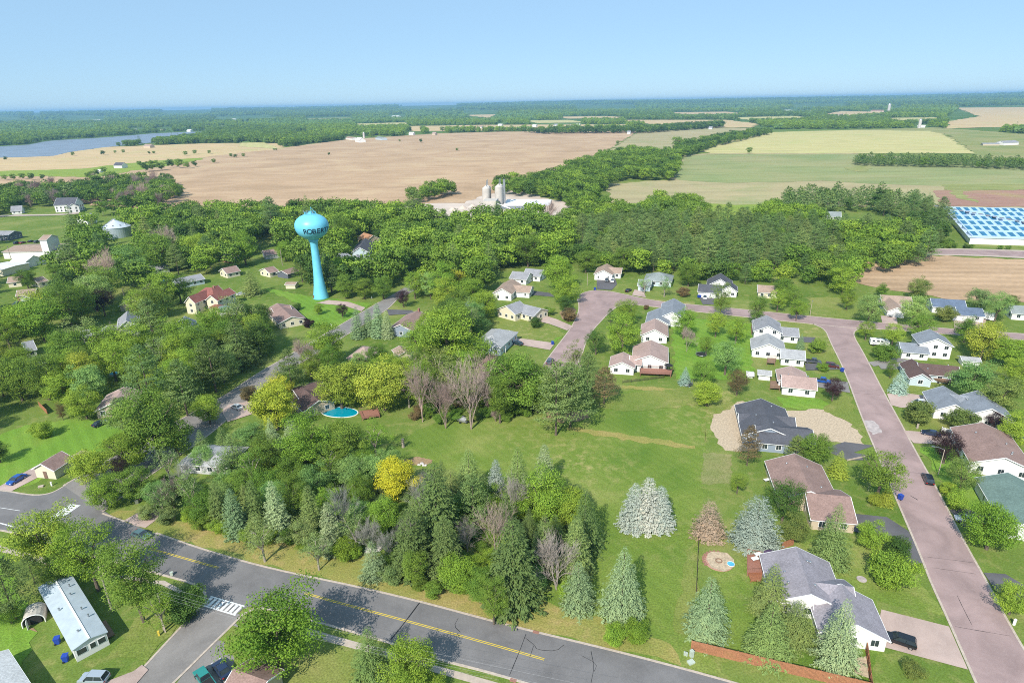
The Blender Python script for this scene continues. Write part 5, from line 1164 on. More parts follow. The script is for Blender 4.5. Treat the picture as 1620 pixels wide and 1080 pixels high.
# ------------------------------------------------------------------ pools, play things
def pool(cx, cy, rx, ry, h, label, wc, name='swimming_pool', ang=0, flat=False):
    p = W3(cx, cy); root = empty(name, p, ang, label=label, cat='pool'); n = 36
    o = [(rx * math.cos(2 * math.pi * i / n), ry * math.sin(2 * math.pi * i / n)) for i in range(n)]; mb = MB()
    vs = [(x, y, 0) for x, y in o] + [(x, y, h) for x, y in o] + [(x * .95, y * .95, h) for x, y in o] + [(x * .95, y * .95, h - .1) for x, y in o]
    mb.add(vs, [(k * n + i, k * n + (i + 1) % n, (k + 1) * n + (i + 1) % n, (k + 1) * n + i) for k in range(3) for i in range(n)]); mb.build('rim', M['white'], root)
    MB().add([(x * .95, y * .95, h - .05) for x, y in o], [tuple(range(n))]).build('water', wc, root)
    TREES.append((p.x, p.y, 2 * rx)); return root
M['poolwater'] = water('pool water', (0.0, 0.26, 0.36), 0.08); M['tarp'] = plain('blue tarpaulin', (0.10, 0.42, 0.68), .5, var=.2, scale=1)
pl_ = pool(537, 652, 6.2, 3.4, .16, 'bright blue oval swimming pool between the dark house and the tall maples', M['poolwater'], ang=-.25)
pool(257, 447, 3.0, 3.0, 1.0, 'pale blue covered round pool at the end of the ranch house', M['tarp'], name='covered_pool'); pool(181, 592, 1.6, 1.6, .5, 'small blue paddling pool in the dark garden at left', M['tarp'], name='paddling_pool')
pool(1156, 893, .75, .75, .3, 'round turquoise paddling pool in the brick play circle', M['tarp'], name='paddling_pool')
ps = W3(1137, 888); pr = empty('play_circle', ps, 0, label='pink gravel play circle with scalloped edge and fire ring', cat='play area')
MB().lathe([(2.9, 0.0), (2.9, .07), (0.2, .075)], 40).build('gravel_disc', plain('pink gravel', (0.46, 0.26, 0.20), .9, var=.2, scale=5), pr)
MB().lathe([(.7, .0), (.7, .35), (.5, .35), (.5, .1)], 20).build('fire_ring', M['deck'], pr)
for k in range(9):
    a = R(75 + k * 15); MB().box((2.95 * math.cos(a), 2.95 * math.sin(a), .08), (.7, .5, .16), a).build('edging_stone', M['brick'], pr)
# trampoline, bins, patio sets
def trampoline(cx, cy, r, label):
    p = W3(cx, cy); root = empty('trampoline', p, 0, label=label, cat='trampoline'); MB().lathe([(r * .9, .78), (r * .9, .82), (0.05, .8)], 24).build('mat', M['black'], root)
    fr = MB(); n = 16
    for i in range(n):
        a = 2 * math.pi * i / n; b = 2 * math.pi * (i + 1) / n; fr.tube((r * math.cos(a), r * math.sin(a), .85), (r * math.cos(b), r * math.sin(b), .85), .06, .06, 5)
        if i % 3 == 0: fr.tube((r * math.cos(a), r * math.sin(a), 0), (r * math.cos(a), r * math.sin(a), 2.3), .04, .04, 5)
    fr.build('frame', M['metal'], root)
trampoline(1109, 563, 2.0, 'black trampoline on the lawn between the two rows of houses'); trampoline(1087, 610, 1.6, 'dark trampoline disc beside the small purple spruce')
BIN0 = None
def bin_(cx, cy, label, rz=0.3):
    p = W3(cx, cy); root = empty('wheelie_bin', p, rz, label=label, cat='bin', group='blue wheeled bins'); 
    b = MB(); b.add([(-.27, -.3, .06), (.27, -.3, .06), (.27, .3, .06), (-.27, .3, .06), (-.33, -.38, 1.0), (.33, -.38, 1.0), (.33, .38, 1.0), (-.33, .38, 1.0)], [(0, 3, 2, 1), (4, 5, 6, 7), (0, 1, 5, 4), (1, 2, 6, 5), (2, 3, 7, 6), (3, 0, 4, 7)])
    b.build('body', M['blueplastic'], root); MB().box((.02, 0, 1.05), (.74, .82, .08)).build('lid', M['blueplastic'], root)
    for s in (-1, 1): MB().tube((-.25, s * .3, .14), (-.25, s * .38, .14), .14, .14, 8).build('wheel', M['black'], root)
    root.scale = (1.25,) * 3
for x, y, l in ((92, 1017, 'blue bin against the side of the mobile home, upper of two'), (105, 1045, 'blue bin at the front corner of the mobile home, lower of two'), (874, 545, 'two tone blue bin at the kerb of the cul de sac'), (941, 459, 'blue bin at the kerb by the head of the cul de sac'), (1332, 588, 'blue bin by the long street near the maroon car'), (1424, 790, 'blue bin by the yellow shrub on the long street'), (1105, 471, 'blue bin left of the white van'), (1107, 471, 'second blue bin left of the white van'), (1512, 634, 'dark blue bin between the silver car and the double gabled house'), (1475, 634, 'dark blue bin at the corner of the double gabled house'), (833, 467, 'blue bin in front of the tan garage roof')): bin_(x, y, l)
def umbrella(cx, cy, z, label, col):
    p = W3(cx, cy, z); root = empty('garden_umbrella', p, 0, label=label, cat='umbrella'); MB().tube((0, 0, 0), (0, 0, 2.5), .03, .03, 6).build('pole', M['metal'], root)
    MB().lathe([(1.5, 2.0), (.8, 2.3), (.05, 2.6)], 8).build('canopy', col, root)
umbrella(1057, 586, 1.6, 'black garden umbrella on the raised deck', M['black']); umbrella(1218, 889, 1.0, 'dark purple umbrella on the reddish timber deck', plain('purple cloth', (.10, .06, .12), .8))
def patio_set(cx, cy, z, label):
    p = W3(cx, cy, z); root = empty('patio_set', p, .3, label=label, cat='garden furniture'); MB().box((0, 0, .7), (1.5, .9, .06)).build('table_top', M['white'], root)
    for x in (-.65, .65):
        for y in (-.35, .35): MB().tube((x, y, 0), (x, y, .7), .03, .03, 5).build('leg', M['metal'], root)
patio_set(1194, 887, 1.0, 'white patio table at the left end of the reddish timber deck'); patio_set(1199, 880, 1.0, 'pale bench table at the back rail of the reddish timber deck'); patio_set(1213, 762, 0.05, 'white garden table on the small patio beside the brown ranch house')
# rocks and stumps
def rocks(cx, cy, n, label, s=.6):
    p = W3(cx, cy); root = empty('rock_pile', p, 0, label=label, cat='rocks'); rnd = random.Random(int(cx))
    for i in range(n):
        mb = MB(); r = s * rnd.uniform(.6, 1.2); mb.lathe([(r * .5, -.05), (r * .9, r * .25), (r * .75, r * .6), (r * .3, r * .8)], 7, (rnd.uniform(-1.3, 1.3), rnd.uniform(-.9, .9), 0)); mb.v = [(x + rnd.uniform(-.1, .1), y + rnd.uniform(-.1, .1), z) for x, y, z in mb.v]; mb.build('boulder', M['concrete'], root)
rocks(591, 870, 9, 'pile of pale boulders by the verge under the thin bare trees', .75); rocks(670, 736, 6, 'arc of pale stones around the bare soil patch by the yellow tree', .5)
def stump(px, top, r, label):
    b = W3(*px); h = 2.6; MB().tube((0, 0, -.1), (0, 0, h), r * 1.3, r, 9).build('tree_stump', M['palebark'], loc=b); o = COL.objects[-1]; tag(o, label, 'tree stump')
stump((638, 707), None, .35, 'tall bare stump standing in the lawn below the maples')
# ------------------------------------------------------------------ street lamp, poles, wires, signs
def lamp(px, h, arm, label, rz):
    p = W3(*px); root = empty('street_lamp', p, rz, label=label, cat='street lamp'); MB().tube((0, 0, 0), (0, 0, h), .11, .07, 8).build('pole', M['walk'], root)
    a = MB().tube((0, 0, h - .1), (arm * .5, 0, h + .35), .05, .045, 6); a.tube((arm * .5, 0, h + .35), (arm, 0, h + .4), .045, .04, 6); ao = a.build('arm', M['metal'], root)
    MB().box((arm + .25, 0, h + .36), (.7, .26, .14)).build('lamp_head', M['metal'], ao)
lamp((1484, 751), 7.2, 2.2, 'pale street lamp with curved arm over the long street', R(158)); lamp((1281, 501), 7.2, 1.8, 'street lamp on the lawn by the street corner', R(250)); lamp((929, 452), 6.5, 1.4, 'slim lamp post at the head of the cul de sac', R(300))
def upole(px, h, label, rz=0, cross=True):
    p = W3(*px); root = empty('utility_pole', p, rz, label=label, cat='utility pole'); MB().tube((0, 0, 0), (0, 0, h), .2, .13, 8).build('pole', M['palebark'], root)
    if cross: MB().box((0, 0, h - .5), (.12, 2.4, .14)).build('cross_arm', M['bark'], root)
    return p
POLE = upole((178, 967), 10.5, 'pale leaning utility pole between the trees behind the mobile home', R(-20)); upole((200, 484), 9, 'utility pole in front of the dark brown roofed house', R(30)); upole((1474, 381), 8, 'thin white pole where the pines meet the far road', 0, False); upole((19, 414), 10, 'utility pole left of the white canopy', .3); upole((447, 420), 10, 'white utility pole left of the tower', .4); upole((270, 472), 10, 'tall thin pole beside the trees above the victorian house', 0)
def wires():
    root = empty('overhead_wires', POLE + Vector((0, 0, 9.5)), 0, label='four thin overhead wires running along the main road', cat='wires'); o = POLE + Vector((0, 0, 9.5))
    m = plain('bare aluminium wire', (.45, .45, .44), .4)
    for i, (x, y, z) in enumerate(((1010, 1100, 9.6), (900, 1090, 8.6), (840, 1080, 8.0), (790, 1075, 7.4))):
        E_ = W3(x, y, z); S = POLE + Vector((.4 * i, .3 - .2 * i, (9.6, 8.6, 8.0, 7.4)[i])); mb = MB(); prev = None
        for k in range(17):
            t = k / 16; q = S.lerp(E_, t) - Vector((0, 0, 1.2 * 4 * t * (1 - t))) - o
            if prev is not None: mb.tube(prev, q, .008, .008, 3, False)
            prev = q
        mb.build('wire', m, root)
wires()
def boxes(px, w_, d_, h, label, mat='green', name='utility_box'):
    p = W3(*px); root = empty(name, p, .4, label=label, cat='utility box'); MB().box((0, 0, h / 2), (w_, d_, h)).build('cabinet', mat, root); MB().box((0, 0, h + .03), (w_ + .06, d_ + .06, .06)).build('lid', mat, root)
um = plain('pale green enamel', (.45, .50, .42), .5)
boxes((1094, 1038), .55, .55, 1.3, 'tall pale utility cabinet at the corner of the reddish fence', um); boxes((1083, 1036), .25, .25, .7, 'slim pale utility post left of the tall cabinet, farther left of two', um); boxes((1086, 1037), .25, .25, .7, 'slim pale utility post left of the tall cabinet, nearer of two', um); boxes((1093, 1048), 1.1, .8, .3, 'flat pale utility cover on the grass in front of the cabinet', um)
boxes((272, 910), .5, .5, .8, 'pale utility box beside the pavement at the corner', um); boxes((252, 1005), .3, .3, 1.0, 'little yellow marker post on the lawn left of the side road', M['yellow'], 'marker_post'); boxes((262, 1000), .2, .2, 1.8, 'pale sign post on the lawn left of the side road', M['walk'], 'sign_post'); boxes((82, 768), .3, .3, 1.0, 'white post on the small lawn by the blue car', M['white'], 'marker_post'); boxes((65, 770), 1.1, .7, .3, 'pale flat cover on the small lawn by the blue car', M['walk']); boxes((217, 796), .7, .5, .8, 'pale box at the top of the concrete apron', M['metal'])
boxes((524, 516), .4, .4, 1.1, 'white post by the bend of the tower street', M['white'], 'marker_post'); boxes((588, 472), .4, .4, 1.0, 'white post where the tower drive meets the street', M['white'], 'marker_post'); boxes((1448, 668), .35, .35, 1.5, 'left wooden post under the dark shrub by the long street', M['walk'], 'wooden_post'); boxes((1451, 678), .35, .35, 1.5, 'right wooden post under the dark shrub by the long street', M['walk'], 'wooden_post'); boxes((1604, 988), .4, .3, 1.2, 'white mailbox at the bend of the kerb, lower right', M['white'], 'mailbox')
MB().lathe([(.9, 0.0), (.9, .12), (.1, .14)], 20).build('stone_disc', M['cream'], loc=W3(1363, 916)); tag(COL.objects[-1], 'round pale stone disc on the lawn beside the green spruce', 'garden stone')
# drains
for x, y in ((848, 1000), (812, 1076)):
    p = W3(x, y); MB().box((0, 0, .07), (1.1, .6, .14), R(-20)).build('storm_drain', M['brick'], loc=p); tag(COL.objects[-1], 'rusty storm drain in the %s kerb of the main road' % ('far' if y < 1050 else 'near'), 'drain')

# ------------------------------------------------------------------ grain bin
def grain_bin():
    p = W3(187, 374); root = empty('grain_bin', p, 0, label='big round galvanised grain bin with conical roof behind the trees', cat='grain bin')
    m, nt, b = newmat('corrugated galvanised steel'); b.inputs['Metallic'].default_value = .5; b.inputs['Roughness'].default_value = .45
    wv = nt.nodes.new('ShaderNodeTexWave'); wv.bands_direction = 'Z'; wv.inputs['Scale'].default_value = 1.2; nt.links.new(coords(nt), wv.inputs[0]); nt.links.new(ramp(nt, wv.outputs[0], [(0, (.42, .50, .56)), (1, (.56, .63, .68))]).outputs[0], b.inputs['Base Color'])
    MB().lathe([(9.5, 0), (9.5, 7.5)], 40).build('wall', m, root, False); MB().lathe([(9.9, 7.4), (1.0, 12.2), (1.0, 12.8), (.2, 13.0)], 40).build('roof', plain('pale steel roof', (.62, .66, .70), .45, .3), root)
    for i in range(10): a = i * .628; MB().box((7.4 * math.cos(a), 7.4 * math.sin(a), 9.1), (.7, .7, .7), a).build('roof_vent', M['metal'], root)
    MB().tube((-9, 0, 7.8), (-.8, 0, 12.9), .4, .4, 6).build('auger', M['metal'], root)
    TREES.append((p.x, p.y, 16)); TREES.append((p.x - 1, p.y - 10, 12))
grain_bin()
# ------------------------------------------------------------------ concrete works
def works():
    p = W3(778, 338); root = empty('concrete_plant', p, R(-6), label='pale concrete works with twin silos and a flat roofed hall beyond the trees', cat='factory'); root.scale = (.62, .62, .56)
    cw = plain('dusty pale concrete', (.50, .46, .41), .9, var=.1, scale=.3); dk_ = plain('grey cladding', (.26, .27, .29), .7, var=.1)
    FX = W3(782, 337) - p; s = 0.98
    def bx(nm, x0, x1, y0, y1, z0, z1, mat): return MB().box(((x0 + x1) / 2, (y0 + y1) / 2, (z0 + z1) / 2), (x1 - x0, y1 - y0, z1 - z0)).build(nm, mat, root)
    bx('tower_block', -12, 6, 0, 26, 0, 19, cw); bx('hall', 14, 78, 22, 78, 0, 8, cw); bx('hall_roof', 13, 79, 21, 79, 8, 8.8, plain('white roof membrane', (.72, .70, .70), .6, var=.05)); bx('lean_to', 6, 62, 4, 21, 0, 6.5, cw); bx('lean_to_roof', 6, 63, 3, 21.5, 6.5, 7, dk_); bx('yard_wall', -12, 66, -8, -6.5, 0, 5.5, cw); bx('end_wall', 79.2, 79.8, 22, 78, 0, 7.5, dk_); bx('side_wall', 6.05, 6.6, 4, 26, 7.2, 18.8, dk_)
    for x, y, h in ((-12, 36, 33), (-12, 48, 33), (6, 36, 35), (6, 48, 35)):
        so = MB().lathe([(5.6, 8), (5.6, h), (2.0, h + 3), (.4, h + 3.2)], 20, (x, y, 0)).build('silo', cw, root); MB().tube((x, y, 0), (x, y, 10), 1.6, 1.6, 8).build('silo_leg', M['metal'], root)
        MB().tube((x + 1, y, h + 3), (x + 1, y, h + 12), .7, .5, 6).build('vent_pipe', M['metal'], so)
    bx('stair_tower', 12, 15, 38, 42, 0, 46, M['metal']); MB().tube((4, 8, 15), (26, 2, 7), .9, .9, 6).build('conveyor', M['white'], root)
    for i in range(6): MB().lathe([(7, 0), (3, 3.5), (.3, 5)], 12, (-60 + 12 * i, 30 + (i % 3) * 14, 0)).build('sand_pile', M['yard'], root)
    for q in ((0, 10), (0, 40), (30, 30), (60, 45), (60, 15), (20, 10), (-8, 25)): v = p + Vector((q[0] * .62, q[1] * .62, 0)); TREES.append((v.x, v.y, 22))
works()
# ------------------------------------------------------------------ the solar panel building at the right
def solar():
    A = W3(1533, 386); Bp = W3(1700, 391); u = (Bp - A).normalized(); v = Vector((-u.y, u.x, 0)); rz = math.atan2(u.y, u.x)
    root = empty('panel_building', A, rz, label='low white building with pale blue roof carrying rows of dark blue panels', cat='building')
    far_ = W3(1495, 329, 4); dep = (far_ - A).dot(v); off = (far_ - A).dot(u); Wd = 210; pb = plain('pale blue roof sheet', (.50, .58, .70), .6, var=.05, scale=.1)
    xl = -22
    MB().add([(0, 0, 0), (Wd, 0, 0), (Wd, 0, 4), (0, 0, 4), (off, dep, 0), (Wd, dep, 0), (Wd, dep, 4), (off, dep, 4)], [(0, 1, 2, 3), (5, 4, 7, 6), (4, 0, 3, 7), (1, 5, 6, 2)]).build('wall', M['white'], root)
    MB().add([(-1, -.6, 4.05), (Wd, -.6, 4.05), (Wd, dep + .6, 4.05), (off - 1, dep + .6, 4.05)], [(0, 1, 2, 3)]).build('roof', pb, root)
    pm = plain('deep blue panel', (.03, .15, .27), .45, var=.25, scale=.2, spec=.4); fm = plain('pale blue frame', (.36, .50, .66), .6)
    n = 6; D_ = dep / n
    for r in range(n):
        y = D_ * (r + .25); x0 = off * (y / dep) + 2
        MB().add([(x0 - .5, y - .3, 4.3), (Wd - 2, y - .3, 4.3), (Wd - 2, y + D_ * .42, 6.0), (x0 - .5, y + D_ * .42, 6.0), (x0 - .5, y - .3, 4.1), (Wd - 2, y - .3, 4.1), (Wd - 2, y + D_ * .42, 4.1), (x0 - .5, y + D_ * .42, 4.1)], [(0, 1, 2, 3), (0, 4, 5, 1), (1, 5, 6, 2), (2, 6, 7, 3), (3, 7, 4, 0)]).build('panel_row', fm, root)
        x = x0; k = 0
        while x < Wd - 8 and k < 16:
            if abs(x - 24 - (n - 1 - r) * 9.5) > 5:
                MB().add([(x + .3, y + .7, 4.3 + 1.7 * 1.0 / (D_ * .42 + .3) + .05), (x + 3.3, y + .7, 4.3 + 1.7 * 1.0 / (D_ * .42 + .3) + .05), (x + 3.4, y + D_ * .36, 4.3 + 1.7 * (D_ * .36 + .3) / (D_ * .42 + .3) + .05), (x + .3, y + D_ * .36, 4.3 + 1.7 * (D_ * .36 + .3) / (D_ * .42 + .3) + .05)], [(0, 1, 2, 3)]).build('panel', pm, root); k += 1
            x += 5.2
    wk = MB()
    for r in range(n * 4): wk.box((24 + 9.5 * (n - 1) - r * 9.5 / 4 * 1.0, D_ * (r / 4 + .2), 6.25), (2.6, D_ / 4 + .5, .2), -.2)
    wk.build('walkway', M['roof_bgrey'], root)
    FOOT.append([tuple((A + u * a + v * b)[:2]) for a, b in ((-12, -12), (Wd, -12), (Wd, dep + 5), (off - 3, dep + 5))])
solar()
# silos and masts of the far farms
def silo(px, r, h, label):
    p = W3(*px); root = empty('farm_silo', p, 0, label=label, cat='silo'); MB().lathe([(r, 0), (r, h)], 16).build('cylinder', M['concrete'], root); MB().lathe([(r, h), (r * .7, h + r * .6), (.2, h + r)], 16).build('dome', M['metal'], root)
silo((576, 219), 3, 15, 'pale concrete silo beside the far field barn'); silo((1454, 203), 4, 22, 'pale silo behind the yellow hay field'); silo((1405, 180), 7, 45, 'distant white water tank on the skyline right of centre')
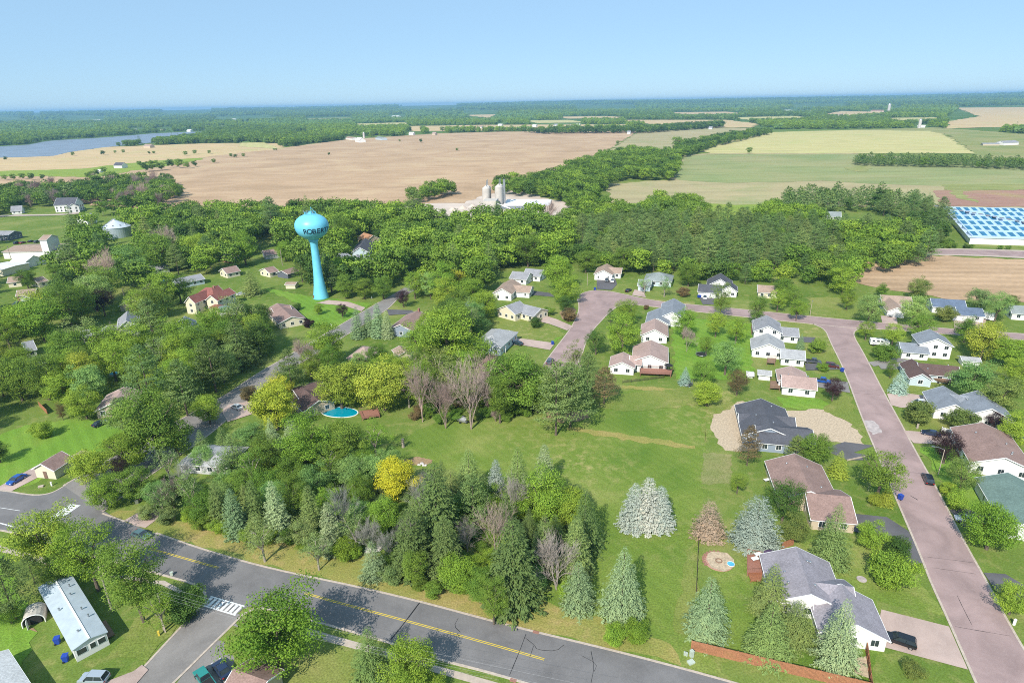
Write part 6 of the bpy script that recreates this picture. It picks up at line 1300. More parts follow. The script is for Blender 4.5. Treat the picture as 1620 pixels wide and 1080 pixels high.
# ------------------------------------------------------------------ trees seen one by one: kind, centre px, width px, colour, label
T_ = '''
dec 62 852 98 yg|light yellow green tree over the road curve at lower left
tall 135 868 82 bri|tall bright green tree right behind the mobile home
tall 205 905 100 mid|full green tree on the corner lawn between mobile home and main road
pine 5 925 76 sd|dark conifer at the left edge beside the arched shed
dec 92 900 60 mid|green tree squeezed between the light tree and the mobile home roof
dec 12 968 40 mid|dark shaded tree behind the arched shed
pine 45 892 44 sd|second dark conifer above the arched shed
shrub 290 958 66 dk|wide dark green shrub at the street corner by the zebra crossing
open 250 960 60 bri|open bright shrub like tree left of the street corner
dec 432 1000 142 bri|very large bright tree at the bottom beside the zebra crossing
spruce 585 1035 72 so|olive spruce at the bottom edge between two bright trees
dec 648 1052 84 bri|round bright tree at the bottom edge right of the olive spruce
shrub 690 1085 40 bri|low bright shrub at the bottom edge beside the pavement
dec 240 670 112 mid|big green tree above the concrete apron with visible dark limbs
dec 195 715 70 bri|bright green tree left of the big limbed tree
dec 140 735 62 bri|bright shrubby tree at the end of the lone lawn
dec 165 775 58 bri|bright tree low over the main road by the apron
dec 215 765 55 mid|green tree directly above the concrete apron
tall 190 740 30 pu|slim dark purple tree between the bright ones above the apron
open 262 730 52 gy|grey green open tree right of the apron
open 252 785 50 gy|thin grey tree leaning over the apron
bare 290 745 45 twigg|grey bare thicket by the grey roofed hidden house
open 300 775 56 gy|grey green scrubby tree beside the road shoulder
dec 318 800 55 mid|dark green tree at the road shoulder left of the spruces
bare 268 770 45 twigp|bare grey brush between the two grey green trees
slimspruce 345 800 44 so|leftmost narrow spruce of the roadside row
slimspruce 370 815 46 sg|second narrow spruce of the roadside row
slimspruce 402 800 44 so|third narrow spruce of the roadside row, with a light green tip
slimspruce 436 810 48 sg|blue tinged narrow spruce in the roadside row
open 412 850 60 gy|grey green low tree at the foot of the roadside spruces
tall 462 785 44 mid|upright green tree between the roadside spruces
slimspruce 492 812 48 so|olive spruce right of the upright green tree
dec 480 838 50 gy|grey green tree low at the road, middle of the row
slimspruce 522 840 46 sg|drooping grey spruce at the road before the bright bush
shrub 548 868 44 bri|bright green bush at the road right of the drooping spruce
open 500 870 50 gy|thin greyish bush at the road shoulder
dec 480 705 82 bri|rounded fresh green tree south of the swimming pool
dec 420 715 60 mid|green tree beside the hidden grey roof
open 395 735 56 mid|thin green tree over the hidden grey roof
dec 545 700 66 mid|spreading green tree just right of the fresh green one
open 592 690 52 bri|small open tree on the grass under the maples
dec 455 745 54 mid|mid green tree in the second rank behind the spruces
dec 500 755 54 lt|light green feathery tree in the second rank
dec 560 745 56 lt|light feathery tree left of the yellow one
dec 590 740 50 lt|pale feathery tree touching the yellow one
dec 380 765 46 mid|small green crown above the narrow spruces
open 520 730 50 mid|open green crown in the middle of the grove
bare 538 800 68 twigg|pale bare tree in front of the grove, left of the yellow tree
bare 585 840 56 twigg|grey bare tree above the boulder pile
bare 612 850 46 twigg|thin bare tree directly left of the great dark spruces
open 560 835 60 gy|grey green thicket behind the bare tree by the boulders
dec 627 760 68 ye|bright yellow leaved tree in the middle of the grove
bare 640 830 50 twigg|bare stems below the yellow tree
slimspruce 690 808 96 sd .85|great dark spruce, tallest of the grove
slimspruce 650 862 76 sd .8|dark spruce beside the road below the great spruce
slimspruce 705 875 70 sd .8|dark spruce between the great spruce and the bright bush
tall 655 895 44 mid|green saplings at the foot of the dark spruce
dec 722 905 66 bri|bright green bush at the roadside under the great spruce
dec 760 895 44 bri|smaller bright bush at the foot of the bare tree
pine 748 790 62 so|ragged olive conifer between great spruce and silver spruce
slimspruce 785 762 38 bl|slim silver blue spruce in the grove behind the bare tree
bare 815 775 62 twigg|grey bare bush right of the slim silver spruce
bare 782 828 72 twig|tall bare tree in the grove with pale upright limbs
slimspruce 861 742 42 sg|pale pointed spruce at the grove edge on the lawn
dec 862 792 84 bri|bright green maple below the pale pointed spruce
dec 905 800 70 bri|bright green maple nearest the open lawn
slimspruce 812 900 104 sd .78|wide dark spruce by the road with sweeping boughs
tall 780 950 48 mid|green undergrowth tree at the foot of the wide dark spruce
slimspruce 862 865 58 so .85|olive spruce right behind the wide dark spruce
slimspruce 912 872 62 so .85|light olive spruce beside the lawn shadow
spruce 915 930 66 sg|pale grey spruce at the road end of the grove
spruce 985 935 84 sg|wide pale grey green spruce, last one of the grove
shrub 1008 1000 44 bri|bright bush at the foot of the last grove spruce, right side
shrub 972 1005 40 bri|bright bush at the foot of the last grove spruce, left side
slimspruce 1004 806 56 bl .72|left member of the silver spruce trio on the lawn
slimspruce 1025 800 60 bl .80|middle member of the silver spruce trio on the lawn
slimspruce 1044 806 54 bl .74|right member of the silver spruce trio on the lawn
spruce 1122 822 60 bn|browning spruce with a silver tip on the lawn
bluespruce 1197 830 82 bl|single tall silver blue spruce behind the reddish deck
spruce 1121 965 84 sg|grey green spruce inside the corner of the board fence
spruce 1222 935 76 so|olive spruce at the wall of the purple grey roofed house
spruce 1218 1000 84 so|broad spruce cluster member nearest the board fence
spruce 1262 985 70 so|third spruce of the cluster beside the white gable wall
spruce 1328 1015 84 sg|grey green spruce in front of the white garage
spruce 1318 858 72 so|full green spruce north of the purple grey roof
dec 1258 838 46 ol|brownish olive tree behind the tall silver spruce
round 1243 788 72 dk|dark round tree in front of the long brown roof
dec 1382 845 50 bri|narrow light green tree beside the dark driveway
shrub 1411 903 74 bri|mounded light green shrub tree on the east lawn
shrub 1420 868 46 dk|dark spreading juniper beside the dark driveway
round 1396 747 78 mid|large round green tree on the corner of the new driveway
bare 1378 755 30 twigg|small grey bare tree against the large round one
spruce 1404 785 28 yg|small golden conifer at the kerb
shrub 1385 790 24 yg|golden low shrub left of the golden conifer
spruce 1328 735 36 yg|yellow green spruce behind the brown roof
dec 1292 712 50 mid|fresh green tree between the new house and the brown roof
pine 1262 700 36 ol|dull olive tree against the new house wall
pine 1186 702 44 br|dull bronze green conifer west of the new house
round 1168 762 34 mid|small round tree on its own west of the patio
dec 1120 620 44 bri|irregular light green tree at the lawn corner below the round one
round 1168 602 40 br|bronze leaved dome shaped tree by the two white sheds
spruce 1084 596 24 bb|small greyish spruce beside the dark trampoline disc
round 1113 588 42 mid|neat round green tree in the row behind the deck house
round 1150 562 52 lt|wide pale green tree in the back gardens
bare 1088 528 34 twig|thin bare tree in the back gardens
round 1083 508 46 bri|bright tree east of the mauve roofed house
round 1134 510 38 bri|bright upright tree, middle of the back garden row
round 1166 520 38 bri|bright upright tree, right end of the back garden row
round 1118 545 30 mid|smaller tree left of the pale green wide one
tall 1141 476 30 mid|column like green tree at the upper street by the white van
tall 1199 485 32 mid|column like green tree at the kerb of the upper street, middle one
round 1232 472 34 bri|bright tree behind the right column tree
round 1262 488 32 bri|bright tree at the kerb left of the street corner
round 1254 466 34 mid|bright maple in front of the tan roof at the wood edge
dec 1240 455 34 mid|soft green tree at the edge of the wood behind the maples
shrub 1294 548 28 mid|round green tree on the lawn west of the long street
spruce 1267 543 16 sg|small blue green spruce beside the dark short drive
shrub 1303 581 18 bri|small bright shrub beside the maroon car
round 1320 613 36 pu|dark purple dome tree beside the blue pickup
round 943 538 38 dk|dense dark green round tree inside the street bend
round 992 490 40 bri|bright tree inside the street bend, upper one
dec 985 532 56 bri|broad bright tree inside the street bend, lower one
pine 966 497 16 sd|small dark conifer left of the upper bright tree
pine 903 608 84 pn|dark pine at the end of the cul de sac street, left one
pine 930 590 50 pn|dark pine at the end of the cul de sac street, middle one
pine 957 600 48 br|bronze tinged pine beside the deck house
pine 880 625 80 pn|spreading pine over the brown needle patch
dec 815 602 98 mid|big green tree at the lawn edge with pale trunk showing
dec 850 618 66 mid|green tree between the big one and the pines
tall 790 622 52 mid|upright green edge of the big tree clump
bare 664 608 74 twigp|pale forked bare tree by the grey shed roof
open 705 590 64 ol|half leafed olive tree between the bare ones
bare 742 606 92 twigp|many stemmed pinkish bare tree at the lawn edge
bare 702 625 66 twigp|short bare tree behind the fallen boat
bare 768 600 56 twigp|bare tree touching the big green tree
open 690 575 60 ol|dull olive tree above the bare trees
dec 536 606 80 yg|tall yellow green maple over the pool, left one
dec 605 606 84 yg|tall yellow green maple right of the pool
open 645 615 42 yg|open branch crown of the maple by the forked bare tree
dec 432 640 80 yh|golden yellow tree by the white car
dec 440 615 50 yh|upper part companion of the golden yellow tree
shrub 391 622 30 br|dull purple brown shrub at the tree lined street
dec 708 532 104 bri|massive bright green tree group in the middle, right half
dec 665 540 60 bri|massive bright green tree group in the middle, left half
dec 750 555 60 bri|green crown next to the grey hip roofed house
spruce 655 580 34 sg|blue grey spruce poking out below the massive green trees
dec 518 548 62 bri|bright green tree south of the brown corner house
bare 478 552 52 twig|large grey bare tree left of the bright one
pine 458 588 52 sd|dark conifer at the bend of the tree lined street
dec 490 580 40 mid|green tree right of the dark conifer
slimspruce 565 515 26 sg|leftmost slim spruce of the clump at the tower street
slimspruce 583 512 24 sg|second slim spruce of the clump at the tower street
slimspruce 598 510 30 sg|tallest slim spruce of the clump at the tower street
slimspruce 612 516 24 sg|rightmost slim spruce of the clump at the tower street
round 637 470 26 pu|dark purple tree where the tower street turns
round 541 490 21 pu|dark purple tree on the tower lawn
shrub 487 511 19 pu|dark purple shrub by the brown corner house
dec 503 489 17 bri|small bright tree below the tower
shrub 470 485 14 dk|low dark shrub beside the brown corner house
dec 718 444 38 yh|yellow tree in the wood right of the tower
bluespruce 741 496 32 bb|blue spruce on the slope above the massive trees
round 655 448 40 bri|round green tree right of the purple one
round 680 448 40 lt|pale round green tree beside the yellow one
dec 702 468 44 bri|pale bright tree below the yellow one
dec 745 462 50 bri|fresh green tree left of the white houses
dec 765 480 44 bri|fresh green tree on the slope behind the blue spruce
pine 520 425 44 sd|very dark cedar directly right of the tower stem
pine 475 420 30 dk|dark conifer just left of the tower stem
dec 545 455 32 mid|hedge like green tree behind the tower lawn, left
dec 575 455 34 mid|hedge like green tree behind the tower lawn, middle
dec 605 455 34 mid|hedge like green tree behind the tower lawn, right
dec 885 432 52 bri|tall soft green tree at the head of the cul de sac, left
dec 895 458 44 bri|soft green tree leaning on the cul de sac kerb
shrub 900 498 26 br|bronze green shrub on the brown bed by the kerb
dec 927 412 36 mid|dense green tree left of the cream roof
dec 895 480 26 dk|dark green small tree above the brown bed
shrub 848 510 22 dk|clipped round shrub beside the cream house garage
shrub 868 492 18 mid|low shrub on the slope behind the cream house
dec 835 395 50 mid|green tree at the wood edge above the grey winged house
dec 984 410 40 mid|dark green tree right of the cream roof
open 1020 448 22 lt|thin pale tree in front of the sage roof, left one
open 1052 450 26 lt|thin pale tree in front of the sage roof, right one
shrub 1081 462 19 br|bronze shrub right of the two thin pale trees
shrub 1022 486 10 br|tiny bronze sapling on the street corner lawn
dec 1090 435 34 mid|green tree between the sage and black roofs
round 1342 472 30 bri|bright round tree beside the corner lawn
round 1378 486 46 lt|pale sage tree left of the pale garage
round 1447 488 48 lt|pale sage tree right of the pale garage
dec 1455 455 36 ol|olive grey tree at the edge of the big field
dec 1396 458 20 mid|small tree behind the tan roof by the field
round 1372 521 28 bri|bright round tree at the corner of the two streets
round 1414 528 38 bri|bright wide tree along the upper street
dec 1458 517 42 mid|green tree where the pale sage tree meets the street
shrub 1497 497 32 ol|dark olive tree in front of the blue roof
round 1580 482 44 lt|big sage tree right of the motorhome
dec 1550 472 36 gy|dull sage tree behind the blue roof
round 1600 478 26 dk|green tree at the right edge beside the small white house
dec 1530 520 40 mid|green tree by the upper street, right part
dec 1560 535 64 yg|wide yellow green tree east of the two storey house
dec 1600 555 50 bri|bright green tree at the right edge, upper
dec 1535 600 62 lt|light sage tree behind the boat house
dec 1582 625 60 ol|olive cream tree behind the double gabled house
dec 1612 590 50 bri|bright tree at the right edge behind the olive one
dec 1610 680 50 bri|bright tree at the right edge by the vinyl fence
shrub 1402 558 36 mid|shrubby tree left of the two storey house garage
spruce 1424 605 32 bb|blue spruce on the east side of the long street
tall 1411 582 18 mid|slim green tree behind the east blue spruce
shrub 1454 652 48 ol|dark olive tree above the two wooden posts
shrub 1522 665 46 ol|dark olive shrub against the double gabled house
round 1576 665 30 pu|dark purple tree at the white gable wall
round 1500 703 54 pu|large dark purple tree beside the street lamp
round 1525 748 54 ol|round dark green tree right of the street lamp
shrub 1498 772 26 bri|bright small bush below the street lamp
shrub 1515 790 40 bri|bright bush beside the shaded drive
dec 1572 830 84 bri|large bright tree in front of the sea green roof
dec 1604 948 54 bri|bright tree cut by the right edge near the bottom
round 1460 470 16 dk|small dark tree left of the blue roof
shrub 1447 1060 34 ol|young feathery shrub on the bottom right lawn
dec 25 600 66 mid|green tree at the left edge above the mown lawn
dec 60 585 50 gy|greyish green tree near the left edge
dec 130 635 54 bri|bright tree above the top of the mown lawn
dec 95 610 56 bri|bright tree in the second rank above the mown lawn
tall 96 650 16 br|narrow reddish brown tree at the top of the mown lawn
shrub 66 680 34 bri|low bright shrub on the mown lawn
dec -5 715 34 dk|dark tree touching the left edge beside the mown lawn
pine 230 600 80 pn|large dark pine over the tan roof at left
pine 285 605 66 pn|dark pine right of the large one
pine 330 560 74 sd|large shaggy spruce like tree above the street, left
spruce 375 545 72 sd|large shaggy dark spruce above the street, right
pine 195 640 40 pn|low spreading pine at the tan roof corner
dec 328 648 46 bri|fresh green tree at the kerb of the tree lined street
dec 275 690 60 mid|green tree between the big limbed one and the street
round 160 475 40 pu|dark purple tree by the big brown roof
dec 88 430 30 mid|tree in front of the tan roof at the far left
dec 40 440 30 mid|leafy tree above the brick garage house
dec 385 395 44 bri|round bright tree left of the carport house
dec 310 395 44 bri|round bright tree above the blue grey ranch
dec 250 400 56 mid|large green tree behind the blue grey ranch
dec 205 425 54 lt|silvery poplar like tree in the town canopy
dec 540 368 54 mid|large round tree immediately right of the tower bulb
dec 598 372 20 dk|dark leaved tree right of the faded orange roof
dec 450 395 34 bri|bright round tree left of the tower stem
'''
for ln_ in T_.strip().splitlines():
    a, lb = ln_.split('|'); a = a.split(); k, cx, cy, wp, col = a[:5]; cx, cy, wp = float(cx), float(cy), float(wp)
    sx = float(a[5]) if len(a) > 5 else 1.0
    x, y, wm = solve(k, cx, cy, wp, sx)
    plant(k, x, y, wm, col, lb, sx=sx)
# extra silver tip for the browning spruce is in its own crown colour; the lower boughs are dead

# ------------------------------------------------------------------ woods filled tree by tree
def blocked(x, y, r, margin=0.55):
    for f in FOOT:
        if abs(f[0][0] - x) < 45 and abs(f[0][1] - y) < 45:
            if inside(f, x, y): return True
            n = len(f)
            for i in range(n):
                ax, ay = f[i]; bx, by = f[(i + 1) % n]; dx, dy = bx - ax, by - ay; t = max(0, min(1, ((x - ax) * dx + (y - ay) * dy) / (dx * dx + dy * dy + 1e-9)))
                if math.hypot(x - ax - dx * t, y - ay - dy * t) < r * 0.42: return True
            # yards and drives in front of the town houses stay open
            cd = math.hypot(f[0][0], f[0][1])
            if cd > 230:
                ux, uy = -f[0][0] / cd, -f[0][1] / cd
                for i in range(n):
                    for sh in (7,):
                        if math.hypot(x - f[i][0] - ux * sh, y - f[i][1] - uy * sh) < r * 0.42: return True
            for i in range(n):
                if math.hypot(x - f[i][0] - 1, y - f[i][1] + 7) < r * 0.62: return True
    for f in ROADS:
        xs = [p[0] for p in f]; ys = [p[1] for p in f]
        if min(xs) - 6 < x < max(xs) + 6 and min(ys) - 6 < y < max(ys) + 6:
            for ox, oy in ((0, 0), (r * .3, 0), (-r * .3, 0), (0, r * .3), (0, -r * .3)):
                if inside(f, x + ox, y + oy): return True
    return False
TONE = dict(mid='green', bri='bright green', yg='yellow green', dk='dark green', gy='grey green', lt='pale green', ol='olive', br='bronze', so='olive', sg='grey green', sd='dark', pn='dark green', twig='brown', twigp='pinkish', twigg='grey', pu='purple')
def lab(t, k, c):
    n = NAMES[k].replace('_', ' ').replace('deciduous', 'broadleaf'); l = t % (TONE.get(c, '') + ' ' + n)
    return l if len(l.split()) <= 16 else t % n
GRID = {}
def gput(x, y, w_): GRID.setdefault((int(x // 20), int(y // 20)), []).append((x, y, w_))
for t in TREES: gput(*t)
def near(x, y, w_, f):
    a, b = int(x // 20), int(y // 20)
    for i in (-1, 0, 1):
        for j in (-1, 0, 1):
            for (u, v, q) in GRID.get((a + i, b + j), ()):
                if math.hypot(x - u, y - v) < f * (w_ + q) / 2: return True
    return False
OPEN = [[(155, 366), (220, 368), (224, 418), (160, 418)], [(-40, 385), (115, 380), (125, 412), (60, 455), (-40, 455)], [(15, 455), (90, 450), (95, 500), (-40, 525), (-40, 470)], [(240, 440), (330, 438), (332, 470), (300, 480), (242, 472)], [(200, 470), (250, 450), (262, 488), (205, 500)], [(293, 480), (372, 480), (378, 520), (296, 520)], [(183, 512), (228, 512), (228, 548), (158, 552)], [(403, 402), (472, 398), (482, 455), (400, 458)], [(545, 398), (612, 398), (618, 452), (535, 450)], [(552, 383), (617, 383), (617, 412), (538, 412)], [(80, 325), (150, 330), (150, 350), (80, 345)], [(640, 326), (745, 304), (880, 316), (905, 335), (880, 350), (700, 352), (640, 338)],    # lawns and clearings inside the woods (pixels on the ground)
    [(535, 408), (600, 402), (608, 425), (560, 432), (535, 420)], [(420, 455), (470, 455), (480, 470), (600, 462), (640, 470), (600, 480), (540, 520), (470, 530), (400, 520), (410, 480)],
    [(575, 478), (690, 470), (720, 500), (640, 545), (560, 540)], [(790, 428), (950, 420), (1000, 470), (900, 600), (760, 620), (770, 520), (735, 500)], [(30, 330), (180, 322), (200, 335), (120, 345), (0, 350)],
    [(560, 395), (600, 393), (600, 410), (550, 412)], [(-40, 395), (90, 385), (110, 400), (60, 430), (-40, 440)], [(-40, 455), (80, 450), (90, 470), (40, 500), (-40, 505)], [(270, 443), (330, 436), (400, 452), (395, 490), (300, 500), (290, 470)],
    [(140, 640), (200, 600), (215, 640), (180, 680), (-40, 790), (-40, 660), (60, 645)], [(395, 425), (470, 418), (475, 470), (400, 470)], [(185, 505), (225, 500), (225, 525), (150, 540), (145, 520)], [(1000, 440), (1330, 458), (1330, 700), (1000, 640)], [(235, 432), (270, 428), (275, 460), (240, 460)], [(400, 385), (445, 380), (450, 410), (395, 415)]]
AUTO = []
def fill(poly, wm, f, kinds, label, group, seed, z=7.0, own=False, tries=9000, avoid=True, far_=False, hs=1.0, cap=10**9):
    """poisson filling of one wood: poly in pixels at mid crown height"""
    rnd = random.Random(seed); P = [W3(p[0], p[1], z) for p in poly]; xs = [p.x for p in P]; ys = [p.y for p in P]; Q = [(p.x, p.y) for p in P]
    area = abs(sum(Q[i][0] * Q[(i + 1) % len(Q)][1] - Q[(i + 1) % len(Q)][0] * Q[i][1] for i in range(len(Q)))) / 2
    n = 0; mine = []; tries = int(min(90000, max(2000, area / (wm * wm) * 16)))
    tot = sum(k[2] for k in kinds)
    for _ in range(tries):
        x, y = rnd.uniform(min(xs), max(xs)), rnd.uniform(min(ys), max(ys))
        if not inside(Q, x, y): continue
        w_ = wm * rnd.uniform(0.72, 1.32)
        if own:
            if any(math.hypot(x - u, y - v) < f * (w_ + q) / 2 for u, v, q in mine): continue
            mine.append((x, y, w_))
        elif near(x, y, w_, f): continue
        if avoid:
            px = proj((x, y, 0))
            if any(inside(o, *px) for o in OPEN): continue
            if blocked(x, y, w_): continue
        r = rnd.random() * tot
        for k, c, wt in kinds:
            r -= wt
            if r <= 0: break
        if not own: gput(x, y, w_)
        AUTO.append([depth((x, y, 0)), k, x, y, w_, c, lab(label, k, c), group, hs]); n += 1
        if n >= cap: break
    return n
DECM = [('dec', 'mid', 5), ('dec', 'bri', 4), ('round', 'bri', 2), ('dec', 'yg', 1), ('dec', 'lt', 1.2), ('dec', 'dk', 2), ('tall', 'mid', 1), ('open', 'gy', .5), ('pine', 'pn', .7), ('spruce', 'so', .5), ('bare', 'twig', .25)]
cnt = []
cnt.append(fill([(-60, 690), (-60, 520), (120, 540), (300, 500), (420, 520), (420, 560), (330, 640), (250, 700), (150, 640), (60, 655)], 12.5, .60, DECM + [('pine', 'pn', 2)], 'a %s of the dense gardens left of the tree lined street', 'trees of the lower left gardens', 1))
cnt.append(fill([(-60, 520), (-60, 375), (130, 365), (250, 340), (420, 335), (470, 345), (470, 440), (420, 520), (300, 500), (120, 540)], 14.5, .58, DECM, 'a %s of the town canopy left of the water tower', 'trees of the town left of the tower', 2))
cnt.append(fill([(470, 330), (640, 340), (700, 345), (760, 350), (880, 342), (905, 352), (900, 385), (860, 400), (740, 425), (700, 440), (600, 440), (520, 470), (480, 440)], 14.5, .58, DECM, 'a %s of the canopy between the water tower and the concrete works', 'trees right of the tower', 3))
cnt.append(fill([(620, 420), (740, 405), (860, 392), (880, 402), (800, 420), (780, 440), (770, 500), (740, 560), (640, 560), (640, 500), (640, 450)], 13, .60, DECM, 'a %s of the bright wood west of the cul de sac houses', 'trees west of the cul de sac', 4))
cnt.append(fill([(300, 700), (420, 680), (560, 690), (620, 720), (600, 770), (620, 900), (560, 860), (480, 850), (320, 815), (230, 790), (240, 730)], 7.6, .74, [('open', 'gy', 2), ('spruce', 'so', 2.5), ('dec', 'mid', 3), ('bare', 'twigg', 1.0), ('dec', 'lt', 3), ('dec', 'bri', 2), ('spruce', 'sg', 1.5)], 'a %s filling the roadside grove behind the row of narrow spruces', 'trees filling the roadside grove', 5, z=5, avoid=False))
cnt.append(fill([(640, 760), (760, 750), (860, 770), (930, 780), (940, 930), (780, 930), (650, 900)], 8.5, .6, [('spruce', 'sd', 3), ('spruce', 'so', 2), ('dec', 'mid', 2), ('bare', 'twigg', 2)], 'a %s inside the grove between great dark spruce and lawn', 'trees filling the spruce grove', 6, z=5, avoid=False))
cnt.append(fill([(450, 590), (520, 570), (640, 560), (660, 600), (560, 640), (450, 640)], 8.5, .8, DECM, 'a %s of the gardens around the swimming pool', 'trees near the pool', 7, z=4))
cnt.append(fill([(640, 560), (760, 545), (850, 560), (930, 575), (925, 610), (840, 630), (760, 630), (655, 625)], 11, .5, [('open', 'ol', 2), ('dec', 'mid', 3), ('bare', 'twigp', 1), ('dec', 'bri', 2)], 'a %s in the wall of trees north of the open lawn', 'trees north of the open lawn', 22, z=5))
UG = 'a low %s of the undergrowth '
cnt.append(fill([(655, 625), (700, 600), (870, 590), (930, 615), (860, 650), (800, 662), (690, 668), (655, 660)], 4.2, .8, [('shrub', 'mid', 3), ('shrub', 'ol', 2), ('shrub', 'br', 1.5), ('bare', 'twigp', 1.5)], UG + 'in the thicket north of the open lawn', 'undergrowth north of the open lawn', 31, z=1, own=True))
cnt.append(fill([(230, 815), (250, 760), (330, 720), (480, 720), (620, 770), (900, 800), (930, 930), (820, 960), (640, 930), (560, 880), (430, 860), (330, 838)], 4.0, .85, [('shrub', 'mid', 3), ('shrub', 'gy', 2), ('shrub', 'lt', 1), ('shrub', 'bri', 2)], UG + 'in the roadside grove', 'undergrowth of the roadside grove', 32, z=1, own=True))
cnt.append(fill([(770, 418), (860, 392), (930, 400), (1000, 418), (1090, 425), (1190, 440), (1245, 452), (1195, 452), (1100, 438), (1000, 428), (930, 418), (880, 414), (800, 424)], 10.5, .62, [('dec', 'mid', 4), ('dec', 'bri', 3), ('pine', 'pn', 1), ('dec', 'dk', 1)], 'a %s close behind the houses of the upper street', 'trees close behind the upper street', 33, z=5))
# pine wood
cnt.append(fill([(855, 365), (900, 345), (1000, 338), (1200, 342), (1330, 352), (1330, 385), (1180, 412), (1000, 405), (920, 390), (860, 390)], 10.5, .70, [('pine', 'pn', 7), ('pine', 'so', 1.5), ('dec', 'mid', 1)], 'a %s of the pine wood behind the upper street', 'pines of the wood above the upper street', 8, z=9))
cnt.append(fill([(880, 395), (1000, 400), (1190, 408), (1240, 430), (1190, 445), (1090, 425), (1000, 418), (930, 415), (880, 410)], 9.5, .74, [('dec', 'mid', 4), ('dec', 'bri', 3), ('pine', 'pn', 1)], 'a %s along the sunny front of the pine wood', 'broadleaf trees fronting the pine wood', 9, z=7))
cnt.append(fill([(1190, 430), (1200, 360), (1300, 350), (1440, 350), (1480, 370), (1470, 400), (1360, 415), (1335, 455), (1250, 450)], 11, .72, [('dec', 'mid', 4), ('dec', 'bri', 4), ('dec', 'lt', 1), ('pine', 'pn', 1.5), ('tall', 'mid', 1)], 'a %s of the bright wood beside the right hand field', 'trees of the right hand wood', 10, z=8))
cnt.append(fill([(1235, 318), (1250, 303), (1330, 300), (1400, 302), (1470, 315), (1500, 340), (1500, 378), (1455, 375), (1440, 335), (1380, 318), (1300, 322), (1262, 325)], 11, .68, [('pine', 'pn', 8), ('dec', 'dk', .6)], 'a %s of the dense belt left of the panel building', 'pines beside the panel building', 11, z=9))
cnt.append(fill([(1480, 388), (1500, 382), (1640, 388), (1640, 393), (1480, 393)], 4.5, .8, [('shrub', 'mid', 2), ('shrub', 'dk', 1)], 'a low %s on the bank below the panel building', 'bushes below the panel building', 12, z=1))
cnt.append(fill([(1195, 345), (1205, 325), (1235, 320), (1300, 330), (1300, 352), (1200, 360)], 10.5, .72, [('dec', 'bri', 3), ('dec', 'mid', 2)], 'a %s in front of the dark pine belt at the meadow', 'bright trees before the pine belt', 13, z=7))
cnt.append(fill([(1020, 322), (1040, 312), (1100, 312), (1122, 326), (1118, 342), (1060, 345), (1022, 340)], 11, .7, [('dec', 'mid', 3), ('dec', 'bri', 2)], 'a %s of the small round copse on the bright meadow', 'copse on the meadow', 14, z=8))
# belts beyond
cnt.append(fill([(640, 322), (655, 300), (700, 292), (765, 300), (800, 285), (870, 272), (900, 265), (925, 272), (900, 300), (860, 312), (800, 298), (755, 306), (715, 318), (700, 325), (655, 335)], 12, .7, [('dec', 'mid', 4), ('dec', 'dk', 2), ('dec', 'bri', 1)], 'a %s of the belt curving round the concrete works', 'tree belt round the concrete works', 15, z=8))
cnt.append(fill([(860, 300), (900, 262), (960, 245), (1000, 237), (1075, 240), (1072, 262), (1062, 276), (985, 274), (955, 292), (940, 315), (880, 330), (862, 318)], 13, .68, [('dec', 'mid', 4), ('dec', 'dk', 1.5), ('dec', 'bri', 2)], 'a %s of the thick belt between the two big fields', 'thick belt between the fields', 16, z=8))
cnt.append(fill([(925, 330), (980, 322), (1005, 330), (1000, 345), (925, 352)], 11, .72, [('dec', 'mid', 4), ('dec', 'bri', 2)], 'a %s of the small copse just right of the concrete works', 'copse right of the works', 17, z=7))
cnt.append(fill([(-60, 310), (20, 298), (120, 292), (180, 283), (262, 282), (287, 302), (240, 322), (160, 330), (110, 325), (60, 330), (-60, 335)], 12, .68, [('dec', 'mid', 3), ('dec', 'dk', 2), ('bare', 'twigp', 1.2), ('open', 'gy', 1), ('farcon', 'sd', 1)], 'a %s of the mixed grove above the farmhouse at left', 'mixed grove at upper left', 18, z=7))
cnt.append(fill([(1352, 250), (1500, 251), (1640, 257), (1640, 263), (1500, 258), (1352, 256)], 10, .62, [('farcon', 'sd', 6), ('fardec', 'mid', .6)], 'a %s in the long straight windbreak at the right', 'windbreak trees', 19, z=6, avoid=False))
cnt.append(fill([(1060, 243), (1080, 228), (1130, 218), (1200, 207), (1220, 209), (1180, 217), (1120, 232), (1085, 243)], 13, .7, [('fardec', 'mid', 4), ('fardec', 'dk', 2)], 'a %s in the hedgerow running up beside the yellow hay field', 'hedgerow beside the hay field', 20, z=6, avoid=False))
cnt.append(fill([(830, 207), (960, 206), (1020, 203), (1140, 196), (1145, 199), (1020, 208), (960, 208), (860, 209)], 15, .7, [('fardec', 'dk', 4), ('fardec', 'mid', 2)], 'a %s in the dark hedgerow beyond the large ploughed field', 'hedgerow beyond the large field', 21, z=6, avoid=False))
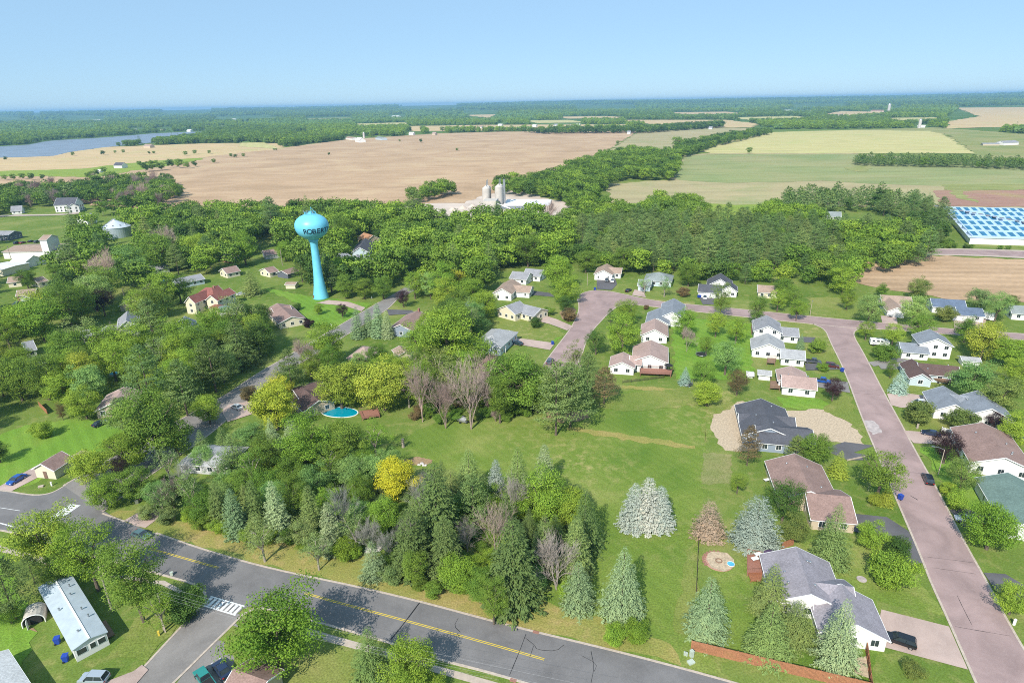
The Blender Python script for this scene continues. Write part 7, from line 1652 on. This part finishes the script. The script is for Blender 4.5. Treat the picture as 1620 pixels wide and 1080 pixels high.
for i, (x, y, w_, n_) in enumerate(((48, 278, 9, 0), (20, 279, 8, 0), (34, 278, 8, 0), (66, 279, 7, 0), (6, 280, 7, 0), (145, 275, 9, 0), (152, 272, 8, 0), (138, 277, 8, 0), (164, 268, 8, 0), (60, 291, 6, 0), (78, 290, 5, 0), (97, 286, 6, 0), (230, 262, 13, 0), (243, 260, 14, 0), (255, 262, 10, 0), (268, 257, 11, 0), (282, 257, 12, 0), (294, 260, 9, 0), (308, 258, 8, 0), (220, 258, 7, 1), (115, 243, 5, 0), (162, 241, 6, 0), (182, 240, 4, 0), (195, 239, 5, 0), (236, 241, 4, 0), (243, 241, 4, 0), (293, 242, 6, 0), (308, 240, 6, 2), (331, 240, 5, 0), (365, 245, 5, 0), (372, 246, 5, 0), (385, 245, 5, 0), (338, 254, 6, 0), (8, 250, 5, 0), (949, 240, 7, 2), (977, 225, 5, 0), (666, 222, 5, 0), (433, 236, 3, 0), (437, 236, 3, 0), (520, 243, 4, 0), (723, 236, 4, 0), (1186, 237, 8, 0), (1585, 250, 6, 3), (632, 222, 3, 0), (1071, 223, 14, 0), (1090, 228, 14, 0), (1104, 230, 10, 0))):
    k = 'farcon' if n_ == 3 else 'fardec'; a, b, c = solve(k, x, y, w_ * 1.15); gput(a, b, c)
    AUTO.append([depth((a, b, 0)), k, a, b, c, ('mid', 'ye', 'br', 'bb')[n_] if i % 3 else 'dk' if n_ == 0 else 'mid', 'a lone %s dotted over the far fields and farmsteads' % NAMES[k].replace('_', ' ').replace('deciduous', 'broadleaf'), 'lone trees on the far fields', 1.0])
AUTO.sort(key=lambda t: t[0])
LIM = {}
for o in COL.objects:
    if o.type == 'EMPTY' and o.name.split('.')[0] in CATS: n_ = o.name.split('.')[0]; LIM[n_] = LIM.get(n_, 0) + 1
REST = []
for a in AUTO:
    nm = NAMES[a[1]]
    if LIM.get(nm, 0) < 298:
        LIM[nm] = LIM.get(nm, 0) + 1
        k = a[1]
        if LIM[nm] > 284 and nm == 'deciduous_tree': k = 'fardec'
        if LIM[nm] > 284 and nm == 'pine_tree': k = 'farcon'
        plant(k, a[2], a[3], a[4], a[5], a[6], a[7])
    else: REST.append(a)
print('AUTO', len(AUTO), 'REST', len(REST), cnt, LIM)
# ------------------------------------------------------------------ the rest: one object of countless crowns each
def first_crown(me):
    for o in COL.objects:
        if o.type == 'MESH' and o.data == me: return o
    return None
def scatter(name, label, pts, crown_me, col):
    """pts: x, y, z, scale -> one object that instances a real crown on every point"""
    src = first_crown(crown_me)
    me = bpy.data.meshes.new(name); me.from_pydata([(p[0], p[1], p[2]) for p in pts], [], [])
    a = me.attributes.new('s', 'FLOAT', 'POINT'); a.data.foreach_set('value', [p[3] for p in pts])
    rn = random.Random(len(pts)); a = me.attributes.new('r', 'FLOAT', 'POINT'); a.data.foreach_set('value', [rn.uniform(0, 6.28) for p in pts])
    o = bpy.data.objects.new(name, me); COL.objects.link(o); tag(o, label, 'trees', kind='stuff'); o.color = (*PAL[col], 1)
    ng = bpy.data.node_groups.new(name, 'GeometryNodeTree'); ng.interface.new_socket('Geometry', in_out='INPUT', socket_type='NodeSocketGeometry'); ng.interface.new_socket('Geometry', in_out='OUTPUT', socket_type='NodeSocketGeometry')
    gi = ng.nodes.new('NodeGroupInput'); go = ng.nodes.new('NodeGroupOutput'); ip = ng.nodes.new('GeometryNodeInstanceOnPoints'); oi = ng.nodes.new('GeometryNodeObjectInfo'); oi.inputs['Object'].default_value = src; oi.transform_space = 'ORIGINAL'; oi.inputs['As Instance'].default_value = False
    s_ = ng.nodes.new('GeometryNodeInputNamedAttribute'); s_.data_type = 'FLOAT'; s_.inputs[0].default_value = 's'; r_ = ng.nodes.new('GeometryNodeInputNamedAttribute'); r_.data_type = 'FLOAT'; r_.inputs[0].default_value = 'r'; cx = ng.nodes.new('ShaderNodeCombineXYZ')
    ng.links.new(gi.outputs[0], ip.inputs['Points']); ng.links.new(oi.outputs['Geometry'], ip.inputs['Instance']); ng.links.new(s_.outputs['Attribute'], ip.inputs['Scale']); ng.links.new(r_.outputs['Attribute'], cx.inputs[2]); ng.links.new(cx.outputs[0], ip.inputs['Rotation']); ng.links.new(ip.outputs[0], go.inputs[0])
    md = o.modifiers.new('crowns', 'NODES'); md.node_group = ng; return o
byc = {}
for a in REST: byc.setdefault((NAMES[a[1]], a[5] if a[5] in ('mid', 'dk', 'bri') else 'mid' if NAMES[a[1]] != 'pine_tree' else 'pn'), []).append(a)
for (nm, c), L in byc.items():
    nf = 'con' if 'pine' in nm or 'spruce' in nm else 'dec'; cm = PROTO['fardec'][len(c) % 3][0] if nf == 'dec' else PROTO['farcon'][1][0]
    if not first_crown(cm): cm = next((p[0] for p in PROTO['fardec' if nf == 'dec' else 'farcon'] + PROTO['pine' if nf == 'con' else 'dec'] if first_crown(p[0])))
    hue = {'mid': 'middle green', 'dk': 'dark green', 'bri': 'fresh green', 'pn': 'pine green'}[c]
    scatter('tree_mass', 'far tree mass of %s %s crowns in the belts and groves beyond the town' % (hue, 'conifer' if nf == 'con' else 'broadleaf'), [(a[2], a[3], 0, a[4]) for a in L], cm, c)
# far woods out to the hills
FAR = [(-60, 187), (0, 186), (810, 164), (1680, 148), (1680, 168), (1520, 172), (1495, 186), (1500, 197), (1400, 204), (1260, 204), (1150, 197), (1010, 205), (820, 208.5), (690, 211.5), (560, 220), (540, 225), (500, 231), (425, 229.5), (330, 228), (165, 235), (100, 245), (35, 250), (50, 240), (100, 236), (0, 236), (-60, 240)]
MORE = [[(30, 246), (82, 242), (82, 247), (30, 248)], [(95, 245), (160, 235), (250, 229), (250, 233), (165, 238), (100, 247)], [(160, 231), (250, 220), (330, 215), (400, 222), (430, 231), (330, 230), (165, 236)], [(1345, 211), (1400, 205), (1500, 206), (1510, 209), (1400, 212), (1345, 213.5)], [(1545, 213), (1600, 207), (1640, 208), (1640, 222), (1585, 217), (1545, 221)], [(1225, 197), (1330, 196), (1500, 199), (1500, 203), (1225, 205)], [(400, 216), (545, 216), (540, 226), (480, 233), (425, 231)], [(1590, 180), (1640, 178), (1640, 184), (1590, 184)]]
rf = np.random.default_rng(9); buckets = {0: [], 1: [], 2: [], 3: []}
N = 95000; th = rf.uniform(R(44), R(136), N); lr = np.exp(rf.uniform(math.log(1150), math.log(15500), N))
hz = hill(lr * np.cos(th), lr * np.sin(th)); kk = 0
for i in range(N):
    x, y = lr[i] * math.cos(th[i]), lr[i] * math.sin(th[i]); px, py = proj((x, y, 0))
    if px < -60 or px > 1680: continue
    if not (inside(FAR, px, py) or any(inside(q, px, py) for q in MORE)):
        if not (lr[i] > 9000): continue
    if inside(LAKE, px, py - .6) or inside(LAKE, px, py + .8): continue
    if any(inside(q, px, py) or (q[0][1] < 200 and (inside(q, px, py - 2) or inside(q, px, py - 4))) for q in CLEAR): continue
    if any(abs(px - q[0]) < 6 and -1 < py - q[1] < 5 for q in sub): continue
    if any(abs(px - q[1][0] - 6) < 14 and -1 < py - q[1][1] < 6 for q in far): continue
    # glades: broad noise keeps some open ground among the woods
    g = math.sin(x * .0021 + y * .0006) + math.sin(y * .0013 - x * .0011 + 1.3) + .6 * math.sin(x * .0052 + 2 * math.sin(y * .002))
    if g > 1.5 and rf.random() < .85: continue
    s = rf.uniform(11, 19) * (1 if lr[i] < 3000 else (lr[i] / 3000) ** 0.5)
    b = 3 if rf.random() < .10 else (0 if g < -0.5 else 1 if g < .6 else 2)
    if rf.random() < .25: b = int(rf.integers(0, 3))
    buckets[b].append((x, y, float(hz[i]) - .12 * s, s)); kk += 1
print('FAR', kk)
fc = [p[0] for p in PROTO['fardec'] if first_crown(p[0])]; fk = [p[0] for p in PROTO['farcon'] if first_crown(p[0])]
for b, (c, l) in enumerate((('mid', 'distant dark green woods stretching to the horizon'), ('bri', 'distant middle green woods stretching to the horizon'), ('lt', 'distant lighter green woods between the far clearings'))):
    scatter('far_woods', l, buckets[b], fc[b % len(fc)], c)
scatter('far_woods', 'distant conifers sprinkled through the far woods', buckets[3], fk[0], 'sd')
# ------------------------------------------------------------------ air
hb = MB().box((0, 0, (130 - 1) / 2), (42000, 42000, 131)); ho = hb.build('haze', None); tag(ho, 'pale blue summer haze over the whole countryside', 'haze', kind='stuff')
hm = bpy.data.materials.new('air'); hm.use_nodes = True; hn = hm.node_tree; hn.nodes.clear(); hv = hn.nodes.new('ShaderNodeVolumePrincipled'); hv.inputs['Color'].default_value = (0.36, 0.68, 1.0, 1); hv.inputs['Density'].default_value = 0.85e-4; hv.inputs['Anisotropy'].default_value = 0.1
hout = hn.nodes.new('ShaderNodeOutputMaterial'); hn.links.new(hv.outputs[0], hout.inputs['Volume']); ho.data.materials.append(hm)
